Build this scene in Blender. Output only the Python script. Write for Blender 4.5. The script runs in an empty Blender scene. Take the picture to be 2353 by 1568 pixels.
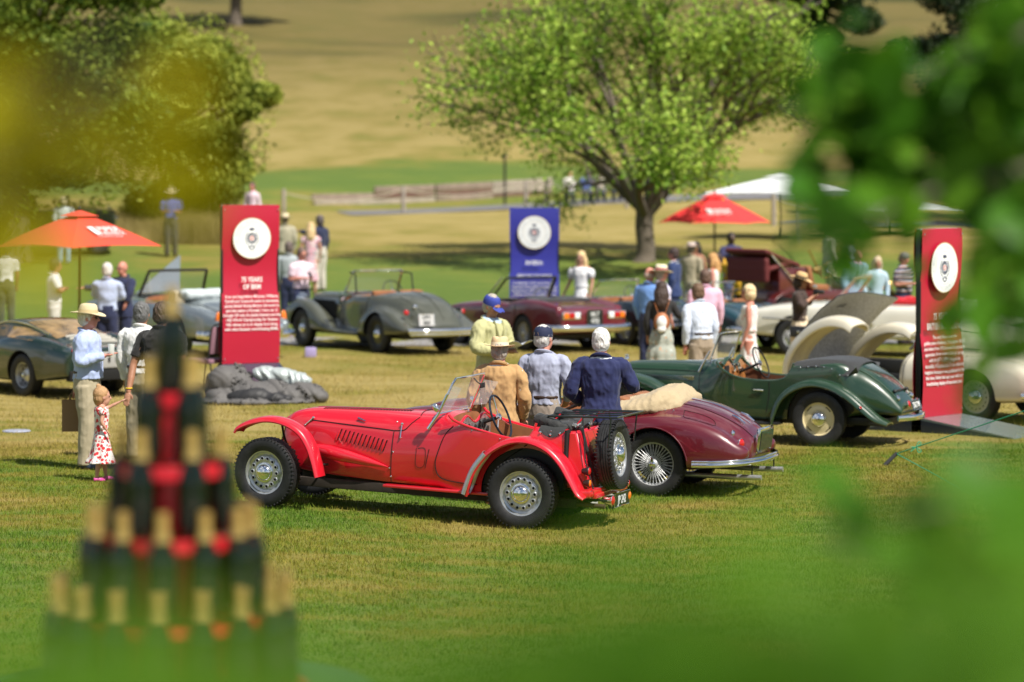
import bpy, bmesh, math, random
import numpy as np
from mathutils import Vector, Matrix, noise
from mathutils.bvhtree import BVHTree
R = math.radians
PI = math.pi
sc = bpy.context.scene
col = sc.collection
# ------------------------------------------------------------------ camera, world, sun, exposure
CAM_H = 3.34
FD = 6863.0                      # focal length in photo display pixels (2353 wide)
UC, VH = 1176.5, 397.0           # principal column, horizon row
cd = bpy.data.cameras.new('camera'); cam = bpy.data.objects.new('camera', cd); col.objects.link(cam)
cam.location = (0, 0, CAM_H); cam.rotation_euler = (R(90), 0, 0)
cd.lens = 105.0; cd.sensor_width = 36.0; cd.shift_y = -0.1645
cd.clip_start = 0.05; cd.clip_end = 1500
cd.dof.use_dof = True; cd.dof.focus_distance = 28.2; cd.dof.aperture_fstop = 1.45; cd.dof.aperture_blades = 0
sc.camera = cam
sc.render.resolution_x, sc.render.resolution_y = 1024, 682
SUN = Vector((0.43, -0.43, 0.79)).normalized()          # towards the sun
w = bpy.data.worlds.new('World'); sc.world = w; w.use_nodes = True
nt = w.node_tree; nt.nodes.clear()
sky = nt.nodes.new('ShaderNodeTexSky'); sky.sky_type = 'NISHITA'; sky.sun_disc = False
sky.sun_elevation = math.asin(SUN.z); sky.sun_rotation = math.atan2(SUN.x, SUN.y)
tc = nt.nodes.new('ShaderNodeTexCoord'); mp = nt.nodes.new('ShaderNodeMapping'); mp.inputs['Scale'].default_value = (1, 1, 2.6)
cn = nt.nodes.new('ShaderNodeTexNoise'); cn.inputs['Scale'].default_value = 2.3; cn.inputs['Detail'].default_value = 9; cn.inputs['Roughness'].default_value = .58
cr = nt.nodes.new('ShaderNodeValToRGB'); cr.color_ramp.elements[0].position = .50; cr.color_ramp.elements[1].position = .64
mx = nt.nodes.new('ShaderNodeMix'); mx.data_type = 'RGBA'; mx.inputs['B'].default_value = (9.5, 9.7, 10, 1)
bg = nt.nodes.new('ShaderNodeBackground'); bg.inputs['Strength'].default_value = 0.058
wo = nt.nodes.new('ShaderNodeOutputWorld')
nt.links.new(tc.outputs['Generated'], mp.inputs['Vector']); nt.links.new(mp.outputs[0], cn.inputs['Vector'])
nt.links.new(cn.outputs['Fac'], cr.inputs['Fac']); nt.links.new(cr.outputs['Color'], mx.inputs['Factor'])
nt.links.new(sky.outputs[0], mx.inputs['A']); nt.links.new(mx.outputs['Result'], bg.inputs['Color']); nt.links.new(bg.outputs[0], wo.inputs[0])
sd = bpy.data.lights.new('sun', 'SUN'); sd.energy = 5.0; sd.angle = R(0.53); sd.color = (1, .945, .85)
so = bpy.data.objects.new('sun', sd); col.objects.link(so); so.rotation_euler = SUN.to_track_quat('Z', 'Y').to_euler(); so.location = (20, -10, 40)
sc.view_settings.view_transform = 'Standard'; sc.view_settings.look = 'None'; sc.view_settings.exposure = 0.5; sc.view_settings.gamma = 1
sc.view_settings.use_curve_mapping = False
sc.cycles.max_bounces = 7; sc.cycles.transparent_max_bounces = 12; sc.cycles.caustics_reflective = False; sc.cycles.caustics_refractive = False

# ------------------------------------------------------------------ terrain
TZ = [(-40, 0), (60, 0), (65, .16), (70, .45), (75, .80), (80, 1.15), (92, 1.55), (105, 1.80), (115, 1.98), (130, 2.75), (150, 3.5),
      (180, 7.4), (220, 13.7), (260, 19.6), (350, 34), (450, 47), (800, 70)]
_tx = np.array([a for a, b in TZ], float); _tz = np.array([b for a, b in TZ], float)
def hz(X, Y):
    X = np.asarray(X, float); Y = np.asarray(Y, float)
    z = sum(np.interp(Y + d, _tx, _tz) for d in (-3, -1.5, 0, 1.5, 3)) / 5
    t = np.clip(-X / 2.6, 0, 1); t = t * t * (3 - 2 * t)
    k = np.clip((Y - 20) / 6, 0, 1) * np.clip((48 - Y) / 14, 0, 1)
    far = np.clip((Y - 60) / 60, 0, 1)
    return z + .10 * t * k + far * (.35 * np.sin(X * .11 + Y * .05) + .22 * np.sin(X * .23 - Y * .11)) * np.clip(.3 + (Y - 60) / 200, 0, 1)
def gz(x, y): return float(hz(x, y))
def wx(u, D): return (u - UC) * D / FD
def wz(v, D): return CAM_H - (v - VH) * D / FD

# ------------------------------------------------------------------ materials
MATS = {}
def mat(name, c, rough=.6, metal=0, coat=0, spec=.5, var=0, vscale=8, bump=0, bscale=60, trans=0, alpha=1, sheen=0, subs=0, emit=0, aniso=None):
    if name in MATS: return MATS[name]
    m = bpy.data.materials.new(name); m.use_nodes = True; t = m.node_tree; b = t.nodes['Principled BSDF']; MATS[name] = m
    b.inputs['Base Color'].default_value = (*c, 1); b.inputs['Roughness'].default_value = rough; b.inputs['Metallic'].default_value = metal
    b.inputs['Coat Weight'].default_value = coat; b.inputs['Coat Roughness'].default_value = .015; b.inputs['Specular IOR Level'].default_value = spec
    b.inputs['Transmission Weight'].default_value = trans; b.inputs['Alpha'].default_value = alpha; b.inputs['Sheen Weight'].default_value = sheen
    tcn = t.nodes.new('ShaderNodeTexCoord')
    mpn = t.nodes.new('ShaderNodeMapping'); t.links.new(tcn.outputs['Object'], mpn.inputs['Vector'])
    if aniso: mpn.inputs['Scale'].default_value = aniso
    if var:
        n = t.nodes.new('ShaderNodeTexNoise'); n.inputs['Scale'].default_value = vscale; n.inputs['Detail'].default_value = 5
        t.links.new(mpn.outputs[0], n.inputs['Vector'])
        r = t.nodes.new('ShaderNodeValToRGB'); r.color_ramp.elements[0].position = .3; r.color_ramp.elements[1].position = .7
        r.color_ramp.elements[0].color = (*[x * (1 - var) for x in c], 1); r.color_ramp.elements[1].color = (*[min(1, x * (1 + var)) for x in c], 1)
        t.links.new(n.outputs['Fac'], r.inputs['Fac']); t.links.new(r.outputs[0], b.inputs['Base Color'])
    if bump:
        n = t.nodes.new('ShaderNodeTexNoise'); n.inputs['Scale'].default_value = bscale; n.inputs['Detail'].default_value = 6
        t.links.new(mpn.outputs[0], n.inputs['Vector'])
        bp = t.nodes.new('ShaderNodeBump'); bp.inputs['Strength'].default_value = bump; bp.inputs['Distance'].default_value = .02
        t.links.new(n.outputs['Fac'], bp.inputs['Height']); t.links.new(bp.outputs[0], b.inputs['Normal'])
    return m
def paint(name, c, rough=.22):
    m = mat(name, c, rough=.34, coat=1.0, var=.06, vscale=3); m.node_tree.nodes['Principled BSDF'].inputs['Coat IOR'].default_value = 1.62; return m
CHROME = mat('chrome', (.86, .87, .88), .06, 1)
SILVER = mat('silver_paint', (.55, .56, .57), .3, .75, var=.1, vscale=30)
BLACK = mat('black_rubber', (.014, .014, .015), .62, var=.4, vscale=20, bump=.1, bscale=150)
DARK = mat('dark_metal', (.012, .012, .012), .5)
HOLE = mat('black_gap', (.004, .004, .004), .9)
GLASS = mat('clear_glass', (.95, .97, .97), .02, 0, alpha=.16, spec=.9)
LEATH = mat('tan_leather', (.30, .12, .05), .5, var=.2)
REDG = mat('red_lens', (.45, .01, .01), .12, coat=.6)
ORG = mat('orange_lens', (.75, .17, .01), .12, coat=.6)
WHITE = mat('white_plastic', (.8, .8, .8), .4)
BLKTX = mat('black_canvas', (.016, .017, .018), .75, bump=.3, bscale=40, sheen=.2)

# ------------------------------------------------------------------ object helpers
def link(name, data, parent=None):
    o = bpy.data.objects.new(name, data); col.objects.link(o)
    if parent is not None: o.parent = parent
    return o
def tag(o, label=None, cat=None, group=None, kind=None):
    if label: o['label'] = label
    if cat: o['category'] = cat
    if group: o['group'] = group
    if kind: o['kind'] = kind
    return o
def thing(name, label, cat, loc=(0, 0, 0), yaw=0, group=None, pitch=0):
    o = link(name, None); o.empty_display_size = .1; o.location = loc; o.rotation_euler = (0, R(pitch), R(yaw))
    return tag(o, label, cat, group)
def copy_tree(o, parent=None):
    c = o.copy(); col.objects.link(c); c.parent = parent
    for ch in list(o.children): copy_tree(ch, c)
    return c

class MB:
    def __init__(s): s.v = []; s.f = []; s.m = []
    def add(s, vs, fs, mi=0):
        o = len(s.v); s.v += [tuple(p) for p in vs]; s.f += [tuple(i + o for i in f) for f in fs]; s.m += [mi] * len(fs); return s
    def box(s, c, d, rot=None, mi=0, bev=0):
        x, y, z = [q / 2 for q in d]
        if bev:
            bm = bmesh.new(); bmesh.ops.create_cube(bm, size=1)
            for vv in bm.verts: vv.co = Vector((vv.co.x * d[0], vv.co.y * d[1], vv.co.z * d[2]))
            bmesh.ops.bevel(bm, geom=bm.edges[:] , offset=bev, segments=2, affect='EDGES', profile=.6)
            bm.verts.ensure_lookup_table(); P = [vv.co.copy() for vv in bm.verts]; Fs = [[q.index for q in f.verts] for f in bm.faces]; bm.free()
        else:
            P = [Vector((a * x, b * y, e * z)) for a in (-1, 1) for b in (-1, 1) for e in (-1, 1)]
            Fs = [(0, 1, 3, 2), (4, 6, 7, 5), (0, 4, 5, 1), (2, 3, 7, 6), (0, 2, 6, 4), (1, 5, 7, 3)]
        if rot is not None: P = [rot @ p for p in P]
        return s.add([p + Vector(c) for p in P], Fs, mi)
    def tube(s, pts, r, n=8, caps=True, mi=0, closed=False, flat=1.0, up=None):
        pts = [Vector(p) for p in pts]; k = len(pts); rr = r if hasattr(r, '__len__') else [r] * k
        vs = []; fs = []; prev = None
        for i, p in enumerate(pts):
            a = pts[(i - 1) % k] if (closed or i > 0) else p; b = pts[(i + 1) % k] if (closed or i < k - 1) else p
            t = (b - a); t = t.normalized() if t.length > 1e-9 else Vector((0, 0, 1))
            if prev is None:
                ref = Vector(up) if up else (Vector((0, 0, 1)) if abs(t.z) < .9 else Vector((1, 0, 0)))
                nn = (ref - t * ref.dot(t)).normalized()
            else:
                nn = prev - t * prev.dot(t); nn = nn.normalized() if nn.length > 1e-6 else prev
            prev = nn; bb = t.cross(nn)
            for j in range(n):
                q = 2 * PI * j / n; vs.append(p + nn * (math.cos(q) * rr[i]) + bb * (math.sin(q) * rr[i] * flat))
        for i in range(k if closed else k - 1):
            for j in range(n):
                a = i * n + j; b = i * n + (j + 1) % n; c2 = ((i + 1) % k) * n
                fs.append((a, b, c2 + (j + 1) % n, c2 + j))
        if caps and not closed: fs.append(tuple(range(n - 1, -1, -1))); fs.append(tuple((k - 1) * n + j for j in range(n)))
        return s.add(vs, fs, mi)
    def lathe(s, prof, n=24, M=None, mi=0, close=False):
        """prof [(r,h)] about local z, M places it"""
        vs = []; fs = []; k = len(prof)
        for (r, h) in prof:
            for j in range(n):
                q = 2 * PI * j / n; vs.append(Vector((r * math.cos(q), r * math.sin(q), h)))
        for i in range(k - 1 + (1 if close else 0)):
            for j in range(n):
                fs.append((i * n + j, i * n + (j + 1) % n, ((i + 1) % k) * n + (j + 1) % n, ((i + 1) % k) * n + j))
        if M is not None: vs = [M @ p for p in vs]
        return s.add(vs, fs, mi)
    def ell(s, c, r, n=16, m=10, rot=None, mi=0):
        vs = []; fs = []
        for i in range(m + 1):
            a = PI * i / m
            for j in range(n):
                q = 2 * PI * j / n; p = Vector((r[0] * math.sin(a) * math.cos(q), r[1] * math.sin(a) * math.sin(q), r[2] * math.cos(a)))
                if rot is not None: p = rot @ p
                vs.append(p + Vector(c))
        for i in range(m):
            for j in range(n): fs.append((i * n + j, (i + 1) * n + j, (i + 1) * n + (j + 1) % n, i * n + (j + 1) % n))
        return s.add(vs, fs, mi)
    def grid(s, rows, mi=0, closed=False, cap=False):
        k = len(rows); n = len(rows[0]); vs = [p for r_ in rows for p in r_]; fs = []
        for i in range(k - 1):
            for j in range(n if closed else n - 1): fs.append((i * n + j, i * n + (j + 1) % n, (i + 1) * n + (j + 1) % n, (i + 1) * n + j))
        if cap: fs.append(tuple(range(n - 1, -1, -1))); fs.append(tuple((k - 1) * n + j for j in range(n)))
        return s.add(vs, fs, mi)
    def mesh(s, name, mats, smooth=40):
        me = bpy.data.meshes.new(name); me.from_pydata([tuple(p) for p in s.v], [], s.f)
        for m in (mats if isinstance(mats, (list, tuple)) else [mats]): me.materials.append(m)
        me.polygons.foreach_set('material_index', s.m)
        if smooth: shade(me, smooth)
        return me
    def build(s, name, mats, parent=None, smooth=40, loc=None):
        bm_fix(s); o = link(name, s.mesh(name, mats, smooth), parent)
        if loc is not None: o.location = loc
        return o
def bm_fix(s): pass
def shade(me, ang=40):
    me.polygons.foreach_set('use_smooth', [True] * len(me.polygons))
    if ang < 180: me.set_sharp_from_angle(angle=R(ang))
def catmull(P, n):
    P = [np.array(p, float) for p in P]; out = []
    for i in range(len(P) - 1):
        a = P[i - 1] if i > 0 else 2 * P[0] - P[1]; b = P[i]; c = P[i + 1]; d = P[i + 2] if i + 2 < len(P) else 2 * P[-1] - P[-2]
        for k in range(n):
            t = k / n; out.append(.5 * ((2 * b) + (c - a) * t + (2 * a - 5 * b + 4 * c - d) * t * t + (3 * b - a - 3 * c + d) * t ** 3))
    out.append(P[-1]); return out
def sm(P, n=4): return [Vector(tuple(p)) for p in catmull(P, n)]
MY = Matrix.Rotation(-PI / 2, 4, 'X')      # lathe axis z -> +y
def AX(pos, d):  # matrix taking local z to direction d at pos
    return Matrix.Translation(Vector(pos)) @ Vector(d).normalized().to_track_quat('Z', 'Y').to_matrix().to_4x4()
def fuse(mb, name, mats, voxel=.02, smooth=6, fac=.5, ang=180):
    me = mb.mesh(name + '_src', mats, 0); o = bpy.data.objects.new('tmp', me); col.objects.link(o)
    r = o.modifiers.new('r', 'REMESH'); r.mode = 'VOXEL'; r.voxel_size = voxel
    if smooth: q = o.modifiers.new('s', 'SMOOTH'); q.iterations = smooth; q.factor = fac
    dg = bpy.context.evaluated_depsgraph_get(); m2 = bpy.data.meshes.new_from_object(o.evaluated_get(dg)); m2.name = name
    bpy.data.objects.remove(o); bpy.data.meshes.remove(me)
    m2.materials.clear()
    for m in (mats if isinstance(mats, (list, tuple)) else [mats]): m2.materials.append(m)
    shade(m2, ang); return m2
def cut(me, cutters, name):
    """subtract list of (MB, material); faces made by the cutter carry its material"""
    o = bpy.data.objects.new('tmp', me); col.objects.link(o); tmp = [o]
    for mb, m in cutters:
        bm = bmesh.new(); cm = mb.mesh('c', m, 0); bm.from_mesh(cm); bmesh.ops.recalc_face_normals(bm, faces=bm.faces); bm.to_mesh(cm); bm.free()
        c = bpy.data.objects.new('cut', cm); col.objects.link(c); tmp.append(c)
        b = o.modifiers.new('b', 'BOOLEAN'); b.operation = 'DIFFERENCE'; b.object = c; b.solver = 'EXACT'; b.material_mode = 'TRANSFER'
    dg = bpy.context.evaluated_depsgraph_get(); m2 = bpy.data.meshes.new_from_object(o.evaluated_get(dg)); m2.name = name
    for t in tmp: bpy.data.objects.remove(t)
    shade(m2, 35); return m2
def bvh(me):
    return BVHTree.FromPolygons([v.co for v in me.vertices], [tuple(p.vertices) for p in me.polygons])
def on_side(b, x, z, s=1, off=.002):
    h = b.ray_cast(Vector((x, s * 3, z)), Vector((0, -s, 0)))
    if h[0] is None: return None
    return h[0] + h[1] * off
def on_top(b, x, y, off=.002):
    h = b.ray_cast(Vector((x, y, 4)), Vector((0, 0, -1)))
    return None if h[0] is None else h[0] + h[1] * off
def on_back(b, y, z, off=.002, s=-1):
    h = b.ray_cast(Vector((s * 5, y, z)), Vector((-s, 0, 0)))
    return None if h[0] is None else h[0] + h[1] * off
def line_on(b, pts, fn, r=.004, n=8, m=HOLE, name='shut_line', parent=None, mb=None, mi=0):
    P = [fn(b, p[0], p[1]) for p in catmull(pts, n)]; P = [p for p in P if p is not None]
    if len(P) < 2: return None
    if mb is not None: mb.tube(P, r, 5, mi=mi); return None
    return MB().tube(P, r, 5).build(name, m, parent)
def text(s, size, m, name='lettering', parent=None, M=None, align='CENTER', bold=0, extr=.002, space=1, wsc=1, line=1, shear=0):
    c = bpy.data.curves.new(name, 'FONT'); c.body = s; c.size = size; c.align_x = align; c.offset = bold; c.extrude = extr
    c.space_character = space; c.space_line = line; c.shear = shear; c.resolution_u = 2
    o = bpy.data.objects.new('tmp', c); col.objects.link(o)
    dg = bpy.context.evaluated_depsgraph_get(); me = bpy.data.meshes.new_from_object(o.evaluated_get(dg)); me.name = name
    bpy.data.objects.remove(o); bpy.data.curves.remove(c)
    if wsc != 1: me.transform(Matrix.Diagonal((wsc, 1, 1, 1)))
    if M is not None: me.transform(M)
    me.materials.clear(); me.materials.append(m)
    return link(name, me, parent)
def add_text(mb, s, size, M, mi=0, **k):
    o = text(s, size, WHITE, 't', None, M, **k); me = o.data
    mb.add([v.co for v in me.vertices], [tuple(p.vertices) for p in me.polygons], mi)
    bpy.data.objects.remove(o); bpy.data.meshes.remove(me)
def displ(me, amp, sc_, seed=0):
    n = len(me.vertices); no = [v.normal.copy() for v in me.vertices]
    for i, v in enumerate(me.vertices):
        p = v.co; q = noise.noise(Vector((p.x * sc_[0] + seed, p.y * sc_[1] + seed * 2, p.z * sc_[2])))
        q2 = noise.noise(Vector((p.x * sc_[0] * 2.7 + seed, p.y * sc_[1] * 2.7, p.z * sc_[2] * 2.2 + 3)))
        q = 1 - abs(q) * 2.2 + .45 * (1 - abs(q2) * 2.6)
        v.co = p + no[i] * (q * amp)
# ------------------------------------------------------------------ ground
def nodes(m): t = m.node_tree; return t, t.nodes, t.links, t.nodes['Principled BSDF']
def grass_mat(name, blade=False):
    m = bpy.data.materials.new(name); m.use_nodes = True; t, N, L, b = nodes(m)
    geo = N.new('ShaderNodeNewGeometry'); sp = N.new('ShaderNodeSeparateXYZ'); L.new(geo.outputs['Position'], sp.inputs[0])
    def noi(scale, det=5, st=(1, 1, 1), rough=.55):
        mp = N.new('ShaderNodeMapping'); mp.inputs['Scale'].default_value = st; L.new(geo.outputs['Position'], mp.inputs['Vector'])
        n = N.new('ShaderNodeTexNoise'); n.inputs['Scale'].default_value = scale; n.inputs['Detail'].default_value = det; n.inputs['Roughness'].default_value = rough
        L.new(mp.outputs[0], n.inputs['Vector']); return n.outputs['Fac']
    def math_(op, a, b_=None, cl=False):
        n = N.new('ShaderNodeMath'); n.operation = op; n.use_clamp = cl
        for i, q in enumerate((a, b_)):
            if q is None: continue
            if isinstance(q, (int, float)): n.inputs[i].default_value = q
            else: L.new(q, n.inputs[i])
        return n.outputs[0]
    def ramp(fac, els):
        r = N.new('ShaderNodeValToRGB'); e = r.color_ramp.elements
        while len(e) < len(els): e.new(.5)
        for q, (p, c) in zip(e, els): q.position = p; q.color = (*c, 1) if len(c) == 3 else c
        L.new(fac, r.inputs['Fac']); return r.outputs['Color']
    def mix(f, a, c):
        n = N.new('ShaderNodeMix'); n.data_type = 'RGBA'
        if isinstance(f, (int, float)): n.inputs['Factor'].default_value = f
        else: L.new(f, n.inputs['Factor'])
        for k_, q in (('A', a), ('B', c)):
            if isinstance(q, tuple): n.inputs[k_].default_value = (*q, 1)
            else: L.new(q, n.inputs[k_])
        return n.outputs['Result']
    X, Y = sp.outputs['X'], sp.outputs['Y']
    big = noi(.28, 6); mid = noi(1.3, 6, (.6, 1.5, 1)); fine = noi(14, 8, (1, 1, 1), .7); vf = noi(70, 4)
    # dryness value 0 green .. 1 straw
    wob = math_('MULTIPLY', math_('SUBTRACT', big, .5), 26.0)
    Yw = math_('ADD', Y, math_('MULTIPLY', math_('SUBTRACT', noi(.12, 5), .5), 16.0))
    r = N.new('ShaderNodeValToRGB'); e = r.color_ramp.elements
    stops = [(0, .12), (20, .27), (24, .40), (27.5, .50), (31, .52), (33.5, .72), (42, .95), (55, .80), (60, .28), (66, .05), (76, .05), (81, .6), (88, .88), (112, .95), (123, .5), (130, .08), (146, .1), (152, .9), (200, .85), (212, .62), (240, .7), (290, .5), (400, .45)]
    while len(e) < len(stops): e.new(.5)
    for q, (p, v) in zip(e, stops): q.position = p / 400; q.color = (v, v, v, 1)
    # the wobble is small in the near field so distances hold
    yb = math_('MULTIPLY', Y, 1 / 400.0); wobf = math_('MULTIPLY', math_('MULTIPLY', math_('SUBTRACT', noi(.09, 5), .5), .055), 1.0)
    L.new(math_('ADD', yb, wobf), r.inputs['Fac']); dry = r.outputs['Color']
    xr = math_('MULTIPLY', math_('MAXIMUM', math_('ADD', X, -.4), 0.0), .055)          # greener to the right
    near = math_('LESS_THAN', Y, 37.0)
    dry2 = math_('SUBTRACT', dry, math_('MULTIPLY', xr, near))
    dry3 = math_('ADD', dry2, math_('MULTIPLY', math_('SUBTRACT', big, .5), 1.5))
    dry4 = math_('ADD', dry3, math_('MULTIPLY', math_('SUBTRACT', mid, .5), 1.25))
    dry5 = math_('ADD', dry4, math_('MULTIPLY', math_('SUBTRACT', fine, .5), .55 if not blade else 1.3), cl=True)
    c = ramp(dry5, [(0, (.060, .140, .013)), (.3, (.100, .170, .016)), (.55, (.175, .180, .022)), (.8, (.270, .212, .050)), (1, (.370, .288, .098))])
    c2 = mix(math_('MULTIPLY', vf, .45), c, ramp(vf, [(.3, (.06, .06, .02)), (.7, (.42, .36, .17))])) if not blade else c
    # the hill is a duller brown with broad dark green patches
    mr = N.new('ShaderNodeMapRange'); mr.inputs['From Min'].default_value = 140; mr.inputs['From Max'].default_value = 215; L.new(Y, mr.inputs['Value'])
    c2 = mix(math_('MULTIPLY', mr.outputs[0], .80), c2, (.125, .098, .036))
    hp_ = noi(.045, 6, (1, 2.2, 1)); hf = N.new('ShaderNodeMapRange'); hf.inputs['From Min'].default_value = .50; hf.inputs['From Max'].default_value = .66; L.new(hp_, hf.inputs['Value'])
    mr2 = N.new('ShaderNodeMapRange'); mr2.inputs['From Min'].default_value = 165; mr2.inputs['From Max'].default_value = 235; L.new(Y, mr2.inputs['Value'])
    c2 = mix(math_('MULTIPLY', math_('MULTIPLY', hf.outputs[0], mr2.outputs[0]), .85), c2, (.030, .042, .012))
    L.new(c2, b.inputs['Base Color']); b.inputs['Roughness'].default_value = .75; b.inputs['Specular IOR Level'].default_value = .08
    if not blade:
        bp = N.new('ShaderNodeBump'); bp.inputs['Strength'].default_value = .7; bp.inputs['Distance'].default_value = .05
        L.new(noi(25, 6, (1, 1, 1), .7), bp.inputs['Height']); L.new(bp.outputs[0], b.inputs['Normal'])
    else:
        b.inputs['Subsurface Weight'].default_value = 0
    MATS[name] = m; return m
GRASS = grass_mat('lawn_ground'); BLADE = grass_mat('grass_blades', True)
ys = np.concatenate([np.arange(-40, 20, 4), np.arange(20, 60, .8), np.arange(60, 130, 1.6), np.arange(130, 300, 4), np.arange(300, 820, 20)])
xs = np.concatenate([-np.geomspace(400, 14, 18), np.arange(-12, 12.1, .8), np.geomspace(14, 400, 18)])
XX, YY = np.meshgrid(xs, ys); ZZ = hz(XX, YY)
# soft lumps
lump = .03 * np.sin(XX * 1.1 + 2 * np.sin(YY * .6)) * np.sin(YY * .9 + XX * .4) * np.clip((YY - 34) / 8, 0, 1); ZZ = ZZ + lump * (YY < 150)
vs = np.stack([XX, YY, ZZ], -1).reshape(-1, 3); n_ = len(xs)
fs = [(i * n_ + j, i * n_ + j + 1, (i + 1) * n_ + j + 1, (i + 1) * n_ + j) for i in range(len(ys) - 1) for j in range(n_ - 1)]
me = bpy.data.meshes.new('lawn'); me.from_pydata(vs.tolist(), [], fs); me.materials.append(GRASS); shade(me, 180)
tag(link('lawn', me), kind='structure')
# blades
rng = np.random.default_rng(4)
def blades(n, y0, y1, hmin, hmax, wid, name):
    Y = y0 + (y1 - y0) * rng.random(n) ** .8; hw = Y * 1176.5 / FD * 1.12 + .3; X = (rng.random(n) * 2 - 1) * hw
    # clumping
    keep = (np.sin(X * 9 + 3 * np.sin(Y * 7)) + np.sin(Y * 11 + 2 * np.sin(X * 6)) + rng.random(n) * 3.2) > .3
    X, Y = X[keep], Y[keep]; n = len(X); Z = hz(X, Y); a = rng.random(n) * 2 * PI; h = (hmin + (hmax - hmin) * rng.random(n) ** 2)
    lean = (rng.random(n) * .9) * h; la = rng.random(n) * 2 * PI
    ww = wid * (.6 + .8 * rng.random(n)); dx, dy = np.cos(a) * ww, np.sin(a) * ww
    P = np.empty((n, 3, 3)); P[:, 0] = np.stack([X - dx, Y - dy, Z - .004], -1); P[:, 1] = np.stack([X + dx, Y + dy, Z - .004], -1)
    P[:, 2] = np.stack([X + lean * np.cos(la), Y + lean * np.sin(la), Z + h], -1)
    me = bpy.data.meshes.new(name); me.vertices.add(3 * n); me.vertices.foreach_set('co', P.reshape(-1)); me.loops.add(3 * n); me.loops.foreach_set('vertex_index', np.arange(3 * n, dtype=np.int32))
    me.polygons.add(n); me.polygons.foreach_set('loop_start', np.arange(0, 3 * n, 3, dtype=np.int32)); me.polygons.foreach_set('loop_total', np.full(n, 3, dtype=np.int32))
    me.update(calc_edges=True); me.materials.append(BLADE)
    return me
o = link('grass', blades(520000, 18.5, 36, .014, .050, .0036, 'grass')); tag(o, 'short mown grass, half green and half straw, on the lawn around the red roadster', 'grass', kind='stuff')
o = link('dry_grass', blades(200000, 34, 60, .02, .06, .0045, 'dry_grass')); tag(o, 'dry straw coloured grass of the lawn further back between the parked cars', 'grass', kind='stuff')
# tarmac track behind the second row of cars
tar = mat('tarmac', (.26, .25, .26), .85, var=.12, vscale=3, bump=.2, bscale=40)
def strip(name, pts, wid, m, off=.012, kind='structure', label=None):
    mb = MB(); rows = []
    P = catmull(pts, 8)
    for i, p in enumerate(P):
        q = P[min(i + 1, len(P) - 1)] - P[max(i - 1, 0)]; q = q / np.linalg.norm(q); nx, ny = -q[1], q[0]
        rows.append([Vector((p[0] + nx * k, p[1] + ny * k, gz(p[0] + nx * k, p[1] + ny * k) + off)) for k in np.linspace(-wid / 2, wid / 2, 5)])
    o = mb.grid(rows).build(name, m, smooth=180); tag(o, label, kind=kind); return o
strip('track', [(-30, 59.6), (-8, 58.9), (0, 58.6), (8, 59.3), (30, 61)], 2.3, tar)
tarD = mat('dark_tarmac', (.16, .155, .16), .85, var=.15, vscale=2)
strip('path', [(9.5, 101), (15, 98), (22, 94), (32, 90), (50, 85)], 3.2, tarD, .03)
strip('gravel_path', [(-6.5, 115.5), (2, 117.5), (8, 118), (16, 119)], 3.5, tarD, .03)
# ------------------------------------------------------------------ car kit
PROF = {
 'round': [(0, 0), (.70, 0), (.93, .06), (1, .30), (.985, .55), (.90, .80), (.66, .95), (.32, 1.0), (0, 1.01)],
 'slab':  [(0, 0), (.84, 0), (.985, .05), (1, .28), (.995, .60), (.96, .86), (.80, .965), (.40, 1.0), (0, 1.01)],
 'tub':   [(0, 0), (.90, 0), (.99, .03), (1, .30), (.99, .70), (.965, .93), (.86, .99), (.45, 1.0), (0, 1.0)],
 'arch':  [(0, 0), (.80, 0), (.97, .04), (1, .30), (.97, .55), (.86, .78), (.62, .93), (.32, .99), (0, 1.0)],
}
def loft(mb, st, sub=5, psub=3, yo=0, mi=0):
    """st: (x, zb, zt, halfwidth, profile) along x; yo offset in y"""
    rows = []
    S = catmull([(s[0], s[1], s[2], s[3]) for s in st], sub); 
    for i, s in enumerate(S):
        k = min(i // sub, len(st) - 2); t = i / sub - k; A, B = PROF[st[k][4]], PROF[st[min(k + 1, len(st) - 1)][4]]
        pr = [((1 - t) * a[0] + t * b[0], (1 - t) * a[1] + t * b[1]) for a, b in zip(A, B)]
        pr = catmull(pr, psub); h = s[2] - s[1]
        half = [(p[0] * s[3], s[1] + p[1] * h) for p in pr]
        ring = half + [(-y, z) for y, z in half[-2:0:-1]]
        rows.append([Vector((s[0], yo + y, z)) for y, z in ring])
    return mb.grid(rows, mi, closed=True, cap=True)
def fender(mb, path, sub=5, th=.012, mi=0, seg=9, drop=.6, sides=1):
    """path (x,z,y0,y1,bulge): shell arch swept in the xz plane, bulging along its outward normal"""
    P = catmull(path, sub); rows = []
    for i, p in enumerate(P):
        q = P[min(i + 1, len(P) - 1)] - P[max(i - 1, 0)]; t = np.array([q[0], q[1]]); t /= np.linalg.norm(t); nx, nz = t[1], -t[0]
        if nz < 0 and abs(nz) > .9: pass
        out = []; inn = []
        for k in range(seg + 1):
            a = PI * k / seg; yy = (p[2] + p[3]) / 2 - math.cos(a) * (p[3] - p[2]) / 2; b = (math.sin(a) ** drop) * p[4]
            out.append(Vector((p[0] + nx * b, yy, p[1] + nz * b)))
            b2 = b - th; yy2 = (p[2] + p[3]) / 2 - math.cos(a) * ((p[3] - p[2]) / 2 - th)
            inn.append(Vector((p[0] + nx * b2, yy2, p[1] + nz * b2)))
        rows.append(out + inn[::-1])
    return mb.grid(rows, mi, closed=True, cap=True)
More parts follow.
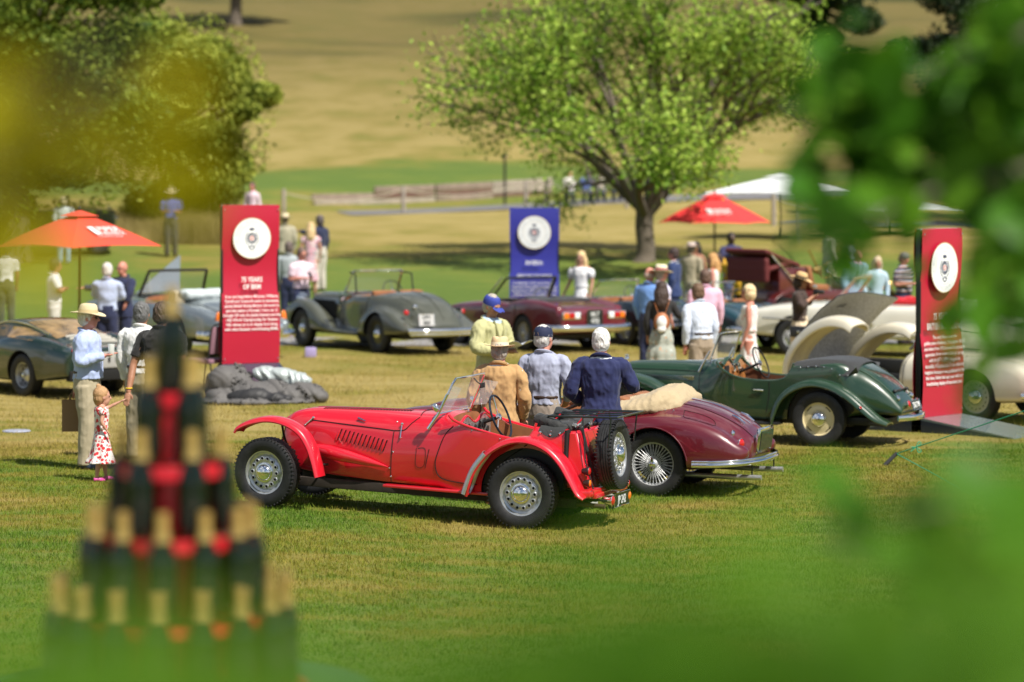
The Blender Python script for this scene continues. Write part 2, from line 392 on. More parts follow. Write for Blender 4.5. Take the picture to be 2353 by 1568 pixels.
def tyre_mesh(r, w, rim, tread=True, n=60, white=False, extra=0):
    mb = MB(); h = w / 2
    prof = [(rim * .97, -h * .70), (rim * 1.03, -h * .86), (rim + (r - rim) * .45, -h * 1.0), (rim + (r - rim) * .80, -h * .96), (r * .985, -h * .80)]
    if tread:
        for a in (-.45, -.15, .15, .45):
            prof += [(r, h * (a - .26 if a < -.4 else a - .11)), (r, h * (a + .09)), (r * .975, h * (a + .11)), (r * .975, h * (a + .16))]
    else: prof += [(r, -h * .4), (r * 1.003, 0), (r, h * .4)]
    prof += [(r * .985, h * .80), (rim + (r - rim) * .80, h * .96), (rim + (r - rim) * .45, h), (rim * 1.03, h * .86), (rim * .97, h * .70)]
    M = MY
    mb.lathe(prof, n, M)
    if tread:
        for k in range(54):
            a = 2 * PI * k / 54
            for s in (-1, 1):
                R_ = Matrix.Rotation(a + s * .03, 4, 'Y')
                c = R_ @ Vector((r * .974, s * h * .80, 0)); mb.box(c, (.017, h * .40, .010), R_.to_3x3())
    return mb
RIMC = {}
def wheel(car, x, y, r, w, rim, style, side=1, steer=0, z=None, camber=0, name='wheel', mcol=None, detail=True, axis=None, label=None):
    W = link(name, None, car); W.empty_display_size = .05; W.location = (x, y, r if z is None else z)
    W.rotation_euler = (0, 0, R(steer) + (0 if side > 0 else PI))
    if axis is not None: W.rotation_euler = axis
    if label: W['label'] = label
    key = (r, w, rim, detail, 't')
    if key not in RIMC: RIMC[key] = tyre_mesh(r, w, rim, detail, 60 if detail else 36).mesh('tyre', BLACK, 35)
    link('tyre', RIMC[key], W)
    key = (r, rim, w, style, mcol and mcol.name)
    if key not in RIMC:
        mb = MB(); h = w / 2; M = MY; n = 48
        if style == 'steel':      # silver pressed disc with ring of holes
            mb.lathe([(rim * 1.045, h * .86), (rim * 1.05, h * .80), (rim * .985, h * .74), (rim * .93, h * .70), (rim * .90, h * .45), (rim * .80, h * .36), (rim * .735, h * .50), (rim * .68, h * .62), (rim * .60, h * .66), (rim * .52, h * .60), (rim * .46, h * .62), (.01, h * .62)], n, M)
            for k in range(14):
                a = 2 * PI * k / 14; c = Vector((math.cos(a) * rim * .64, h * .665, math.sin(a) * rim * .64))
                mb.lathe([(.0001, .001), (.0125, .001)], 12, AX(c, (0, 1, 0)), mi=1)
                mb.lathe([(.013, -.012), (.0165, .005), (.021, .003), (.025, -.012)], 12, AX(c, (0, 1, 0)))
            cap = MB(); rc = rim * .40
            cap.lathe([(rc * 1.10, h * .58), (rc * 1.10, h * .74), (rc * 1.0, h * .80), (rc * .93, h * .80)] + [(rc * .92 * math.cos(q), h * .80 + math.sin(q) * .045) for q in np.linspace(0, PI / 2, 9)], n, M)
            mats = [SILVER, HOLE]
        elif style == 'wire':
            mb.lathe([(rim * 1.05, h * .86), (rim * 1.05, h * .78), (rim * .97, h * .72), (rim * .95, h * .40), (rim * .90, h * .34), (rim * .90, -h * .4), (rim * .94, -h * .8)], n, M)
            mb.lathe([(rim * .18, -h * .2), (rim * .22, h * .5), (rim * .16, h * .62), (rim * .13, h * .95), (rim * .02, h * 1.05)], 20, M)
            for k in range(34):
                a = 2 * PI * k / 34
                for s, hh, o in ((1, .45, .9), (-1, .45, .9), (1, .05, .9)):
                    if s == 1 and hh == .05 and k % 2: continue
                    b = a + s * .30
                    mb.tube([(math.cos(a) * rim * .21, h * hh, math.sin(a) * rim * .21), (math.cos(b) * rim * .92, h * (.52 if hh > .2 else .2), math.sin(b) * rim * .92)], .0027, 4, caps=False)
            mb.lathe([(.001, -h * .25), (rim * .78, -h * .25), (rim * .78, -h * .6)], 24, M, mi=1)
            cap = MB(); cap.lathe([(rim * .145, h * .8), (rim * .15, h * .98), (rim * .10, h * 1.10), (.001, h * 1.14)], 16, M)
            for k in range(2): cap.box((0, h * 1.06, (k * 2 - 1) * rim * .20), (.03, .012, rim * .22), None, bev=.004)
            mats = [mat('wire_silver', (.50, .51, .52), .5, .5), DARK]
        elif style == 'disc':
            mb.lathe([(rim * 1.05, h * .86), (rim * 1.05, h * .79), (rim * .96, h * .72), (rim * .93, h * .52), (rim * .86, h * .46), (rim * .70, h * .60), (rim * .50, h * .64), (.01, h * .60)], n, M)
            for k in range(4):
                a0 = PI / 4 + k * PI / 2
                pts = [(math.cos(a) * rim * .84, h * .49, math.sin(a) * rim * .84) for a in np.linspace(a0 - .22, a0 + .22, 6)]
                mb.tube(pts, .006, 5, mi=1)
            cap = MB(); rc = rim * .46
            cap.lathe([(rc * 1.05, h * .60), (rc * 1.05, h * .66)] + [(rc * math.cos(q), h * .66 + math.sin(q) * .06) for q in np.linspace(0, PI / 2, 8)], 32, M)
            mats = [mcol or SILVER, HOLE]
        elif style == 'holes':
            mb.lathe([(rim * 1.05, h * .86), (rim * 1.05, h * .79), (rim * .96, h * .72), (rim * .92, h * .5), (rim * .84, h * .5), (rim * .6, h * .62), (.01, h * .60)], n, M)
            for k in range(16):
                a = 2 * PI * k / 16; mb.lathe([(.0001, .002), (.011, .002)], 10, AX((math.cos(a) * rim * .74, h * .57, math.sin(a) * rim * .74), (0, 1, 0)), mi=1)
            cap = MB(); rc = rim * .5
            cap.lathe([(rc * 1.05, h * .56), (rc * 1.03, h * .64)] + [(rc * math.cos(q), h * .64 + math.sin(q) * .07) for q in np.linspace(0, PI / 2, 8)], 32, M)
            mats = [mcol or SILVER, HOLE]
        else:                      # 'alloy'
            mb.lathe([(rim * 1.05, h * .86), (rim * 1.05, h * .79), (rim * .94, h * .72), (rim * .90, -h * .1), (rim * .60, h * .0), (rim * .42, h * .30), (rim * .25, h * .35), (.01, h * .35)], n, M)
            for k in range(10):
                a = 2 * PI * k / 10; mb.lathe([(.0001, .002), (.02, .002)], 10, AX((math.cos(a) * rim * .72, h * .04, math.sin(a) * rim * .72), (0, 1, 0)), mi=1)
            cap = MB(); cap.lathe([(rim * .16, h * .3), (rim * .15, h * .75), (.001, h * .8)], 16, M)
            mats = [mcol or SILVER, HOLE]
        RIMC[key] = (mb.mesh('rim', mats, 40), cap.mesh('hub_cap', CHROME, 50))
    a, b = RIMC[key]; link('rim', a, W); link('hub_cap', b, W)
    return W
def wellcut(x, y, r, y0, y1, m=DARK, z=None):
    mb = MB(); mb.lathe([(.001, y0), (r, y0), (r, y1), (.001, y1)], 40, Matrix.Translation((x, 0, z if z is not None else r * .93)) @ MY)
    return (mb, m)
def steering(car, pos, r=.2, tilt=25, m=None):
    """wheel facing the driver; tilt of its axis above horizontal rearwards"""
    ax = Vector((-math.cos(R(tilt)), 0, math.sin(R(tilt)))); M = AX(pos, ax)
    ring = [M @ Vector((r * math.cos(a), r * math.sin(a), 0)) for a in np.linspace(0, 2 * PI, 33)[:-1]]
    o = MB().tube(ring, .011, 8, closed=True).build('steering_wheel', m or DARK, car)
    s = MB()
    for k in range(3):
        a = PI / 2 + k * 2 * PI / 3; s.tube([M @ Vector((0, 0, -.02)), M @ Vector((r * math.cos(a), r * math.sin(a), 0))], .006, 6)
    s.lathe([(.035, -.03), (.035, 0), (.001, .012)], 14, M)
    s.build('spoke', CHROME, o); MB().tube([M @ Vector((0, 0, -.02)), M @ Vector((0, 0, -.45))], .018, 8).build('column', DARK, o)
    return o
def pane(name, pts, th, m, parent):
    """flat-ish polygonal pane with thickness; pts ordered outline"""
    P = [Vector(p) for p in pts]; n = (P[1] - P[0]).cross(P[2] - P[0]).normalized() * th; k = len(P)
    return MB().add(P + [p + n for p in P], [tuple(range(k - 1, -1, -1)), tuple(range(k, 2 * k))] + [(i, (i + 1) % k, (i + 1) % k + k, i + k) for i in range(k)]).build(name, m, parent, smooth=0)
def windscreen(car, xb, zb, xt, zt, wb, wt, frame=CHROME, curve=.06, r=.011, posts=True, base=True, name='windscreen'):
    def row(x, z, w_, n=9): return [Vector((x - curve * (abs(k) ** 2), k * w_, z - .0 * abs(k))) for k in np.linspace(-1, 1, n)]
    A, B = row(xb, zb, wb), row(xt, zt, wt)
    fr = MB(); fr.tube(B, r, 6); 
    if posts: fr.tube([A[0], B[0]], r * 1.1, 6); fr.tube([A[-1], B[-1]], r * 1.1, 6)
    if base: fr.tube(A, r, 6)
    o = fr.build(name, frame, car)
    g = MB(); off = Vector((.004, 0, 0)); g.grid([A, B]); g2 = g.build('pane', GLASS, o, smooth=180)
    return o
def seat(car, x, y, z, w=.45, m=LEATH, h=.5, name='seat'):
    mb = MB(); mb.box((x + .22, y, z), (.46, w, .14), None, bev=.04); mb.box((x - .06, y, z + h / 2), (.14, w, h), Matrix.Rotation(R(-12), 3, 'Y'), bev=.045)
    return mb.build(name, m, car)
def lamp(car, pos, d, r, depth=.05, lens=REDG, name='tail_lamp', body=CHROME, n=20):
    M = AX(pos, d); mb = MB(); mb.lathe([(r * .5, -depth), (r * .95, -depth * .3), (r * 1.08, .0), (r * 1.0, .006)], n, M)
    o = mb.build(name, body, car); l = MB(); l.lathe([(r * .98, .002), (r * .75, r * .28), (r * .4, r * .42), (.001, r * .46)], n, M); l.build('lens', lens, o); return o
def bar(car, pts, r=.03, name='bumper', m=CHROME, n=10, flat=1.0, sub=5, up=None):
    return MB().tube(sm(pts, sub), r, n, flat=flat, up=up).build(name, m, car)
def plate(car, pos, yaw, w, h, txt, bgm, fgm, size, tilt=0, name='number_plate', lines=None):
    """flat plate whose face looks along local direction yaw (deg)"""
    M = Matrix.Translation(pos) @ Matrix.Rotation(R(yaw + 90), 4, 'Z') @ Matrix.Rotation(R(90 + tilt), 4, 'X')
    mb = MB(); mb.box((0, 0, -.004), (w, h, .008), None, bev=.002); mb.v = [tuple(M @ Vector(p)) for p in mb.v]
    o = mb.build(name, bgm, car, smooth=0)
    rim = MB(); 
    for a, b in (((-w/2, -h/2), (w/2, -h/2)), ((w/2, -h/2), (w/2, h/2)), ((w/2, h/2), (-w/2, h/2)), ((-w/2, h/2), (-w/2, -h/2))):
        rim.tube([M @ Vector((*a, .002)), M @ Vector((*b, .002))], .0035, 5)
    rim.build('plate_rim', CHROME if bgm is not WHITE else WHITE, o)
    ls = txt.split('\n'); k = len(ls)
    for i, l in enumerate(ls):
        text(l, size, fgm, 'lettering', o, M @ Matrix.Translation((0, (k - 1) * size * .5 - i * size * 1.0 - size * .36, .001)), bold=size * .02, wsc=.85)
    return o
# ------------------------------------------------------------------ the red roadster
RED = paint('red_paint', (.62, .007, .022))
def stretch(car, k):
    for o in car.children:
        if 'wheel' in o.name and o.type == 'EMPTY': continue
        for q in [o] + list(o.children):
            if q.type == 'MESH':
                for v in q.data.vertices:
                    if v.co.x > 0: v.co.x *= k
def red_roadster():
    D0 = 28.0
    yaw = 160; ox, oy = wx(1197, D0) + .60 * .342, D0 + .60 * .94
    car = thing('roadster', 'bright red vintage roadster with cycle wings and a spare wheel on its tail', 'car', (ox, oy, gz(ox, oy) + .0), yaw, pitch=-2.35)
    WB = 2.44; TY = .585; car_stretch = []
    st = [(2.50, .50, .74, .13, 'arch'), (2.44, .42, .86, .19, 'arch'), (2.33, .36, .915, .225, 'arch'), (2.15, .33, .945, .25, 'arch'), (1.80, .31, .962, .29, 'arch'), (1.40, .30, .975, .35, 'arch'),
          (1.05, .29, .985, .42, 'round'), (.85, .285, 1.0, .455, 'round'), (.60, .28, .97, .485, 'tub'), (.30, .28, .95, .50, 'tub'), (0, .30, .955, .505, 'tub'), (-.25, .34, .955, .50, 'tub'), (-.36, .38, .945, .49, 'tub')]
    mb = MB(); loft(mb, st, 6, 3); body = mb.mesh('body', RED, 0)
    # cockpit: cut from above, sides scooped at the doors
    c = MB(); rows = []
    for x, w_, zc in ((.76, .40, .5), (.70, .42, .45), (.3, .425, .42), (-.12, .425, .42), (-.20, .42, .42)):
        rows.append([Vector((x, y, z)) for y, z in ((-w_, zc), (w_, zc), (w_, 1.4), (-w_, 1.4))])
    c.grid(rows, closed=True, cap=True)
    sc_ = MB(); P = sm([(.80, 1.10), (.735, .975), (.60, .915), (.40, .865), (.15, .82), (.02, .83), (-.04, .90), (-.06, .955), (-.10, 1.1)], 4)
    sc_.grid([[Vector((p[0], y, p[1])) for p in P] for y in (-.8, .8)], closed=True, cap=True)
    body = cut(body, [(sc_, RED), (c, LEATH), wellcut(0, 0, .42, .455, .9, DARK, .33), wellcut(0, 0, .42, -.9, -.455, DARK, .33)], 'body')
    bo = link('body', body, car); B = bvh(body)
    # cockpit rim bead and studs
    for s in (1, -1):
        rim = MB(); rim.tube([Vector((p[0], s * .475, p[1] + .002)) for p in P[3:-3]], .013, 8); rim.build('cockpit_rim', RED, car)
    mb = MB()
    for x, z in ((.66, .905), (.53, .875), (.26, .815), (-.10, .925), (-.22, .925)):
        q = on_side(B, x, z); 
        if q: mb.ell(q, (.007, .007, .007), 8, 6)
    for k in range(12):
        q = on_side(B, 1.38 - .09 * (k % 4), .33 + .2 * (k // 4) if k < 8 else .36)
    for x, z in ((1.315, .88), (1.345, .44), (1.315, .60), (1.33, .36)):
        q = on_side(B, x, z)
        if q: mb.ell(q, (.009, .006, .009), 8, 6)
    mb.build('stud', CHROME, car)
    # shut lines
    def sl(pts, r=.0035): line_on(B, pts, on_side, r, 6, HOLE, 'shut_line', car)
    sl([(1.33, .31), (1.33, .6), (1.325, .80)]); sl([(2.19, .83), (1.8, .815), (1.33, .80)], .0045)
    sl([(1.325, .80), (1.22, .815), (1.16, .88), (1.10, .94)], .0045)
    sl([(.72, .90), (.80, .80), (.86, .62), (.875, .52), (.85, .43), (.78, .385), (.60, .37), (.32, .365)], .0045)
    sl([(-.03, .83), (.03, .76), (.18, .65), (.26, .56), (.30, .45), (.32, .365)], .0045)
    for s in (-1, 1): line_on(B, [(1.10, s * .26), (1.12, s * .12), (1.12, 0)], on_top, .004, 6, HOLE, 'shut_line', car)
    line_on(B, [(2.2, 0), (1.7, 0), (1.12, 0)], on_top, .006, 6, CHROME, 'bonnet_hinge', car)
    # side louvres, each a raised slanted hood over a dark slot
    lou = None
    for k in range(12):
        x = 1.87 - k * .043; z = .715 - k * .006
        a, b = on_side(B, x, z + .055, 1, .004), on_side(B, x + .035, z - .055, 1, .004)
        if a and b:
            o = MB().tube([a, (a + b) / 2 + Vector((0, .006, 0)), b], [.006, .011, .007], 8, flat=1.3).build('louvre', RED, car)
            d = Vector((.013, -.002, 0)); MB().tube([a - d, b - d], .0055, 6).build('slot', HOLE, o)
            d = Vector((-.013, .0, 0))
    # top louvre rows: pierced slots
    mb = MB()
    for i in range(3):
        for k in range(30):
            q = on_top(B, 2.10 - k * .029, .035 + i * .030 + .0, .0015)
            q2 = on_top(B, 2.10 - k * .029, -.035 - i * .030, .0015)
            for p in (q, q2):
                if p: mb.box(p, (.015, .021, .004), None)
    mb.build('top_vent', HOLE, car)
    # nose grille
    g = MB()
    for k in range(13):
        y = (k - 6) * .026; P2 = [on_back(B, y, z, .006, 1) for z in np.linspace(.50, .80, 6)]; P2 = [p for p in P2 if p]
        if len(P2) > 2: g.tube(P2, .006, 6)
    g.build('grille', CHROME, car)
    # exhaust / engine side bulge
    e = MB(); e.tube([(2.12, .30, .56), (1.95, .345, .545), (1.75, .37, .52), (1.55, .37, .485), (1.36, .37, .45)], [.05, .07, .06, .04, .006], 16, flat=.8); e.build('side_bulge', RED, car, 60)
    # front wings
    for s in (1, -1):
        f = MB(); a, b = (.485, .70) if s > 0 else (-.70, -.485)
        fender(f, [(2.74, .70, a, b, .02), (2.70, .745, a, b, .035), (2.58, .80, a, b, .045), (2.42, .835, a, b, .05), (2.26, .815, a, b, .05), (2.12, .74, a, b, .05), (2.03, .62, a, b, .045), (1.97, .47, a, b, .04), (1.93, .33, a, b, .035)], 5)
        fo = f.build('front_wing', RED, car, 50)
        st_ = MB(); st_.tube(sm([(2.32, s * .25, .52), (2.32, s * .40, .56), (2.33, s * .5, .70), (2.33, s * .56, .83)]), .011, 8); st_.tube([(1.97, s * .3, .42), (1.98, s * .58, .44)], .011, 8)
        st_.build('wing_stay', DARK, fo)
        l = lamp(car, (2.36, s * .42, .575), (-1, s * 1.2, 0), .026, .04, ORG, 'indicator_lamp', DARK)
        # rear wings
        a, b = (.44, .70) if s > 0 else (-.70, -.44)
        f = MB(); fender(f, [(.50, .27, a, b - .02 * s if s > 0 else b, .025), (.475, .36, a, b, .045), (.42, .52, a, b, .05), (.30, .685, a, b, .05), (.13, .795, a, b, .05), (-.05, .82, a, b, .05), (-.23, .765, a, b, .05), (-.37, .65, a, b, .05), (-.475, .50, a, b, .045), (-.56, .37, a, b, .035), (-.63, .33, a, b, .02)], 5, th=.014)
        ro = f.build('rear_wing', RED, car, 50)
        g = MB(); fender(g, [(.498, .29, .46 * s + (.22 * (s < 0) * -1), .0, .0)] * 0 or [(.506, .285, a + .10 * (s > 0), b - .10 * (s < 0), .052), (.480, .37, a + .07, b, .057), (.425, .52, a + .08, b, .057), (.32, .675, a + .12, b, .055)], 5, th=.004)
        g.build('stone_guard', SILVER, ro, 60)
        MB().tube(sm([(.42, s * .50, .60), (.28, s * .505, .735), (.05, s * .51, .835), (-.15, s * .505, .83), (-.33, s * .5, .74)]), .007, 6).build('wing_piping', HOLE, ro)
    # running board level sill under the doors
    for s in (1, -1):
        m_ = MB(); m_.box((.85, s * .455, .285), (1.0, .11, .03), None, bev=.01); m_.build('sill', RED, car)
    # fuel tank and tail
    t = MB(); rows = []
    for x0, x1, w_ in ((-.37, -.36, .44), (-.45, -.60, .41)):
        rows.append([Vector(p) for p in ((x0, -w_, .93), (x0, w_, .93), (x1, w_, .40), (x1, -w_, .40))])
    t.grid(rows, closed=True, cap=True); bm = bmesh.new(); tm = t.mesh('fuel_tank', RED, 0); bm.from_mesh(tm); bmesh.ops.recalc_face_normals(bm, faces=bm.faces); bmesh.ops.bevel(bm, geom=bm.edges[:], offset=.022, segments=3, affect='EDGES'); bm.to_mesh(tm); bm.free(); shade(tm, 40)
    tk = link('fuel_tank', tm, car)
    MB().box((-.372, .43, .66), (.02, .14, .56), None).build('panel_gap', HOLE, tk)
    for s in (1, -1): MB().tube(sm([(-.36, s * .28, .94), (-.42, s * .28, .945), (-.465, s * .28, .92), (-.54, s * .28, .66), (-.61, s * .28, .42)], 3), .016, 6, flat=.3).build('tank_strap', BLKTX, tk)
    MB().lathe([(.035, 0), (.035, .05), (.03, .06), (.001, .06)], 16, AX((-.41, 0, .925), (0, 0, 1))).build('filler_cap', CHROME, tk)
    a_ = MB(); a_.box((-.58, 0, .345), (.22, .96, .05), None, bev=.012); a_.box((-.61, 0, .375), (.12, 1.22, .06), None, bev=.015); a_.build('tail_apron', RED, car)
    # spare wheel
    ax = Vector((-1, 0, .10)).normalized(); q = ax.to_track_quat('Y', 'Z').to_euler()
    wheel(car, -.70, .03, .33, .165, .213, 'steel', z=.70, axis=q, name='spare_wheel')
    MB().tube([(-.5, 0, .66), (-.67, 0, .70)], .04, 10).build('spare_bracket', DARK, car)
    # luggage rack
    k = MB(); z = 1.065
    k.tube([(-.16, .40, z - .01), (-.16, -.40, z - .01), (-.84, -.40, z + .02), (-.84, .40, z + .02)], .010, 8, closed=True)
    for y in (-.2, 0, .2): k.tube([(-.16, y, z), (-.84, y, z + .025)], .007, 6)
    k.tube([(-.50, .40, z + .005), (-.50, -.4, z + .005)], .008, 6)
    for s in (1, -1):
        k.tube([(-.50, s * .40, z), (-.55, s * .42, .66), (-.64, s * .42, .40)], .008, 8); k.tube([(-.78, s * .40, z + .015), (-.76, s * .40, .80)], .008, 8)
    k.build('luggage_rack', mat('black_enamel', (.012, .016, .018), .3, coat=.5), car)
    k = MB()
    for s in (1, -1): k.tube([(-.22, s * .22, z), (-.12, s * .26, .95)], .008, 6); k.tube([(-.46, s * .22, z), (-.36, s * .26, .93)], .008, 6)
    k.build('rack_strut', RED, car)
    # folded hood: rolled black canvas along the rear of the cockpit
    hd = MB()
    hd.tube([(-.02, .30, 1.005), (-.12, .35, .995), (-.25, .38, .96), (-.34, .38, .945)], [.062, .065, .055, .02], 14)
    hd.tube([(-.30, .34, .955), (-.36, .0, .97), (-.30, -.34, .955)], [.045, .055, .045], 12, flat=1.5)
    hd.tube([(-.05, -.12, 1.03), (-.20, -.12, 1.01), (-.3, -.12, .97)], [.07, .06, .03], 14)
    hd.tube([(-.05, -.34, 1.0), (-.25, -.36, .96)], [.05, .045], 12)
    hd.box((-.22, 0, .955), (.26, .80, .05), Matrix.Rotation(R(6), 3, 'Y'), bev=.02)
    m_ = fuse(hd, 'folded_hood', BLKTX, .012, 3); displ(m_, .006, (14, 9, 14), 3); ho = link('folded_hood', m_, car)
    fl = MB()
    P3 = []
    for x in np.linspace(-.10, -.35, 8):
        t_ = (x + .10) / -.25; q1 = on_side(B, x, .935, 1, .008); q2 = on_side(B, x, .935 - .06 * math.sin(PI * t_) - .012, 1, .010)
        if q1 and q2: P3.append([q1 + Vector((0, -.06, .025)), q1, q2])
    if len(P3) > 2: fl.grid(P3); fl.build('hood_flap', BLKTX, ho, 60)
    st_ = MB()
    for x, dz in ((-.12, -.03), (-.22, -.045), (-.31, -.03)):
        q1 = on_side(B, x, .935 + dz, 1, .014)
        if q1: st_.ell(q1, (.012, .007, .012), 10, 6)
    st_.build('press_stud', CHROME, ho)
    MB().lathe([(.0001, .0), (.045, 0)], 14, AX((-.018, .30, 1.007), (1, 0, .1))).build('roll_opening', HOLE, ho)
    jn = MB(); rj = random.Random(3)
    for k_ in range(26):
        a_, r1 = rj.uniform(-.02, .12), rj.uniform(.02, .05); c_ = Vector((-.36 - a_*.6, .26 + rj.uniform(-.06, .06), .955 + rj.uniform(0, .03)))
        jn.tube([c_, c_ + Vector((rj.uniform(-.05, .05), rj.uniform(-.05, .05), rj.uniform(-.01, .02)))], .007, 6)
    jn.build('hood_hinge', SILVER, ho)
    # dash, seats, steering
    dm = mat('engine_turned', (.55, .57, .58), .25, .8, var=.35, vscale=30)
    dsh = MB(); P4 = []
    for y in np.linspace(-.42, .42, 29):
        top = .905 + .075 * (math.exp(-((abs(y) - .23) / .13) ** 2)); P4.append([Vector((.665, y, .68)), Vector((.665, y, top))])
    dsh.grid(P4); dsh.grid([[p + Vector((.02, 0, 0)) for p in r_] for r_ in P4]); do = dsh.build('dashboard', dm, car, 0)
    MB().tube([r_[1] + Vector((.01, 0, 0)) for r_ in P4], .014, 8).build('scuttle_roll', RED, do)
    gg = MB()
    for y, z, r_ in ((.30, .89, .03), (.20, .86, .045), (.32, .80, .025), (.12, .82, .03), (.02, .86, .028), (-.10, .86, .05), (-.22, .88, .05), (-.32, .82, .03)):
        gg.lathe([(r_ * .2, .004), (r_, .004), (r_, .0)], 16, AX((.66, y, z), (-1, 0, 0))); gg.ell((.645, y + .05, z - .05), (.012, .006, .006), 8, 5)
    gg.build('gauge', BLACK, do)
    steering(car, (.50, -.20, .955), .215, 22, mat('blue_black', (.01, .018, .03), .35))
    seat(car, -.16, .2, .50, .40, BLKTX, .40); seat(car, -.16, -.2, .50, .40, BLKTX, .40)
    # windscreen
    x0, x1, zb, zt = .87, .735, 1.00, 1.345
    fr = MB(); h_ = .43
    fr.tube([(x0, -h_, zb), (x1 + .02, -h_ * .97, zt - .05), (x1, -h_ * .90, zt), (x1, h_ * .90, zt), (x1 + .02, h_ * .97, zt - .05), (x0, h_, zb)], .011, 8); fr.tube([(x0, -h_, zb), (x0, h_, zb)], .010, 8)
    for s in (1, -1): fr.tube([(x1 + .055, s * (h_ + .012), zt - .15), (x0, s * (h_ + .015), zb), (x0 + .085, s * (h_ + .035), zb - .145)], .014, 8, flat=.5)
    wo_ = fr.build('windscreen', CHROME, car)
    pane('pane', [(x0, -h_, zb), (x0, h_, zb), (x1, h_ * .95, zt), (x1, -h_ * .95, zt)], .004, GLASS, wo_)
    for s in (1, -1):
        d_ = pane('wind_deflector', [(x0 - .02, s * h_, zb + .03), (x0 - .13, s * (h_ + .06), zb + .04), (x1 - .10, s * (h_ + .07), zt - .08), (x1 + .03, s * (h_), zt - .06)], .004, GLASS, car)
    # wipers, mirrors
    mm = MB(); mm.tube(sm([(.70, 0, 1.33), (.66, .0, 1.29), (.62, .0, 1.27)]), .006, 6); mm.box((.615, 0, 1.265), (.012, .11, .05), None, bev=.004); mm.build('rear_view_mirror', BLACK, car)
    for s in (1, -1):
        mr = MB(); mr.ell((.875, s * .50, 1.065), (.028, .022, .045), 14, 10, Matrix.Rotation(R(25), 3, 'Y')); mr.tube([(.87, s * .46, 1.03), (.87, s * .5, 1.06)], .006, 6); mr.build('side_mirror', CHROME, car)
    # bonnet catches and handle
    for (xa, za, xb_, zb_) in ((2.16, .845, 2.235, .775), (1.245, .86, 1.245, .74)):
        p_, q_ = on_side(B, xa, za, 1, .02), on_side(B, xb_, zb_, 1, .012)
        if p_ and q_: c_ = MB(); c_.tube([p_, q_], .006, 8); c_.ell(p_, (.014, .012, .014), 10, 8); c_.ell(q_, (.009, .009, .009), 8, 6); c_.build('bonnet_catch', CHROME, car)
    p_ = on_side(B, 1.68, .87, 1, .01)
    if p_: MB().tube([p_ + Vector((.03, .0, .012)), p_ + Vector((-.05, .02, -.012))], [.010, .006], 8).build('bonnet_handle', CHROME, car)
    # small riveted side hatch with bolt slots
    sl([(1.06, .66), (.985, .655), (.99, .50), (1.07, .49), (1.075, .66)], .0018); sl([(.945, .66), (.975, .48)], .003)
    # lamps and plate
    for s in (1, -1):
        lamp(car, (-.60, s * .45, .57), (-1, 0, 0), .040, .07, REDG, 'tail_lamp', DARK); lamp(car, (-.61, s * .45, .46), (-1, 0, 0), .035, .06, ORG, 'indicator_lamp', DARK)
        lamp(car, (-.67, s * .56, .37), (-1, s * .3, 0), .035, .03, REDG, 'reflector')
    lamp(car, (-.78, .26, .29), (-1, 0, 0), .050, .10, REDG, 'fog_lamp'); lamp(car, (-.78, -.24, .29), (-1, 0, 0), .050, .10, ORG, 'reversing_lamp')
    plate(car, (-.79, .0, .285), 180, .46, .13, 'JP 242', mat('black_plate', (.012, .016, .012), .4), mat('silver_digit', (.6, .62, .62), .4), .11, 0)
    MB().tube([(-.60, .3, .29), (-.76, .3, .29), (-.76, -.3, .29), (-.60, -.3, .29)], .012, 8).build('lamp_bar', DARK, car)
    # chassis, axles, exhaust
    ch = MB()
    for s in (1, -1): ch.box((1.0, s * .30, .24), (2.9, .06, .09), None, bev=.01)
    ch.tube([(0, -.55, .33), (0, .55, .33)], .045, 10); ch.ell((0, 0, .33), (.14, .13, .14)); ch.tube([(2.44, -.50, .30), (2.44, .50, .30)], .03, 8); ch.tube([(2.44, -.5, .40), (2.44, .5, .40)], .02, 8)
    ch.box((1.6, 0, .26), (.5, .30, .16), None, bev=.03); ch.tube([(.1, 0, .33), (1.4, 0, .30)], .03, 8)
    for s in (1, -1): ch.tube([(2.44, s * .47, .20), (2.44, s * .47, .52)], .028, 10)
    ch.build('chassis', mat('grimy_iron', (.03, .022, .016), .8, var=.4), car)
    MB().tube(sm([(1.6, .10, .30), (1.2, .10, .22), (.6, .10, .20), (0, .12, .20), (-.5, .33, .24), (-.74, .36, .24)]), .022, 10).build('exhaust_pipe', mat('rusty_steel', (.10, .06, .04), .6, .5, var=.3), car)
    stretch(car, 1.077)
    for s in (1, -1):
        wheel(car, 0, s * TY, .335, .165, .213, 'steel', s); wheel(car, 2.63, s * TY, .335, .165, .213, 'steel', s, steer=-7)
    return car
red_roadster()
# ------------------------------------------------------------------ the other cars
def place_car(name, label, u, D, y_left, yaw, dz=0, pitch=0):
    """rear left wheel's outer side stands at photo column u, distance D"""
    a = R(yaw); ox = wx(u, D) + y_left * math.sin(a); oy = D - y_left * math.cos(a)
    return thing(name, label, 'car', (ox, oy, gz(ox, oy) + dz), yaw, pitch=pitch)
def body_of(car, st, bulges, cuts, m, voxel=.022, smooth=8, name='body', extra=None):
    mb = MB(); loft(mb, st, 5, 3)
    for yo, b in bulges:
        for s in (1, -1): loft(mb, b, 5, 3, yo=s * yo)
    if extra: extra(mb)
    me = fuse(mb, name, m, voxel, smooth)
    me = cut(me, cuts, name) if cuts else me
    return link(name, me, car), bvh(me)
def pit(x0, x1, w_, z0, m, z1=1.6, taper=.03):
    mb = MB(); rows = []
    for x, ww in ((x0, w_ * .92), (x0 + (x1 - x0) * .12, w_), (x0 + (x1 - x0) * .85, w_ * .98), (x1, w_ * .86)):
        rows.append([Vector((x, y, z)) for y, z in ((-ww, z0), (ww, z0), (ww + taper, z1), (-ww - taper, z1))])
    return (mb.grid(rows, closed=True, cap=True), m)
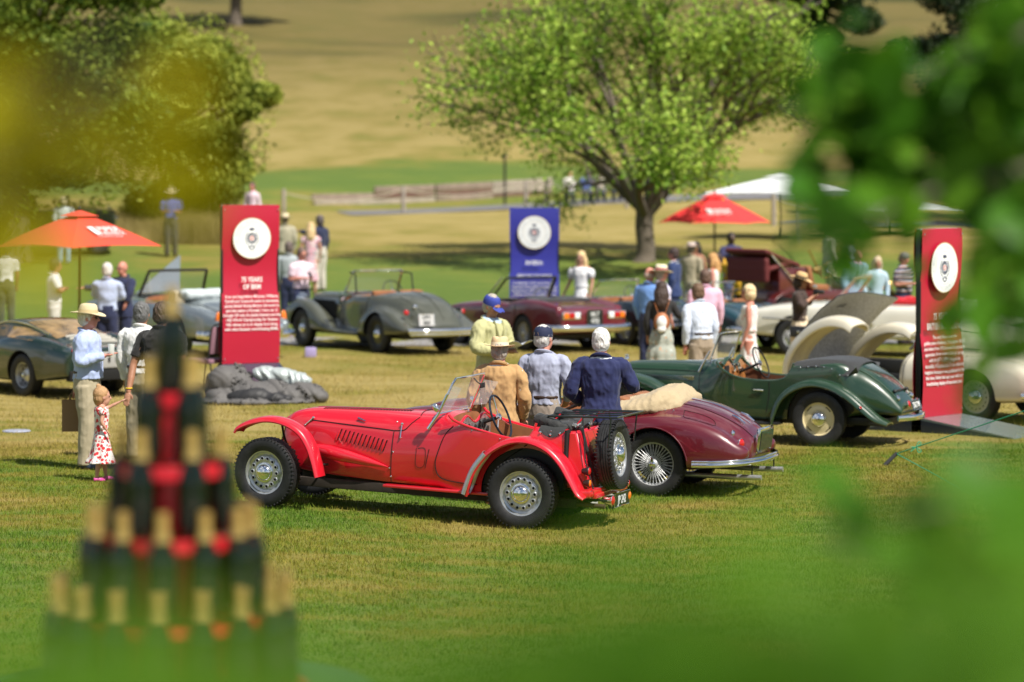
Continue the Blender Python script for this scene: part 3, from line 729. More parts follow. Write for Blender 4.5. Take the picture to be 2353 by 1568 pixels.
def wells(WB, r, y0, y1, m=DARK, z=None, r2=None, front=True):
    out = []
    for s in (1, -1):
        a, b = (y0, y1) if s > 0 else (-y1, -y0)
        out.append(wellcut(0, 0, r, a, b, m, z))
        if front: out.append(wellcut(WB, 0, r2 or r, a, b, m, z))
    return out
def wheels4(car, WB, y, r, w_, rim, style, steer=0, mcol=None, detail=False, yf=None):
    for s in (1, -1):
        wheel(car, 0, s * y, r, w_, rim, style, s, mcol=mcol, detail=detail); wheel(car, WB, s * (yf or y), r, w_, rim, style, s, steer=steer, mcol=mcol, detail=detail)

def maroon_tourer():
    M = paint('maroon_paint', (.105, .005, .012))
    car = place_car('drophead_car', 'deep maroon open car with wire wheels and a folded beige hood, behind the red roadster', 1503, 30.85, .66, 161)
    WB = 2.52
    st = [(3.10, .46, .58, .30, 'round'), (3.0, .36, .68, .48, 'round'), (2.75, .29, .76, .58, 'round'), (2.3, .26, .83, .62, 'round'), (1.7, .25, .88, .66, 'round'), (1.2, .25, .92, .70, 'round'),
          (.6, .25, .93, .72, 'round'), (.1, .26, .985, .73, 'arch'), (-.27, .27, .955, .71, 'arch'), (-.56, .29, .875, .66, 'arch'), (-.82, .32, .74, .56, 'arch'), (-.97, .37, .60, .42, 'round')]
    rb = [(1.15, .30, .55, .03, 'round'), (.75, .28, .74, .16, 'round'), (.3, .28, .82, .21, 'round'), (-.05, .28, .84, .23, 'round'), (-.40, .30, .80, .22, 'round'), (-.69, .32, .70, .19, 'round'), (-.89, .36, .56, .13, 'round'), (-.98, .42, .50, .05, 'round')]
    fb = [(3.14, .44, .60, .10, 'round'), (3.0, .34, .74, .19, 'round'), (2.7, .28, .84, .23, 'round'), (2.3, .28, .86, .23, 'round'), (1.9, .28, .80, .22, 'round'), (1.3, .28, .62, .14, 'round'), (.8, .3, .5, .03, 'round')]
    o, B = body_of(car, st, [(.56, rb), (.56, fb)], wells(WB, .375, .50, .95, DARK, .335) + [pit(1.28, .42, .56, .45, LEATH)], M, .02, 10)
    wheels4(car, WB, .655, .335, .155, .228, 'wire', detail=True)
    # arch lips
    for s in (1, -1):
        P = []
        for a in np.linspace(.12, PI - .12, 21):
            q = on_side(B, math.cos(a) * .382, .335 + math.sin(a) * .382, s, .001)
            if q: P.append(q)
        if len(P) > 4: MB().tube(P, .008, 6).build('arch_lip', M, car)
    # hood cover, beige
    beige = mat('beige_canvas', (.42, .33, .20), .85, bump=.3, bscale=25, sheen=.2)
    mb = MB(); rows = []
    for x, zt, w_, zb in ((.50, .93, .60, .90), (.40, .97, .64, .88), (.22, 1.00, .65, .90), (.02, 1.10, .60, .93), (-.10, 1.10, .50, .93), (-.22, .985, .42, .93)):
        rows.append([Vector((x, y * w_, zb + (zt - zb) * h)) for y, h in ((-1.06, -.35), (-1.0, .25), (-.85, .75), (-.5, .95), (0, 1), (.5, .95), (.85, .75), (1.0, .25), (1.06, -.35))] + [Vector((x, .9 * w_, zb - .10)), Vector((x, -.9 * w_, zb - .10))])
    mb.grid([[Vector(tuple(p)) for p in r_] for r_ in rows], closed=True, cap=True)
    m_ = fuse(mb, 'folded_hood', beige, .018, 6); displ(m_, .014, (11, 4, 6), 2); ho = link('folded_hood', m_, car)
    sb = MB()
    for k in range(9):
        q = on_side(B, .5 - k * .085, .865 + .0 * k, 1, .02)
        if q: sb.ell(q, (.009, .006, .009), 8, 6)
    sb.build('press_stud', CHROME, ho)
    windscreen(car, 1.28, .93, 1.10, 1.27, .56, .50, CHROME, .10); windscreen
    seat(car, .50, .28, .55, .44, LEATH, .45); seat(car, .50, -.28, .55, .44, LEATH, .45)
    steering(car, (.92, -.30, .93), .2, 22)
    # boot lid line, hinges, fuel flap, handle
    for s in (1, -1): line_on(B, [(-.22, s * .36), (-.55, s * .355), (-.85, s * .31), (-1.02, s * .26)], on_top, .004, 6, HOLE, 'shut_line', car)
    line_on(B, [(-.22, .36), (-.20, .2), (-.19, 0), (-.20, -.2), (-.22, -.36)], on_top, .004, 6, HOLE, 'shut_line', car)
    line_on(B, [(-.15, 0), (-.5, 0), (-.85, 0)], on_top, .010, 6, CHROME, 'boot_strip', car)
    line_on(B, [(-.28, .50), (-.58, .49), (-.60, .60), (-.33, .63), (-.28, .50)], on_top, .0028, 5, HOLE, 'fuel_flap_line', car)
    for s in (.18, -.18):
        a, b = on_top(B, -.70, s, .012), on_top(B, -.84, s * 1.05, .014)
        if a and b: MB().tube([a, (a + b) / 2 + Vector((0, 0, .01)), b], [.010, .018, .007], 8).build('boot_hinge', CHROME, car)
    # plate box, tail lamps
    fr = MB(); y, z = .0, .56
    fr.box((-1.0, 0, .56), (.05, .56, .26), Matrix.Rotation(R(-8), 3, 'Y'), bev=.02); po = fr.build('plate_box', CHROME, car)
    MB().box((-1.027, 0, .56), (.01, .50, .20), Matrix.Rotation(R(-8), 3, 'Y')).build('plate_glass', mat('dark_glass', (.02, .03, .03), .08, spec=.8), po)
    for s in (1, -1):
        q = on_back(B, s * .56, .56, .0)
        if q: lamp(car, q + Vector((-.012, 0, 0)), (-1, s * .35, .05), .050, .06, REDG)
        q = on_back(B, s * .50, .655, .0)
        if q: lamp(car, q + Vector((-.008, 0, 0)), (-1, s * .3, .1), .032, .04, CHROME, 'reflector')
    # rear bumper, three stacked rolls
    for dz, r_ in ((.0, .026), (.034, .014)):
        bar(car, [(-.45, .83, .345 + dz), (-.70, .80, .35 + dz), (-.92, .66, .36 + dz), (-1.05, .36, .365 + dz), (-1.08, 0, .37 + dz), (-1.05, -.36, .365 + dz), (-.92, -.66, .36 + dz), (-.70, -.80, .35 + dz), (-.45, -.83, .345 + dz)], r_, 'bumper', CHROME)
    bar(car, [(3.0, .7, .38), (3.2, .4, .38), (3.24, 0, .38), (3.2, -.4, .38), (3.0, -.7, .38)], .04, 'bumper', CHROME)
    for y in (.42, .05 - .55):
        MB().tube([(.2, y, .22), (-.8, y, .20), (-1.08, y, .20)], .028, 12).build('exhaust_pipe', SILVER, car); MB().tube([(-.98, y, .2), (-.98, y, .33)], .008, 6).build('pipe_hanger', DARK, car)
    MB().lathe([(.001, .002), (.17, .002)], 28, AX(on_side(B, 1.75, .60, 1, .003) or (1.75, .75, .6), (0, 1, .1))).build('race_roundel', WHITE, car)
    MB().lathe([(.001, .002), (.15, .004)], 28, AX(on_top(B, 1.9, .2, .004), (0, 0, 1))).build('race_roundel', WHITE, car)
    MB().box((1.2, 0, .28), (2.4, 1.0, .1), None, bev=.02).build('floor_pan', DARK, car)
    line_on(B, [(1.22, .85), (1.25, .6), (1.15, .36), (.45, .36), (.38, .6), (.42, .85)], on_side, .003, 6, HOLE, 'shut_line', car)
    return car

def green_roadster():
    M = paint('green_paint', (.013, .042, .017)); cream = mat('cream_paint', (.66, .56, .33), .35, coat=.5)
    car = place_car('roadster', 'dark green prewar roadster with cream wheels and a black tonneau cover', 1881, 36.4, .64, 157)
    WB = 2.45
    st = [(2.78, .42, .88, .20, 'arch'), (2.66, .36, .945, .27, 'arch'), (2.3, .34, .965, .31, 'arch'), (1.8, .32, .975, .38, 'arch'), (1.50, .31, .985, .46, 'round'), (1.2, .30, .99, .52, 'tub'),
          (.7, .30, .96, .55, 'tub'), (.2, .32, .99, .56, 'tub'), (-.2, .34, 1.02, .55, 'tub'), (-.42, .37, .99, .52, 'round'), (-.64, .38, .86, .47, 'round'), (-.83, .38, .68, .42, 'round'), (-.97, .38, .50, .38, 'round')]
    mb = MB(); loft(mb, st, 6, 3)
    body = fuse(mb, 'body', M, .018, 4)
    P = sm([(1.42, 1.2), (1.36, 1.0), (1.25, .88), (1.05, .80), (.75, .775), (.50, .80), (.40, .90), (.36, 1.0), (.34, 1.2)], 4)
    s_ = MB(); s_.grid([[Vector((p[0], y, p[1])) for p in P] for y in (-.8, .8)], closed=True, cap=True)
    brown = mat('brown_hide', (.12, .045, .02), .5, var=.2)
    body = cut(body, [(s_, M), pit(1.38, .33, .46, .42, brown), wellcut(0, 0, .43, .50, .95, DARK, .34), wellcut(0, 0, .43, -.95, -.50, DARK, .34)], 'body')
    link('body', body, car); B = bvh(body)
    for s in (1, -1):
        MB().tube([Vector((p[0], s * .515, p[1])) for p in P[4:-4]], .016, 8).build('door_capping', M, car)
        a, b = (.44, .74) if s > 0 else (-.74, -.44)
        f = MB(); fender(f, [(.58, .24, a, b, .03), (.55, .36, a, b, .06), (.46, .55, a, b, .07), (.30, .68, a, b, .075), (.08, .745, a, b, .08), (-.16, .71, a, b, .08), (-.37, .60, a, b, .08), (-.56, .45, a, b, .075), (-.72, .34, a, b, .06), (-.88, .29, a, b, .03)], 5, th=.014)
        fo = f.build('rear_wing', M, car, 50)
        f = MB(); fender(f, [(2.86, .40, a, b, .03), (2.84, .52, a, b, .06), (2.74, .66, a, b, .07), (2.52, .75, a, b, .08), (2.25, .72, a, b, .08), (2.0, .60, a, b, .07), (1.75, .42, a, b, .05), (1.5, .29, a, b, .03)], 5, th=.014)
        f.build('front_wing', M, car, 50)
        MB().box((1.05, s * .60, .265), (1.1, .24, .03), None, bev=.01).build('running_board', DARK, car)
        # tail crease beside the luggage locker
        line_on(B, [(-.25, s * .40), (-.5, s * .38), (-.7, s * .35), (-.88, s * .32)], on_top, .009, 6, M, 'tail_moulding', car)
    # tonneau cover
    mb = MB(); rows = []
    for x in np.linspace(.36, -.44, 9):
        r_ = []
        for y in np.linspace(-.54, .54, 13):
            q = on_top(B, min(x, .30), y * (1 - .12 * max(0, -x - .2)), .0)
            z = (q.z if q else .98) + .022 + .03 * math.exp(-((x - .1) / .25) ** 2)
            r_.append(Vector((x, y * (1 - .12 * max(0, -x - .2)), max(z, .90) if abs(y) < .5 else max(z, .90) - .03)))
        rows.append(r_)
    mb.grid(rows); mb.grid([[p + Vector((0, 0, -.012)) for p in r_] for r_ in rows])
    to = mb.build('tonneau_cover', BLKTX, car, 180)
    sb = MB()
    for k in range(7):
        for s in (1, -1):
            p = rows[min(8, k + 1)][12 if s > 0 else 0]; sb.ell(p + Vector((0, s * .012, -.0)), (.010, .008, .010), 8, 6)
    sb.build('press_stud', CHROME, to)
    windscreen(car, 1.52, .99, 1.40, 1.33, .44, .42, CHROME, .05, .010); 
    for s in (1, -1): MB().tube([(1.46, s * .46, 1.12), (1.54, s * .475, .98), (1.60, s * .49, .86)], .012, 8, flat=.5).build('screen_bracket', CHROME, car)
    # dash
    wood = mat('polished_wood', (.42, .17, .05), .25, coat=.5, var=.25, vscale=12, aniso=(1, 8, 1))
    rows = [];
    for y in np.linspace(-.45, .45, 31):
        top = .93 + .085 * math.exp(-((abs(y) - .24) / .14) ** 2); rows.append([Vector((1.30, y, .74)), Vector((1.30, y, top))])
    d = MB(); d.grid(rows); d.grid([[p + Vector((.02, 0, 0)) for p in r_] for r_ in rows]); do = d.build('dashboard', wood, car, 0)
    MB().tube([r_[1] + Vector((.01, 0, .005)) for r_ in rows], .028, 10).build('scuttle_roll', M, do)
    g = MB()
    for y, z, r_ in ((.05, .90, .055), (-.12, .90, .055), (-.25, .86, .03)): g.lathe([(r_, 0), (r_, .02), (r_ * .9, .02), (.001, .012)], 20, AX((1.295, y, z), (-1, 0, 0)))
    g.build('gauge', CHROME, do); MB().box((1.294, .30, .88), (.01, .17, .11), None, bev=.004).build('glove_box', HOLE, do)
    steering(car, (1.02, -.22, .95), .205, 24); seat(car, .45, .25, .52, .44, brown, .42); seat(car, .45, -.25, .52, .44, brown, .42)
    # bonnet grilles and lines
    mb = MB()
    for k in range(3):
        P3 = [on_side(B, x, .79 - k * .018, 1, .004) for x in np.linspace(2.45, 1.70, 9)]; P3 = [p for p in P3 if p]
        mb.tube(P3, .005, 6)
    mb.build('bonnet_louvre', CHROME, car)
    line_on(B, [(2.62, .86), (2.0, .86), (1.62, .855)], on_side, .004, 6, HOLE, 'shut_line', car); line_on(B, [(1.62, .97), (1.62, .6), (1.62, .33)], on_side, .004, 5, HOLE, 'shut_line', car)
    line_on(B, [(.66, .775), (.66, .6), (.70, .38)], on_side, .004, 5, HOLE, 'shut_line', car)
    for s in (1, -1): line_on(B, [(1.6, s * .30), (1.62, 0)], on_top, .004, 5, HOLE, 'shut_line', car)
    q = on_side(B, .80, .66, 1, .02)
    if q: MB().tube([q + Vector((-.07, 0, 0)), q + Vector((.06, 0, .005))], [.012, .007], 8).build('door_handle', CHROME, car)
    gr = MB(); gr.tube(sm([(2.80, -.19, .45), (2.82, -.20, .82), (2.80, 0, .93), (2.82, .20, .82), (2.80, .19, .45)], 4), .022, 8)
    for k in range(9): y = (k - 4) * .04; gr.tube([(2.81, y, .46), (2.81, y, .88)], .006, 6)
    gr.build('radiator_grille', CHROME, car); MB().lathe([(.03, 0), (.03, .03), (.015, .05), (.05, .06), (.001, .065)], 14, AX((2.74, 0, .96), (0, 0, 1))).build('radiator_cap', CHROME, car)
    # tail: handle rail, lamps, plate, bumper
    for s in (.26, -.26):
        q = on_back(B, s, .66, .02)
        if q: MB().ell(q, (.03, .03, .022)).build('locker_hinge', DARK, car)
    a, b = on_back(B, .26, .66, .03), on_back(B, -.26, .66, .03)
    if a and b: MB().tube([a, b], .008, 6).build('locker_rail', DARK, car)
    for s in (1, -1):
        q = on_back(B, s * .30, .585, .02)
        if q: lamp(car, q, (-1, 0, .5), .038, .05, CHROME, 'spot_lamp')
        lamp(car, (-1.01, s * .20, .52), (-1, 0, .25), .045, .06, REDG)
        lamp(car, (-1.10, s * .16, .36), (-1, 0, 0), .028, .04, ORG, 'indicator_lamp', DARK)
        lamp(car, (-.56, s * .745, .50), (-1, s * .6, .3), .018, .03, REDG, 'reflector', DARK)
    plate(car, (-1.05, 0, .50), 180, .34, .12, '376 TW', mat('black_plate', (.012, .016, .012), .4), WHITE, .10, -20)
    bar(car, [(-.96, .5, .36), (-1.08, .25, .36), (-1.11, 0, .36), (-1.08, -.25, .36), (-.96, -.5, .36)], .035, 'bumper', CHROME, flat=.4, up=(0, 0, 1))
    MB().box((.8, 0, .30), (3.2, .8, .1), None, bev=.02).build('chassis', DARK, car)
    wheels4(car, WB, .60, .335, .14, .205, 'disc', mcol=cream)
    return car

def grey_drophead():
    M = paint('grey_paint', (.072, .076, .055))
    car = place_car('drophead_car', 'olive grey vintage drophead seen from behind with full wings and chrome bumper', 868, 55.1, .74, 124)
    WB = 2.75
    st = [(3.35, .50, .95, .22, 'arch'), (3.2, .42, 1.02, .30, 'arch'), (2.6, .38, 1.05, .36, 'arch'), (2.0, .36, 1.06, .44, 'arch'), (1.6, .34, 1.07, .56, 'round'), (1.0, .34, 1.04, .66, 'tub'), (.5, .34, 1.06, .68, 'tub'), (.1, .35, 1.12, .66, 'round'),
          (-.3, .36, 1.10, .62, 'arch'), (-.7, .38, .97, .55, 'arch'), (-1.0, .40, .76, .46, 'arch'), (-1.18, .42, .56, .36, 'round')]
    rb = [(.75, .34, .40, .10, 'arch'), (.62, .34, .62, .17, 'arch'), (.35, .34, .78, .20, 'arch'), (0, .34, .86, .21, 'arch'), (-.4, .36, .80, .22, 'arch'), (-.75, .38, .65, .21, 'arch'), (-1.02, .42, .52, .16, 'round'), (-1.12, .44, .48, .08, 'round')]
    fb = [(3.45, .50, .62, .10, 'arch'), (3.35, .42, .78, .17, 'arch'), (3.05, .40, .90, .19, 'arch'), (2.7, .40, .90, .20, 'arch'), (2.3, .36, .74, .19, 'arch'), (1.9, .33, .52, .18, 'arch'), (1.5, .32, .40, .17, 'round'), (.7, .32, .37, .16, 'round')]
    o, B = body_of(car, st, [(.63, rb), (.63, fb)], wells(WB, .40, .50, 1.0, DARK, .37) + [pit(1.55, .35, .54, .5, LEATH)], M, .028, 6)
    wheels4(car, WB, .70, .36, .15, .21, 'disc', mcol=mat('black_enamel', (.012, .016, .018), .3, coat=.5), steer=0)
    line_on(B, [(.0, 0), (-.6, 0), (-1.1, 0)], on_top, .013, 8, M, 'boot_ridge', car)
    for s in (1, -1): line_on(B, [(-.25, s * .42), (-.7, s * .40), (-1.0, s * .30)], on_top, .005, 6, HOLE, 'shut_line', car)
    windscreen(car, 1.55, 1.07, 1.32, 1.48, .58, .54, CHROME, .10, .020); 
    for s in (1, -1): MB().tube([(1.30, s * .56, 1.46), (1.0, s * .62, 1.48 - .05), (.95, s * .63, 1.08)], .016, 6).build('window_frame', DARK, car)
    steering(car, (1.15, -.30, 1.10), .21, 25); seat(car, .60, .3, .72, .5, LEATH, .42); seat(car, .60, -.3, .72, .5, LEATH, .42)
    bar(car, [(-1.20, .82, .46), (-1.34, .5, .46), (-1.40, 0, .46), (-1.34, -.5, .46), (-1.20, -.82, .46)], .045, 'bumper', CHROME, flat=.5, up=(0, 0, 1))
    bar(car, [(-1.20, .78, .40), (-1.34, .5, .40), (-1.38, 0, .40), (-1.34, -.5, .40), (-1.20, -.78, .40)], .03, 'bumper', CHROME, flat=.5, up=(0, 0, 1))
    plate(car, (-1.18, .42, .66), 170, .30, .22, 'DPV\n868', mat('pale_plate', (.5, .5, .5), .4), mat('black_plate', (.012, .016, .012), .4), .10, -8)
    for s in (1, -1):
        lamp(car, (-.80, s * .62, .78), (-1, s * .4, .2), .05, .07, REDG); lamp(car, (-1.12, s * .15, .54), (-1, 0, .3), .03, .03, CHROME, 'spot_lamp'); lamp(car, (3.35, s * .42, .90), (1, 0, 0), .11, .2, CHROME, 'headlamp')
    q = on_back(B, .40, .86, .02); MB().ell(q or (-1, .4, .86), (.03, .05, .05)).build('badge', CHROME, car)
    MB().tube(sm([(1.5, .70, 1.07), (.8, .72, 1.06), (.3, .70, 1.10)], 4), .012, 6).build('door_capping', CHROME, car)
    line_on(B, [(1.45, 1.03), (1.5, .7), (1.4, .42), (.62, .42), (.5, .9), (.45, 1.03)], on_side, .006, 6, HOLE, 'shut_line', car)
    line_on(B, [(3.1, .93), (2.4, .96), (1.7, .98)], on_side, .006, 6, HOLE, 'shut_line', car); line_on(B, [(1.62, 1.04), (1.64, .7), (1.6, .42)], on_side, .006, 6, HOLE, 'shut_line', car)
    mb = MB(); mb.grid([[Vector((x, y, z)) for z in (.52, .90)] for x, y in ((2.95, .40), (2.0, .46))]); mb.build('bonnet_vent', HOLE, car)
    MB().box((1.2, 0, .34), (3.8, 1.2, .12), None, bev=.02).build('chassis', DARK, car)
    return car

def maroon_convertible():
    M = paint('dark_red_paint', (.13, .007, .016))
    car = place_car('convertible_car', 'dark red convertible with twin tail lamp clusters and wire wheels, near the blue banner', 1203, 56.0, .76, 122)
    WB = 2.4
    st = [(3.2, .45, .66, .55, 'slab'), (3.05, .36, .74, .68, 'slab'), (2.4, .30, .84, .76, 'slab'), (1.5, .28, .90, .78, 'slab'), (.6, .28, .90, .78, 'slab'), (-.2, .30, .92, .78, 'slab'), (-.8, .33, .88, .76, 'slab'), (-1.15, .38, .82, .73, 'slab'), (-1.25, .44, .76, .71, 'slab')]
    rb = [(1.2, .30, .7, .04, 'round'), (.6, .30, .88, .10, 'round'), (0, .30, .96, .14, 'round'), (-.6, .32, .94, .12, 'round'), (-1.1, .36, .86, .08, 'round')]
    o, B = body_of(car, st, [(.66, rb)], wells(WB, .375, .58, 1.0, DARK, .33) + [pit(1.35, .15, .58, .45, mat('black_hide', (.02, .02, .02), .5))], M, .028, 5)
    wheels4(car, WB, .70, .33, .165, .20, 'wire')
    windscreen(car, 1.45, .90, 1.02, 1.33, .66, .56, DARK, .10, .022)
    for s in (1, -1): MB().tube([(1.47, s * .70, .90), (1.04, s * .59, 1.34)], .016, 6).build('screen_pillar', CHROME, car)
    hb = MB()
    for y in (-.3, .3): hb.box((-.02, y, .93), (.5, .5, .10), None, bev=.04)
    hb.box((-.05, 0, .93), (.45, 1.25, .07), None, bev=.03); m_ = fuse(hb, 'folded_hood', BLKTX, .025, 3); link('folded_hood', m_, car)
    seat(car, .35, .3, .55, .5, BLKTX, .45); seat(car, .35, -.3, .55, .5, BLKTX, .45); steering(car, (1.0, -.32, .93), .2, 22)
    for s in (1, -1):
        for k, (dy, m) in enumerate(((.62, ORG), (.50, REDG), (.38, WHITE))):
            b = MB(); b.box((-1.262, s * dy, .70), (.03, .11, .11), None, bev=.012); b.build('tail_lamp', m, car)
        MB().box((-1.25, s * .5, .70), (.03, .40, .145), None, bev=.012).build('lamp_surround', CHROME, car)
    plate(car, (-1.28, 0, .66), 180, .34, .28, 'MLT\n420J', mat('black_plate', (.012, .016, .012), .4), mat('silver_digit', (.6, .62, .62), .4), .12)
    bar(car, [(-.95, .86, .47), (-1.25, .80, .47), (-1.37, .3, .47), (-1.37, -.3, .47), (-1.25, -.80, .47), (-.95, -.86, .47)], .055, 'bumper', CHROME, flat=.5, up=(0, 0, 1))
    line_on(B, [(-.35, .60), (-.9, .58), (-1.15, .55)], on_top, .006, 6, HOLE, 'shut_line', car)
    line_on(B, [(1.3, .86), (1.32, .6), (1.25, .36), (.35, .36), (.25, .6), (.3, .86)], on_side, .006, 6, HOLE, 'shut_line', car)
    MB().box((1.0, 0, .30), (3.4, 1.2, .12), None, bev=.02).build('floor_pan', DARK, car)
    return car

def silver_drophead():
    M = paint('silver_blue_paint', (.24, .28, .30)); M.node_tree.nodes['Principled BSDF'].inputs['Metallic'].default_value = .5
    car = place_car('drophead_car', 'silver blue open touring car with orange tail lamps standing behind the red BRM banner', 405, 54.0, .80, 124)
    WB = 3.0
    st = [(3.9, .5, .80, .40, 'round'), (3.7, .40, .98, .52, 'round'), (3.0, .36, 1.04, .58, 'round'), (2.2, .34, 1.06, .64, 'round'), (1.8, .33, 1.05, .70, 'round'), (1.0, .33, 1.03, .74, 'round'), (.3, .34, 1.07, .74, 'round'), (-.3, .36, 1.04, .70, 'arch'),
          (-.8, .38, .96, .62, 'arch'), (-1.2, .42, .84, .52, 'arch'), (-1.5, .48, .68, .40, 'round')]
    rb = [(1.3, .36, .70, .05, 'round'), (.7, .34, .92, .18, 'round'), (.2, .34, .98, .22, 'round'), (-.4, .36, .94, .22, 'round'), (-.9, .38, .86, .19, 'round'), (-1.35, .44, .74, .13, 'round'), (-1.5, .5, .66, .05, 'round')]
    fb = [(4.0, .5, .7, .1, 'round'), (3.8, .4, .88, .20, 'round'), (3.3, .36, .96, .24, 'round'), (2.8, .36, .96, .23, 'round'), (2.0, .36, .86, .16, 'round'), (1.3, .36, .66, .05, 'round')]
    o, B = body_of(car, st, [(.62, rb), (.62, fb)], wells(WB, .42, .55, 1.1, DARK, .36) + [pit(1.75, .2, .60, .5, LEATH)], M, .03, 7)
    wheels4(car, WB, .72, .36, .17, .21, 'disc')
    windscreen(car, 1.85, 1.05, 1.55, 1.52, .66, .60, DARK, .10, .026)
    pane('quarter_light', [(1.80, .62, 1.10), (1.50, .60, 1.50), (1.30, .64, 1.10)], .01, GLASS, car)
    seat(car, .75, .3, .72, .5, mat('cream_hide', (.55, .50, .38), .5), .45); seat(car, .75, -.3, .72, .5, mat('cream_hide', (.55, .50, .38), .5), .45)
    h = MB(); h.box((.12, 0, 1.12), (.42, 1.25, .16), None, bev=.07); m_ = fuse(h, 'hood_cover', mat('pale_hood', (.50, .56, .58), .8, bump=.2), .03, 4); displ(m_, .02, (5, 4, 5)); link('hood_cover', m_, car)
    for s in (1, -1):
        b = MB(); b.ell((-1.34, s * .66, .72), (.05, .06, .15), 14, 10); b.build('tail_lamp', ORG, car); MB().ell((-1.35, s * .66, .56), (.05, .05, .05)).build('lamp_base', CHROME, car)
        MB().box((-1.62, s * .45, .52), (.06, .07, .26), None, bev=.02).build('overrider', CHROME, car)
    bar(car, [(-1.0, .90, .45), (-1.4, .84, .45), (-1.6, .4, .45), (-1.62, 0, .45), (-1.6, -.4, .45), (-1.4, -.84, .45), (-1.0, -.9, .45)], .07, 'bumper', CHROME, flat=.5, up=(0, 0, 1))
    for s in (1, -1): line_on(B, [(-.25, s * .50), (-.8, s * .47), (-1.3, s * .38)], on_top, .006, 6, HOLE, 'shut_line', car)
    MB().tube(sm([(1.8, .77, 1.0), (1.0, .80, .98), (.1, .80, 1.0)], 4), .014, 6).build('waist_strip', CHROME, car)
    MB().box((1.2, 0, .34), (4.2, 1.2, .12), None, bev=.02).build('floor_pan', DARK, car)
    # raised panel leaning open ahead of the screen
    pane('raised_panel', [(2.0, .62, 1.08), (2.1, -.35, 1.10), (2.35, -.5, 1.78)], .03, M, car)
    return car

def green_coupe():
    M = paint('dark_green_paint', (.006, .020, .012)); tanm = mat('orange_hide', (.42, .09, .02), .5)
    car = place_car('coupe_car', 'low dark green sports coupe with tan cabin at the left edge', 55, 44.2, .80, 132)
    WB = 2.5
    st = [(3.4, .40, .52, .50, 'slab'), (3.2, .30, .60, .68, 'slab'), (2.5, .24, .72, .78, 'slab'), (1.8, .22, .76, .80, 'slab'), (1.0, .22, .80, .82, 'slab'), (.2, .22, .84, .84, 'slab'), (-.3, .24, .82, .84, 'slab'), (-.8, .30, .78, .82, 'slab'), (-1.12, .34, .74, .80, 'slab')]
    rb = [(1.2, .30, .70, .05, 'round'), (.6, .30, .86, .16, 'round'), (0, .30, .90, .20, 'round'), (-.5, .32, .86, .16, 'round'), (-.9, .4, .78, .08, 'round')]
    rf = [(1.75, .60, .74, .50, 'round'), (1.35, .60, .98, .60, 'slab'), (.95, .60, 1.10, .60, 'slab'), (.5, .60, 1.11, .58, 'slab'), (-.1, .6, .95, .54, 'slab'), (-.75, .6, .80, .5, 'round')]
    def ex(mb): loft(mb, rf, 5, 3)
    o, B = body_of(car, st, [(.68, rb)], wells(WB, .37, .62, 1.1, DARK, .32), M, .028, 5, extra=ex)
    wheels4(car, WB, .74, .32, .22, .19, 'alloy')
    gl = MB()
    for s in (1,):
        rows = []
        for x in np.linspace(1.35, -.25, 14):
            a = on_side(B, x, .86 if x > -.1 else .84, s, .006); zt = np.interp(x, [-.25, .3, .9, 1.35], [.88, 1.00, 1.03, .90]); b = on_side(B, x, zt, s, .006)
            if a and b: rows.append([a, b])
        gl.grid(rows)
    gl.build('side_window', mat('glass_painted_reflection', (.25, .16, .07), .05, spec=.9, var=.7, vscale=5), car)  # pale amber reflections are painted into the glass colour as noise
    rows = []
    for x in np.linspace(.42, -.36, 8):
        r_ = [on_top(B, x, y, .008) for y in np.linspace(-.46, .46, 8)]
        if all(r_): rows.append(r_)
    gr = MB(); gr.grid(rows); ro = gr.build('rear_window', mat('glass_painted_reflection', (.25, .16, .07), .05, spec=.9, var=.7, vscale=5), car)  # rear glass shares the amber reflection painted in its base colour
    for k in range(4):
        P = [on_top(B, -.44 - k * .11, y, .03) for y in np.linspace(-.36, .36, 7)]; P = [p for p in P if p]; MB().tube(P, .018, 6, flat=.4).build('engine_slat', mat('pale_trim', (.5, .48, .42), .4), ro)
    MB().box((-1.13, 0, .57), (.03, 1.34, .24), None, bev=.02).build('tail_panel', mat('matt_grey', (.34, .34, .33), .5), car)
    tp = MB()
    for k in range(8): tp.box((-1.15, .46 - k * .13, .57), (.01, .035, .07))
    tp.build('tail_vent', HOLE, car)
    MB().box((-1.09, 0, .35), (.12, 1.5, .16), None, bev=.03).build('valance', HOLE, car)
    for s in (1, -1): MB().box((-1.13, s * .6, .725), (.03, .22, .035), None, bev=.01).build('tail_lamp', REDG, car)
    MB().tube(sm([(1.4, .62, .88), (.9, .56, 1.07), (.3, .53, 1.05), (-.3, .52, .92)], 5), .012, 6).build('window_trim', CHROME, car)
    return car

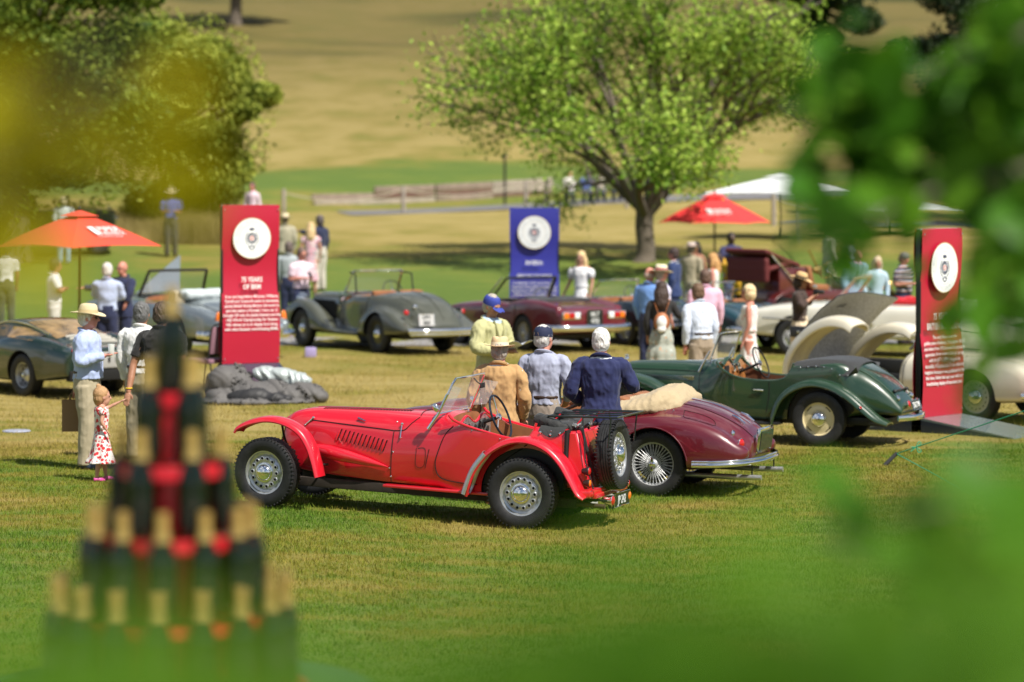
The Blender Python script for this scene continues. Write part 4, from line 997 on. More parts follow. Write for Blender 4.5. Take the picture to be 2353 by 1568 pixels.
def cream_clamshell():
    M = paint('cream_body_paint', (.72, .67, .53)); IN = mat('bare_alloy_lining', (.40, .41, .44), .5, .2, var=.35, vscale=40)
    car = place_car('coupe_car', 'cream sports coupe with its whole bonnet tipped forward, right of the green roadster', 2243, 39.9, .70, 135)
    WB = 2.5
    st = [(1.45, .30, .70, .50, 'round'), (1.25, .26, .90, .72, 'round'), (1.0, .25, .93, .74, 'round'), (.3, .26, .95, .76, 'round'), (-.3, .27, .94, .72, 'arch'), (-.7, .30, .84, .64, 'arch'), (-1.05, .34, .66, .5, 'arch'), (-1.2, .4, .55, .38, 'round')]
    rb = [(1.1, .32, .55, .05, 'round'), (.6, .3, .80, .18, 'round'), (0, .3, .88, .22, 'round'), (-.5, .3, .84, .2, 'round'), (-.9, .34, .7, .16, 'round'), (-1.15, .4, .55, .06, 'round')]
    def ex(mb): loft(mb, [(1.25, .85, .90, .40, 'round'), (.95, .85, 1.18, .52, 'arch'), (.55, .85, 1.32, .54, 'arch'), (.1, .85, 1.28, .53, 'arch'), (-.4, .8, 1.12, .46, 'arch'), (-.8, .7, .92, .3, 'arch')], 5, 3)
    o, B = body_of(car, st, [(.60, rb)], wells(WB, .38, .52, 1.0, DARK, .34, front=False), M, .025, 6, extra=ex)
    wheels4(car, WB, .66, .345, .16, .225, 'holes', mcol=cream_rim())
    rows = []
    for x in np.linspace(.95, .05, 10):
        a = on_side(B, x, .955, 1, .006); b = on_side(B, x, np.interp(x, [.05, .5, .95], [1.18, 1.22, 1.06]), 1, .006)
        if a and b: rows.append([a, b])
    MB().grid(rows).build('side_window', mat('dark_glass', (.02, .03, .03), .08, spec=.8), car)
    MB().tube([(1.25, .50, .92), (.80, .50, 1.24)], .025, 8).build('screen_pillar', mat('dull_steel', (.25, .24, .22), .4, .8), car)
    rows = [[on_top(B, x, y, .01) or Vector((x, y, 1)) for y in np.linspace(-.42, .42, 9)] for x in np.linspace(1.12, .82, 5)]
    MB().grid(rows).build('windscreen', mat('dark_glass', (.02, .03, .03), .08, spec=.8), car)
    # exposed engine bay
    e = MB(); e.box((2.1, 0, .40), (1.0, .5, .3), None, bev=.05); e.box((2.0, .05, .62), (.7, .22, .24), None, bev=.04); e.tube([(1.4, .35, .45), (2.9, .35, .40)], .04); e.tube([(1.4, -.35, .45), (2.9, -.35, .40)], .04)
    e.build('engine_bay', DARK, car)
    # tipped bonnet: two wings joined by the alloy-lined centre
    T = Matrix.Translation((3.05, 0, .45)) @ Matrix.Rotation(R(36), 4, 'Y') @ Matrix.Translation((-3.05, 0, -.45))
    for s in (1, -1):
        f = MB(); a, b = (.40, .82) if s > 0 else (-.82, -.40)
        fender(f, [(3.22, .30, a, b, .06), (3.20, .48, a, b, .11), (3.06, .66, a, b, .14), (2.80, .78, a, b, .15), (2.45, .80, a, b, .15), (2.15, .72, a, b, .15), (1.93, .56, a, b, .14), (1.84, .42, a, b, .12)], 5, th=.02)
        f.v = [tuple(T @ (Vector(p) - Vector((0, 0, .0 if s > 0 else .16)))) for p in f.v]; f.build('bonnet_wing', M, car, 50)
    f = MB(); rows = []
    for x, z in ((3.22, .52), (3.12, .74), (2.9, .90), (2.6, .99), (2.3, 1.02), (1.95, 1.0)):
        rows.append([T @ Vector((x, y, z + .12 * math.cos(y / .80 * PI / 2))) for y in np.linspace(-.84, .50, 13)])
    f.grid(rows); co = f.build('bonnet_centre', IN, car, 60)
    f = MB(); f.grid([[p + (T.to_3x3() @ Vector((0, 0, .02))) for p in r_] for r_ in rows]); f.build('bonnet_skin', IN, co, 60)
    v = MB()
    for k in range(7): v.box(T @ Vector((2.45 - k * .045, .05, 1.145)), (.016, .26, .02), T.to_3x3())
    v.build('bonnet_vent', HOLE, co)
    line_on(B, [(1.15, .88), (1.2, .6), (1.1, .38), (.30, .38), (.2, .6), (.22, .88)], on_side, .005, 6, HOLE, 'shut_line', car)
    bar(car, [(-.8, .8, .40), (-1.1, .62, .40), (-1.26, 0, .40), (-1.1, -.62, .40), (-.8, -.8, .40)], .04)
    return car
def cream_rim(): return mat('aged_rim', (.50, .49, .42), .4, .3)

def white_convertible():
    M = paint('white_body_paint', (.68, .66, .58)); RH = mat('red_hide', (.55, .02, .03), .45)
    car = place_car('convertible_car', 'long white convertible with red interior trim behind the woman with the camera', 2160, 53.5, .82, 160)
    WB = 2.7
    st = [(3.9, .50, .66, .45, 'round'), (3.7, .40, .80, .66, 'slab'), (3.0, .34, .94, .78, 'slab'), (2.2, .32, .98, .82, 'slab'), (1.5, .32, .99, .84, 'slab'), (.6, .32, .97, .84, 'slab'), (-.2, .34, .98, .83, 'slab'), (-.8, .36, .92, .78, 'slab'), (-1.3, .42, .80, .68, 'slab'), (-1.5, .5, .7, .5, 'round')]
    o, B = body_of(car, st, [(.68, [(1.2, .4, .7, .04, 'round'), (.4, .4, .98, .12, 'round'), (-.5, .4, 1.0, .12, 'round'), (-1.3, .45, .84, .06, 'round')])], wells(WB, .40, .60, 1.2, DARK, .34) + [pit(1.95, .1, .64, .5, RH)], M, .03, 6)
    wheels4(car, WB, .76, .34, .17, .20, 'wire')
    windscreen(car, 2.05, .99, 1.72, 1.42, .70, .62, mat('pink_steel', (.6, .42, .38), .3, .5), .12, .03)
    for s in (1, -1): MB().tube(sm([(1.95, s * .72, 1.0), (1.0, s * .75, 1.0), (.1, s * .72, 1.0)], 4), .035, 8, flat=.7).build('cockpit_rim', RH, car)
    seat(car, .9, .3, .65, .5, RH, .42); seat(car, .9, -.3, .65, .5, RH, .42); steering(car, (1.5, -.32, 1.05), .2, 22)
    for s in (1, -1): lamp(car, (3.62, s * .55, .70), (1, s * .3, .1), .09, .12, CHROME, 'headlamp')
    lamp(car, (.0, .84, .78), (0, 1, .1), .05, .02, CHROME, 'fuel_cap')
    bar(car, [(3.6, .8, .45), (3.95, .5, .45), (4.0, 0, .45), (3.95, -.5, .45), (3.6, -.8, .45)], .05)
    line_on(B, [(1.8, .95), (1.85, .6), (1.75, .4), (.5, .4), (.4, .6), (.45, .95)], on_side, .006, 6, HOLE, 'shut_line', car)
    MB().tube(sm([(3.3, .80, .68), (2.3, .85, .64), (1.2, .86, .60)], 4), .016, 6).build('side_strip', CHROME, car)
    return car

def teal_roadster(label, u, D, yaw, c, key):
    M = paint(key, c)
    car = place_car('roadster', label, u, D, .72, yaw)
    WB = 2.3
    st = [(3.0, .45, .62, .40, 'round'), (2.8, .34, .76, .60, 'round'), (2.2, .28, .84, .68, 'round'), (1.3, .27, .88, .70, 'round'), (.5, .27, .86, .72, 'round'), (-.1, .28, .88, .72, 'arch'), (-.6, .30, .80, .66, 'arch'), (-1.0, .36, .66, .52, 'arch'), (-1.1, .42, .56, .4, 'round')]
    rb = [(1.0, .32, .6, .05, 'round'), (.5, .3, .80, .16, 'round'), (0, .3, .86, .2, 'round'), (-.5, .3, .80, .18, 'round'), (-.95, .36, .66, .12, 'round'), (-1.08, .42, .58, .05, 'round')]
    fb = [(3.05, .45, .6, .08, 'round'), (2.9, .34, .78, .18, 'round'), (2.4, .3, .84, .22, 'round'), (1.9, .3, .80, .2, 'round'), (1.2, .3, .6, .06, 'round')]
    o, B = body_of(car, st, [(.56, rb), (.56, fb)], wells(WB, .37, .5, 1.0, DARK, .32) + [pit(1.2, .2, .5, .42, LEATH)], M, .03, 5)
    wheels4(car, WB, .64, .32, .15, .195, 'wire')
    windscreen(car, 1.25, .88, 1.05, 1.22, .56, .50, CHROME, .08, .014); seat(car, .45, .27, .52, .42, LEATH, .4); seat(car, .45, -.27, .52, .42, LEATH, .4); steering(car, (.9, -.28, .92), .2, 22)
    for s in (1, -1):
        lamp(car, (-1.0, s * .60, .60), (-1, s * .4, .1), .045, .06, REDG); lamp(car, (2.95, s * .56, .66), (1, s * .15, .1), .085, .1, CHROME, 'headlamp')
        MB().box((-1.16, s * .35, .46), (.05, .05, .18), None, bev=.015).build('overrider', CHROME, car)
    bar(car, [(-.8, .78, .42), (-1.1, .55, .42), (-1.17, 0, .42), (-1.1, -.55, .42), (-.8, -.78, .42)], .035); bar(car, [(2.8, .75, .42), (3.1, .5, .42), (3.16, 0, .42), (3.1, -.5, .42), (2.8, -.75, .42)], .035)
    g = MB(); g.tube(sm([(3.03, -.3, .5), (3.04, 0, .42), (3.03, .3, .5), (3.0, 0, .66)], 4), .014, 6, closed=True); g.build('grille_ring', CHROME, car)
    line_on(B, [(-.2, .45), (-.6, .42), (-.95, .3)], on_top, .005, 5, HOLE, 'shut_line', car)
    return car

def veteran_car():
    M = paint('brown_maroon_paint', (.10, .012, .010)); BR = mat('brass', (.75, .52, .18), .15, 1)
    D = 61; ox = wx(1800, D)
    car = thing('veteran_car', 'upright veteran motor car with dark red panels, folded hood and brass lamps', 'car', (ox + .2, D, gz(ox, D) - .05), 38)
    b = MB(); b.box((.2, 0, .75), (2.3, 1.1, .40), None, bev=.04); b.build('body', M, car)
    b = MB(); b.box((-.55, 0, 1.15), (.75, 1.15, .55), None, bev=.05); b.build('rear_tub', M, car)
    b = MB(); b.box((1.75, 0, .95), (.75, .65, .50), None, bev=.06); b.build('bonnet', M, car)
    b = MB(); b.box((2.14, 0, .98), (.08, .62, .62), None, bev=.03); b.build('radiator', BR, car)
    b = MB(); b.box((-.85, 0, 1.62), (1.0, 1.25, .10), Matrix.Rotation(R(18), 3, 'Y'), bev=.03); b.box((-.95, 0, 1.45), (.75, 1.2, .10), Matrix.Rotation(R(-12), 3, 'Y'), bev=.03); b.box((-1.25, 0, 1.38), (.12, 1.2, .5), None, bev=.04)
    link('folded_hood', fuse(b, 'folded_hood', mat('dark_red_hood', (.11, .012, .012), .7), .03, 3), car)
    for s in (1, -1):
        MB().tube([(-1.2, s * .6, 1.75), (-.5, s * .62, 1.1)], .02, 6).build('hood_iron', CHROME, car)
        MB().tube([(1.3, s * .5, 1.2), (.9, s * .5, 1.75)], .02, 6).build('screen_post', BR, car)
        for nm, x, z, r_ in (('headlamp', 2.2, 1.0, .13), ('side_lamp', 1.25, 1.32, .09)): lamp(car, (x, s * .52, z), (1, 0, 0), r_, .2, CHROME, nm, BR)
        for x in (-.85, 1.75):
            W = link('wheel', None, car); W.location = (x, s * .72, .42)
            t = MB(); t.lathe([(.36, -.04), (.41, -.045), (.43, 0), (.41, .045), (.36, .04)], 32, MY, close=True); t.build('tyre', BLACK, W)
            t = MB(); t.lathe([(.06, -.08), (.07, .08), (.001, .1)], 12, MY)
            for k in range(12): a = k * PI / 6; t.tube([(0, 0, 0), (math.cos(a) * .37, 0, math.sin(a) * .37)], .016, 6)
            t.build('rim', M, W)
        f = MB(); a, c = (.62, .85) if s > 0 else (-.85, -.62); fender(f, [(2.2, .55, a, c, .01), (2.1, .85, a, c, .02), (1.75, .95, a, c, .02), (1.35, .75, a, c, .02), (1.0, .45, a, c, .01)], 4); f.build('mudguard', M, car)
        f = MB(); fender(f, [(-.3, .45, a, c, .01), (-.45, .82, a, c, .02), (-.85, .95, a, c, .02), (-1.25, .82, a, c, .02), (-1.35, .5, a, c, .01)], 4); f.build('mudguard', M, car)
    seat(car, .1, .25, 1.0, .5, LEATH, .45); seat(car, .1, -.25, 1.0, .5, LEATH, .45); steering(car, (.75, -.25, 1.35), .2, 40, BR)
    return car

def land_rover():
    M = mat('matt_dark_green', (.018, .035, .02), .5)
    D = 80; ox = wx(230, D)
    car = thing('off_road_car', 'dark green open utility car parked on the slope behind the orange red parasol', 'car', (ox - .5, D, gz(ox, D) + .02), 8)
    b = MB(); b.box((-1.3, 0, .85), (2.2, 1.5, .60), None, bev=.05); b.box((.3, 0, .85), (1.2, 1.4, .60), None, bev=.05); b.box((.30, .0, 1.12), (1.15, 1.3, .10), None, bev=.04); b.build('body', M, car, 30)
    for s in (1, -1):
        b = MB(); b.box((.42, s * .72, .88), (.95, .26, .42), None, bev=.05); b.build('wing', M, car); lamp(car, (.92, s * .40, .92), (1, 0, 0), .09, .1, CHROME, 'headlamp'); lamp(car, (.90, s * .74, .95), (1, 0, 0), .04, .04, ORG, 'side_lamp')
        for x in (-1.7, .42): wheel(car, x, s * .70, .38, .19, .21, 'disc', s, detail=False, mcol=M)
    windscreen(car, -.35, 1.12, -.38, 1.55, .68, .68, M, .0, .03); steering(car, (-.7, -.3, 1.25), .2, 30)
    seat(car, -1.2, .3, .95, .45, BLKTX, .5); seat(car, -1.2, -.3, .95, .45, BLKTX, .5)
    for k in (-1, 1): MB().lathe([(.03, 0), (.05, .04), (.001, .06)], 10, AX((.75, k * .3, 1.2), (0, 0, 1))).build('wing_fitting', CHROME, car)
    MB().box((.95, 0, .55), (.1, 1.5, .14), None, bev=.02).build('bumper', SILVER, car)
    return car

maroon_tourer(); green_roadster(); grey_drophead(); maroon_convertible(); silver_drophead(); green_coupe(); cream_clamshell(); white_convertible()
teal_roadster('dark teal roadster with wire wheels behind the group of three standing at the right', 1625, 56.5, 118, (.012, .05, .065), 'teal_paint')
teal_roadster('black roadster mostly hidden behind the woman with the backpack', 1432, 57.5, 128, (.010, .016, .020), 'blue_black_paint')
teal_roadster('metallic sea green car with chrome screen behind the right hand banner', 2380, 50.5, 20, (.02, .13, .10), 'sea_green_paint')
veteran_car(); land_rover()
# ------------------------------------------------------------------ people
def skin_c(k): return mat('skin_' + k, {'fair': (.50, .26, .18), 'pink': (.52, .22, .16), 'tan': (.36, .17, .10), 'dark': (.08, .04, .025)}[k], .5, subs=.1, var=.12, vscale=18)
def cloth(key, c, rough=.85, var=.12, vs=6, bump=.25):
    return mat(key, c, rough, var=var, vscale=vs, bump=bump, bscale=14, sheen=.15)
def printed(key, base, spots, scale=26, thr=(.30, .34), aniso=None, rot=0):
    """cloth with a printed pattern of coloured blotches"""
    if key in MATS: return MATS[key]
    m = cloth(key, base, var=0); t, N, L, b = nodes(m); tcn = N.new('ShaderNodeTexCoord'); cur = None
    for i, (c, s_, th) in enumerate(spots):
        v = N.new('ShaderNodeTexVoronoi'); v.inputs['Scale'].default_value = s_; mp = N.new('ShaderNodeMapping'); mp.inputs['Location'].default_value = (i * 3.1, i * 1.7, i)
        L.new(tcn.outputs['Object'], mp.inputs['Vector']); L.new(mp.outputs[0], v.inputs['Vector'])
        r = N.new('ShaderNodeValToRGB'); r.color_ramp.elements[0].position = th; r.color_ramp.elements[1].position = th + .03
        r.color_ramp.elements[0].color = (1, 1, 1, 1); r.color_ramp.elements[1].color = (0, 0, 0, 1); L.new(v.outputs['Distance'], r.inputs['Fac'])
        x = N.new('ShaderNodeMix'); x.data_type = 'RGBA'; x.inputs['B'].default_value = (*c, 1); L.new(r.outputs[0], x.inputs['Factor'])
        if cur is None: x.inputs['A'].default_value = (*base, 1)
        else: L.new(cur, x.inputs['A'])
        cur = x.outputs['Result']
    L.new(cur, b.inputs['Base Color']); return m
def striped(key, cols, freq, axis='Z'):
    if key in MATS: return MATS[key]
    m = cloth(key, cols[0], var=0); t, N, L, b = nodes(m); tcn = N.new('ShaderNodeTexCoord'); sp = N.new('ShaderNodeSeparateXYZ'); L.new(tcn.outputs['Object'], sp.inputs[0])
    a = N.new('ShaderNodeMath'); a.operation = 'MULTIPLY'; a.inputs[1].default_value = freq; L.new(sp.outputs[axis], a.inputs[0]); f = N.new('ShaderNodeMath'); f.operation = 'FRACT'; L.new(a.outputs[0], f.inputs[0])
    r = N.new('ShaderNodeValToRGB'); r.color_ramp.interpolation = 'CONSTANT'; e = r.color_ramp.elements
    while len(e) < len(cols): e.new(.5)
    for i, (q, c) in enumerate(zip(e, cols)): q.position = i / len(cols); q.color = (*c, 1)
    L.new(f.outputs[0], r.inputs['Fac']); L.new(r.outputs[0], b.inputs['Base Color']); return m

def ring(c, hw, hd, n=20, tilt=0, sq=.85):
    out = []
    for j in range(n):
        a = 2 * PI * j / n; cx, sx = math.cos(a), math.sin(a)
        out.append(Vector((c[0] + hd * math.copysign(abs(cx) ** sq, cx), c[1] + hw * math.copysign(abs(sx) ** sq, sx), c[2] + tilt * cx)))
    return out
def limb(mb, pts, rr, n=12, flat=1.0): mb.tube(sm(pts, 4), list(np.interp(np.linspace(0, 1, (len(pts) - 1) * 4 + 1), np.linspace(0, 1, len(rr)), rr)), n, flat=flat)

def person(label, u, D, H, yaw, top, legs, skin='fair', hair=None, hat=None, arms=(None, None), sex='m', near=False, lean=0, build=1.0, group=None, step=.0, dress=None, head_yaw=0, head_pitch=0, jacket=None, skirt=None, sleeve='long', shoes=(.03, .02, .015), long_hair=False, extras=None, z0=None, x=None, y=None, sit=False, bald=False, neck_open=False):
    """yaw: compass of the facing direction in world degrees (90 = away from the camera, -90 = towards it).
    arms: per side (left, right) a pair elbow, hand in body units x forward, y left, z up as fractions of H."""
    ox = wx(u, D) if x is None else x; oy = D if y is None else y
    P = thing('person', label, 'person', (ox, oy, gz(ox, oy) if z0 is None else z0), yaw, group)
    b = build; vox = .0085 if near else .016; S = H
    f = (1 if sex == 'm' else .88)
    def V(x_, y_, z_): 
        # lean bends the upper body forwards about the hips
        v = Vector((x_ * S, y_ * S, z_ * S))
        if lean and z_ > .53:
            h = Vector((0, 0, .53 * S)); k = min(1, (z_ - .53) / .12); v = h + Matrix.Rotation(R(lean) * k, 3, 'Y') @ (v - h)
        return v
    SH = (V(0, .112 * f, .792), V(0, -.112 * f, .792)); SI = (V(0, .055 * f, .812), V(0, -.055 * f, .812))
    dflt = (((-.005, .135, .645), (.045, .125, .50)), ((-.005, -.135, .645), (.045, -.125, .50)))
    A = [arms[i] if arms[i] else dflt[i] for i in (0, 1)]
    EL = [V(*A[i][0]) for i in (0, 1)]; HA = [V(*A[i][1]) for i in (0, 1)]
    hipz = .52
    if sit: hp = [(0, .05, .50), (0, -.05, .50)]; kn = [(.24, .075, .50), (.24, -.075, .50)]; an = [(.25, .075, .27), (.25, -.075, .27)]
    else:
        hp = [(0, .048, .50), (0, -.048, .50)]; kn = [(.012 + step * .5, .055, .285), (.012 - step * .4, -.055, .285)]; an = [(step, .06, .045), (-step, -.06, .045)]
    up = lambda v: Vector((v[0] * S, v[1] * S, v[2] * S))
    # ---- the body: one continuous skin
    m = MB(); sk = skin_c(skin)
    rows = [ring(up((0, 0, .46)), .060 * S, .05 * S), ring(up((0, 0, .52)), .085 * S * f, .060 * S), ring(V(0, 0, .60), .072 * S * f, .052 * S), ring(V(0, 0, .70), .088 * S * f, .060 * S), ring(V(.002, 0, .78), .100 * S * f, .058 * S), ring(V(-.005, 0, .825), .060 * S, .040 * S), ring(V(-.008, 0, .85), .034 * S, .032 * S)]
    m.grid(rows, closed=True, cap=True)
    nb, nt = V(-.008, 0, .82), V(.006, 0, .885)
    limb(m, [nb, nt], [.036 * S, .031 * S])
    HC = V(.012, 0, .925); HR = Matrix.Rotation(R(head_yaw), 3, 'Z') @ Matrix.Rotation(R(head_pitch + lean * .3), 3, 'Y')
    hs = .0685 if S > 1.2 else .105; k_ = S * hs / .0685 if S > 1.2 else S * hs / .0685
    def HV(x_, y_, z_): return HC + HR @ Vector((x_ * k_, y_ * k_, z_ * k_))
    m.ell(HV(-.004, 0, .012), (.056 * k_, .044 * k_, .060 * k_), 20, 14, HR); m.ell(HV(.012, 0, -.022), (.040 * k_, .034 * k_, .045 * k_), 16, 12, HR); m.ell(HV(.030, 0, -.048), (.018 * k_, .019 * k_, .014 * k_), 12, 8, HR)
    m.tube([HV(.050, 0, .008), HV(.064, 0, -.013), HV(.052, 0, -.018)], [.006 * k_, .010 * k_, .007 * k_], 8)
    m.ell(HV(.046, 0, -.032), (.008 * k_, .014 * k_, .0055 * k_), 10, 6, HR); m.ell(HV(.046, 0, .014), (.010 * k_, .028 * k_, .006 * k_), 10, 6, HR)
    for s in (1, -1): m.ell(HV(-.002, s * .046, -.004), (.010 * k_, .006 * k_, .017 * k_), 10, 8, HR)
    for i, s in enumerate((1, -1)):
        el, ha = EL[i], HA[i]
        limb(m, [SI[i], SH[i], (SH[i] + el) / 2, el, (el + ha) / 2, ha], [.022 * S * f, .030 * S * f, .029 * S * f * b, .023 * S * f, .022 * S * f, .0145 * S * f])
        d = (ha - el).normalized(); L_ = .052 * S
        side = Vector((0, s, 0)); pn = d.cross(Vector((0, 0, 1)) if abs(d.z) < .8 else Vector((1, 0, 0))).normalized(); qn = d.cross(pn).normalized()
        # palm flattened, fingers slightly curled, thumb from its side
        m.tube([ha - d * .005, ha + d * L_ * .45, ha + d * L_ * .95], [.015 * S * f, .022 * S * f, .020 * S * f], 10, flat=.55, up=pn)
        if near:
            for j in range(4):
                o_ = pn * ((j - 1.5) * .0105 * S); ln = (.036, .043, .041, .032)[j] * S; p0 = ha + d * L_ * .85 + o_; cu = qn * (-s * .0)
                cdir = Vector((0, -s * .5, 0)) + d * .6 if abs(d.z) > .6 else Vector((0, -s, -.2)); cdir.normalize()
                m.tube([p0, p0 + d * ln * .5, p0 + d * ln * .8 + cdir * ln * .30], [.0054 * S, .0052 * S, .0044 * S], 8)
            p0 = ha + d * L_ * .25 + pn * .016 * S; m.tube([p0, p0 + pn * .016 * S + d * .010 * S, p0 + pn * .018 * S + d * .032 * S], [.0068 * S, .0062 * S, .005 * S], 8)
        else: m.tube([ha + d * L_ * .9, ha + d * L_ * 1.5], [.018 * S * f, .011 * S * f], 8, flat=.5, up=pn)
        kk = kn[i]; aa = an[i]
        limb(m, [up(hp[i]), (up(hp[i]) + up(kk)) / 2, up(kk), (up(kk) + up(aa)) / 2 + Vector((-.008 * S, 0, 0)), up(aa)], [.050 * S, .044 * S, .031 * S, .031 * S, .019 * S])
        m.tube([up(aa) + Vector((-.02 * S, 0, -.025 * S)), up(aa) + Vector((.04 * S, 0, -.03 * S)), up(aa) + Vector((.095 * S, 0, -.036 * S))], [.020 * S, .022 * S, .013 * S], 8)
    link('body', fuse(m, 'body', sk, vox, 2 if near else 1), P)
    # ---- eyes
    e = MB()
    for s in (1, -1): e.ell(HV(.047, s * .018, .004), (.005 * k_, .007 * k_, .0045 * k_), 8, 6, HR)
    e.build('eye', mat('eye_dark', (.02, .012, .01), .2), P)
    # ---- clothes
    def torso(z0_, z1_, gr, flare=0, xs=0):
        tab = [(.42, .088, .066), (.47, .092, .068), (.52, .092, .068), (.57, .084, .062), (.62, .080, .059), (.68, .088, .063), (.74, .097, .066), (.785, .108, .064), (.812, .098, .055), (.832, .064, .044), (.850, .040, .038)]
        zz = [t for t in tab if z0_ <= t[0] <= z1_]
        if zz[0][0] > z0_: zz = [(z0_, float(np.interp(z0_, [t[0] for t in tab], [t[1] for t in tab])), float(np.interp(z0_, [t[0] for t in tab], [t[2] for t in tab])))] + zz
        rows_ = []
        for z_, w_, d_ in zz:
            fl = flare * max(0, (.60 - z_)) / .18
            bl = (1 + (b - 1) * (1.6 if .5 < z_ < .72 else .6))
            ff = f if z_ > .6 else (f + 1) / 2
            xo = .010 * (b - 1) * 8 * math.exp(-((z_ - .6) / .08) ** 2)
            rows_.append(ring(V(xs + xo * .6, 0, z_), (w_ * ff * (b * .5 + .5) + gr + fl) * S, (d_ * bl + gr + fl) * S))
        return rows_
    def garment(name, mat_, hem, gr, slv, rs, flare=0, collar=True, amp=.006, seed=0, top_z=.850):
        g = MB(); g.grid(torso(hem, top_z, gr, flare), closed=True, cap=True)
        for i in (0, 1):
            el, ha = EL[i], HA[i]
            if slv == 'none': continue
            if slv == 'long': limb(g, [SI[i], SH[i], (SH[i] * .5 + el * .5), el, (el + ha) / 2, ha - (ha - el).normalized() * .012 * S], [(.026 + rs) * S * f, (.038 + rs) * S * f, (.036 + rs) * S * f, (.031 + rs) * S * f, (.028 + rs) * S * f, (.022 + rs) * S * f])
            elif slv == 'rolled': limb(g, [SI[i], SH[i], (SH[i] + el) / 2, el, el * .6 + ha * .4], [(.026 + rs) * S * f, (.039 + rs) * S * f, (.037 + rs) * S * f, (.032 + rs) * S * f, (.031 + rs) * S * f])
            elif slv == 'puff':
                limb(g, [SH[i], SH[i] * .75 + el * .25, SH[i] * .35 + el * .65], [.038 * S, .052 * S, .034 * S])
            else: limb(g, [SI[i], SH[i], SH[i] * .65 + el * .35, SH[i] * .25 + el * .75], [(.026 + rs) * S * f, (.039 + rs) * S * f, (.040 + rs) * S * f, (.038 + rs) * S * f])
        me_ = fuse(g, name, mat_, vox * 1.25, 2); displ(me_, amp * (1.7 if near else 1.3), (9, 9, 5.5) if near else (7, 7, 5), seed + u * .01)
        return link(name, me_, P)
    if dress:
        dm, hemz, wid, slv = dress
        rows_ = torso(.58, .83, .006)
        g = MB(); lo = []
        for t in np.linspace(0, 1, 9):
            z_ = hemz + (.58 - hemz) * t; w_ = wid + (.078 * f - wid) * t ** .7; R0 = []
            for j in range(28):
                a = 2 * PI * j / 28; rp = 1 + .10 * (1 - t) * math.sin(a * 7 + u)
                R0.append(Vector((math.cos(a) * w_ * .85 * rp * S, math.sin(a) * w_ * rp * S, z_ * S)))
            lo.append(R0)
        g.grid(lo, closed=True, cap=True); g.grid(rows_, closed=True, cap=True)
        if sex != 'm': 
            for s in (1, -1): g.ell(V(.045, s * .036, .735), (.030 * S, .034 * S, .034 * S), 12, 8)
        if slv != 'none':
            for i in (0, 1):
                if slv == 'puff': limb(g, [SH[i], SH[i] * .7 + EL[i] * .3, SH[i] * .3 + EL[i] * .7], [.038 * S, .056 * S, .036 * S])
                elif slv == 'long': limb(g, [SH[i], EL[i], HA[i]], [.038 * S, .032 * S, .024 * S])
                else: limb(g, [SH[i], SH[i] * .6 + EL[i] * .4], [.037 * S, .036 * S])
        me_ = fuse(g, 'dress', dm, vox * 1.25, 2); displ(me_, .007, (8, 8, 4), u * .01); link('dress', me_, P)
    else:
        if skirt:
            sm_, hemz, wid = skirt
            g = MB(); lo = []
            for t in np.linspace(0, 1, 10):
                z_ = hemz + (.60 - hemz) * t; tier = .012 * ((t * 3) % 1 < .5) * (t < .9); w_ = wid + (.076 - wid) * t ** .8 + tier
                lo.append([Vector((math.cos(a) * w_ * .9 * (1 + .09 * (1 - t) * math.sin(a * 9)) * S, math.sin(a) * w_ * (1 + .09 * (1 - t) * math.sin(a * 9)) * S, z_ * S)) for a in np.linspace(0, 2 * PI, 37)[:-1]])
            g.grid(lo, closed=True, cap=True); me_ = fuse(g, 'skirt', sm_, vox * 1.3, 1); displ(me_, .007, (9, 9, 4), 2); link('skirt', me_, P)
        elif legs:
            g = MB(); g.grid([ring(up((0, 0, .445)), .060 * S, .055 * S), ring(up((0, 0, .49)), (.092 + .02 * (b - 1)) * S, .070 * S * (b * .6 + .4)), ring(up((0, 0, .54)), (.088 + .03 * (b - 1)) * S, .068 * S * (b * .6 + .4)), ring(up((0, 0, .60)), (.080 + .04 * (b - 1)) * S, .062 * S * (b * .8 + .2))], closed=True, cap=True)
            for i in (0, 1):
                limb(g, [up(hp[i]) + Vector((0, 0, .01 * S)), (up(hp[i]) + up(kn[i])) / 2, up(kn[i]), (up(kn[i]) + up(an[i])) / 2, up(an[i]) + Vector((0, 0, -.018 * S))], [.060 * S, .057 * S, .048 * S, .043 * S, .038 * S])
            me_ = fuse(g, 'trousers', legs, vox * 1.25, 2); displ(me_, .007, (7, 7, 4), 5 + u * .01); link('trousers', me_, P)
            if near:
                bl = MB(); q = ring(up((0, 0, .595)), (.083 + .04 * (b - 1)) * S, .066 * S * (b * .8 + .2), 28); bl.tube(q, .012 * S * .8, 6, closed=True, flat=.4, up=(0, 0, 1)); bl.build('belt', mat('belt_hide', (.04, .02, .012), .5), P)
        if top:
            garment('shirt', top, .555 if not jacket else .56, .002, sleeve if not jacket else 'long', -.004 if jacket else 0)
            c_ = MB(); c_.tube([V(-.008 + .036 * math.cos(a), .037 * math.sin(a), .847 - .012 * math.cos(a)) for a in np.linspace(.35, 2 * PI - .35, 18)], .010 * S, 8, flat=1.8, up=(0, 0, 1)); c_.build('collar', top, P)
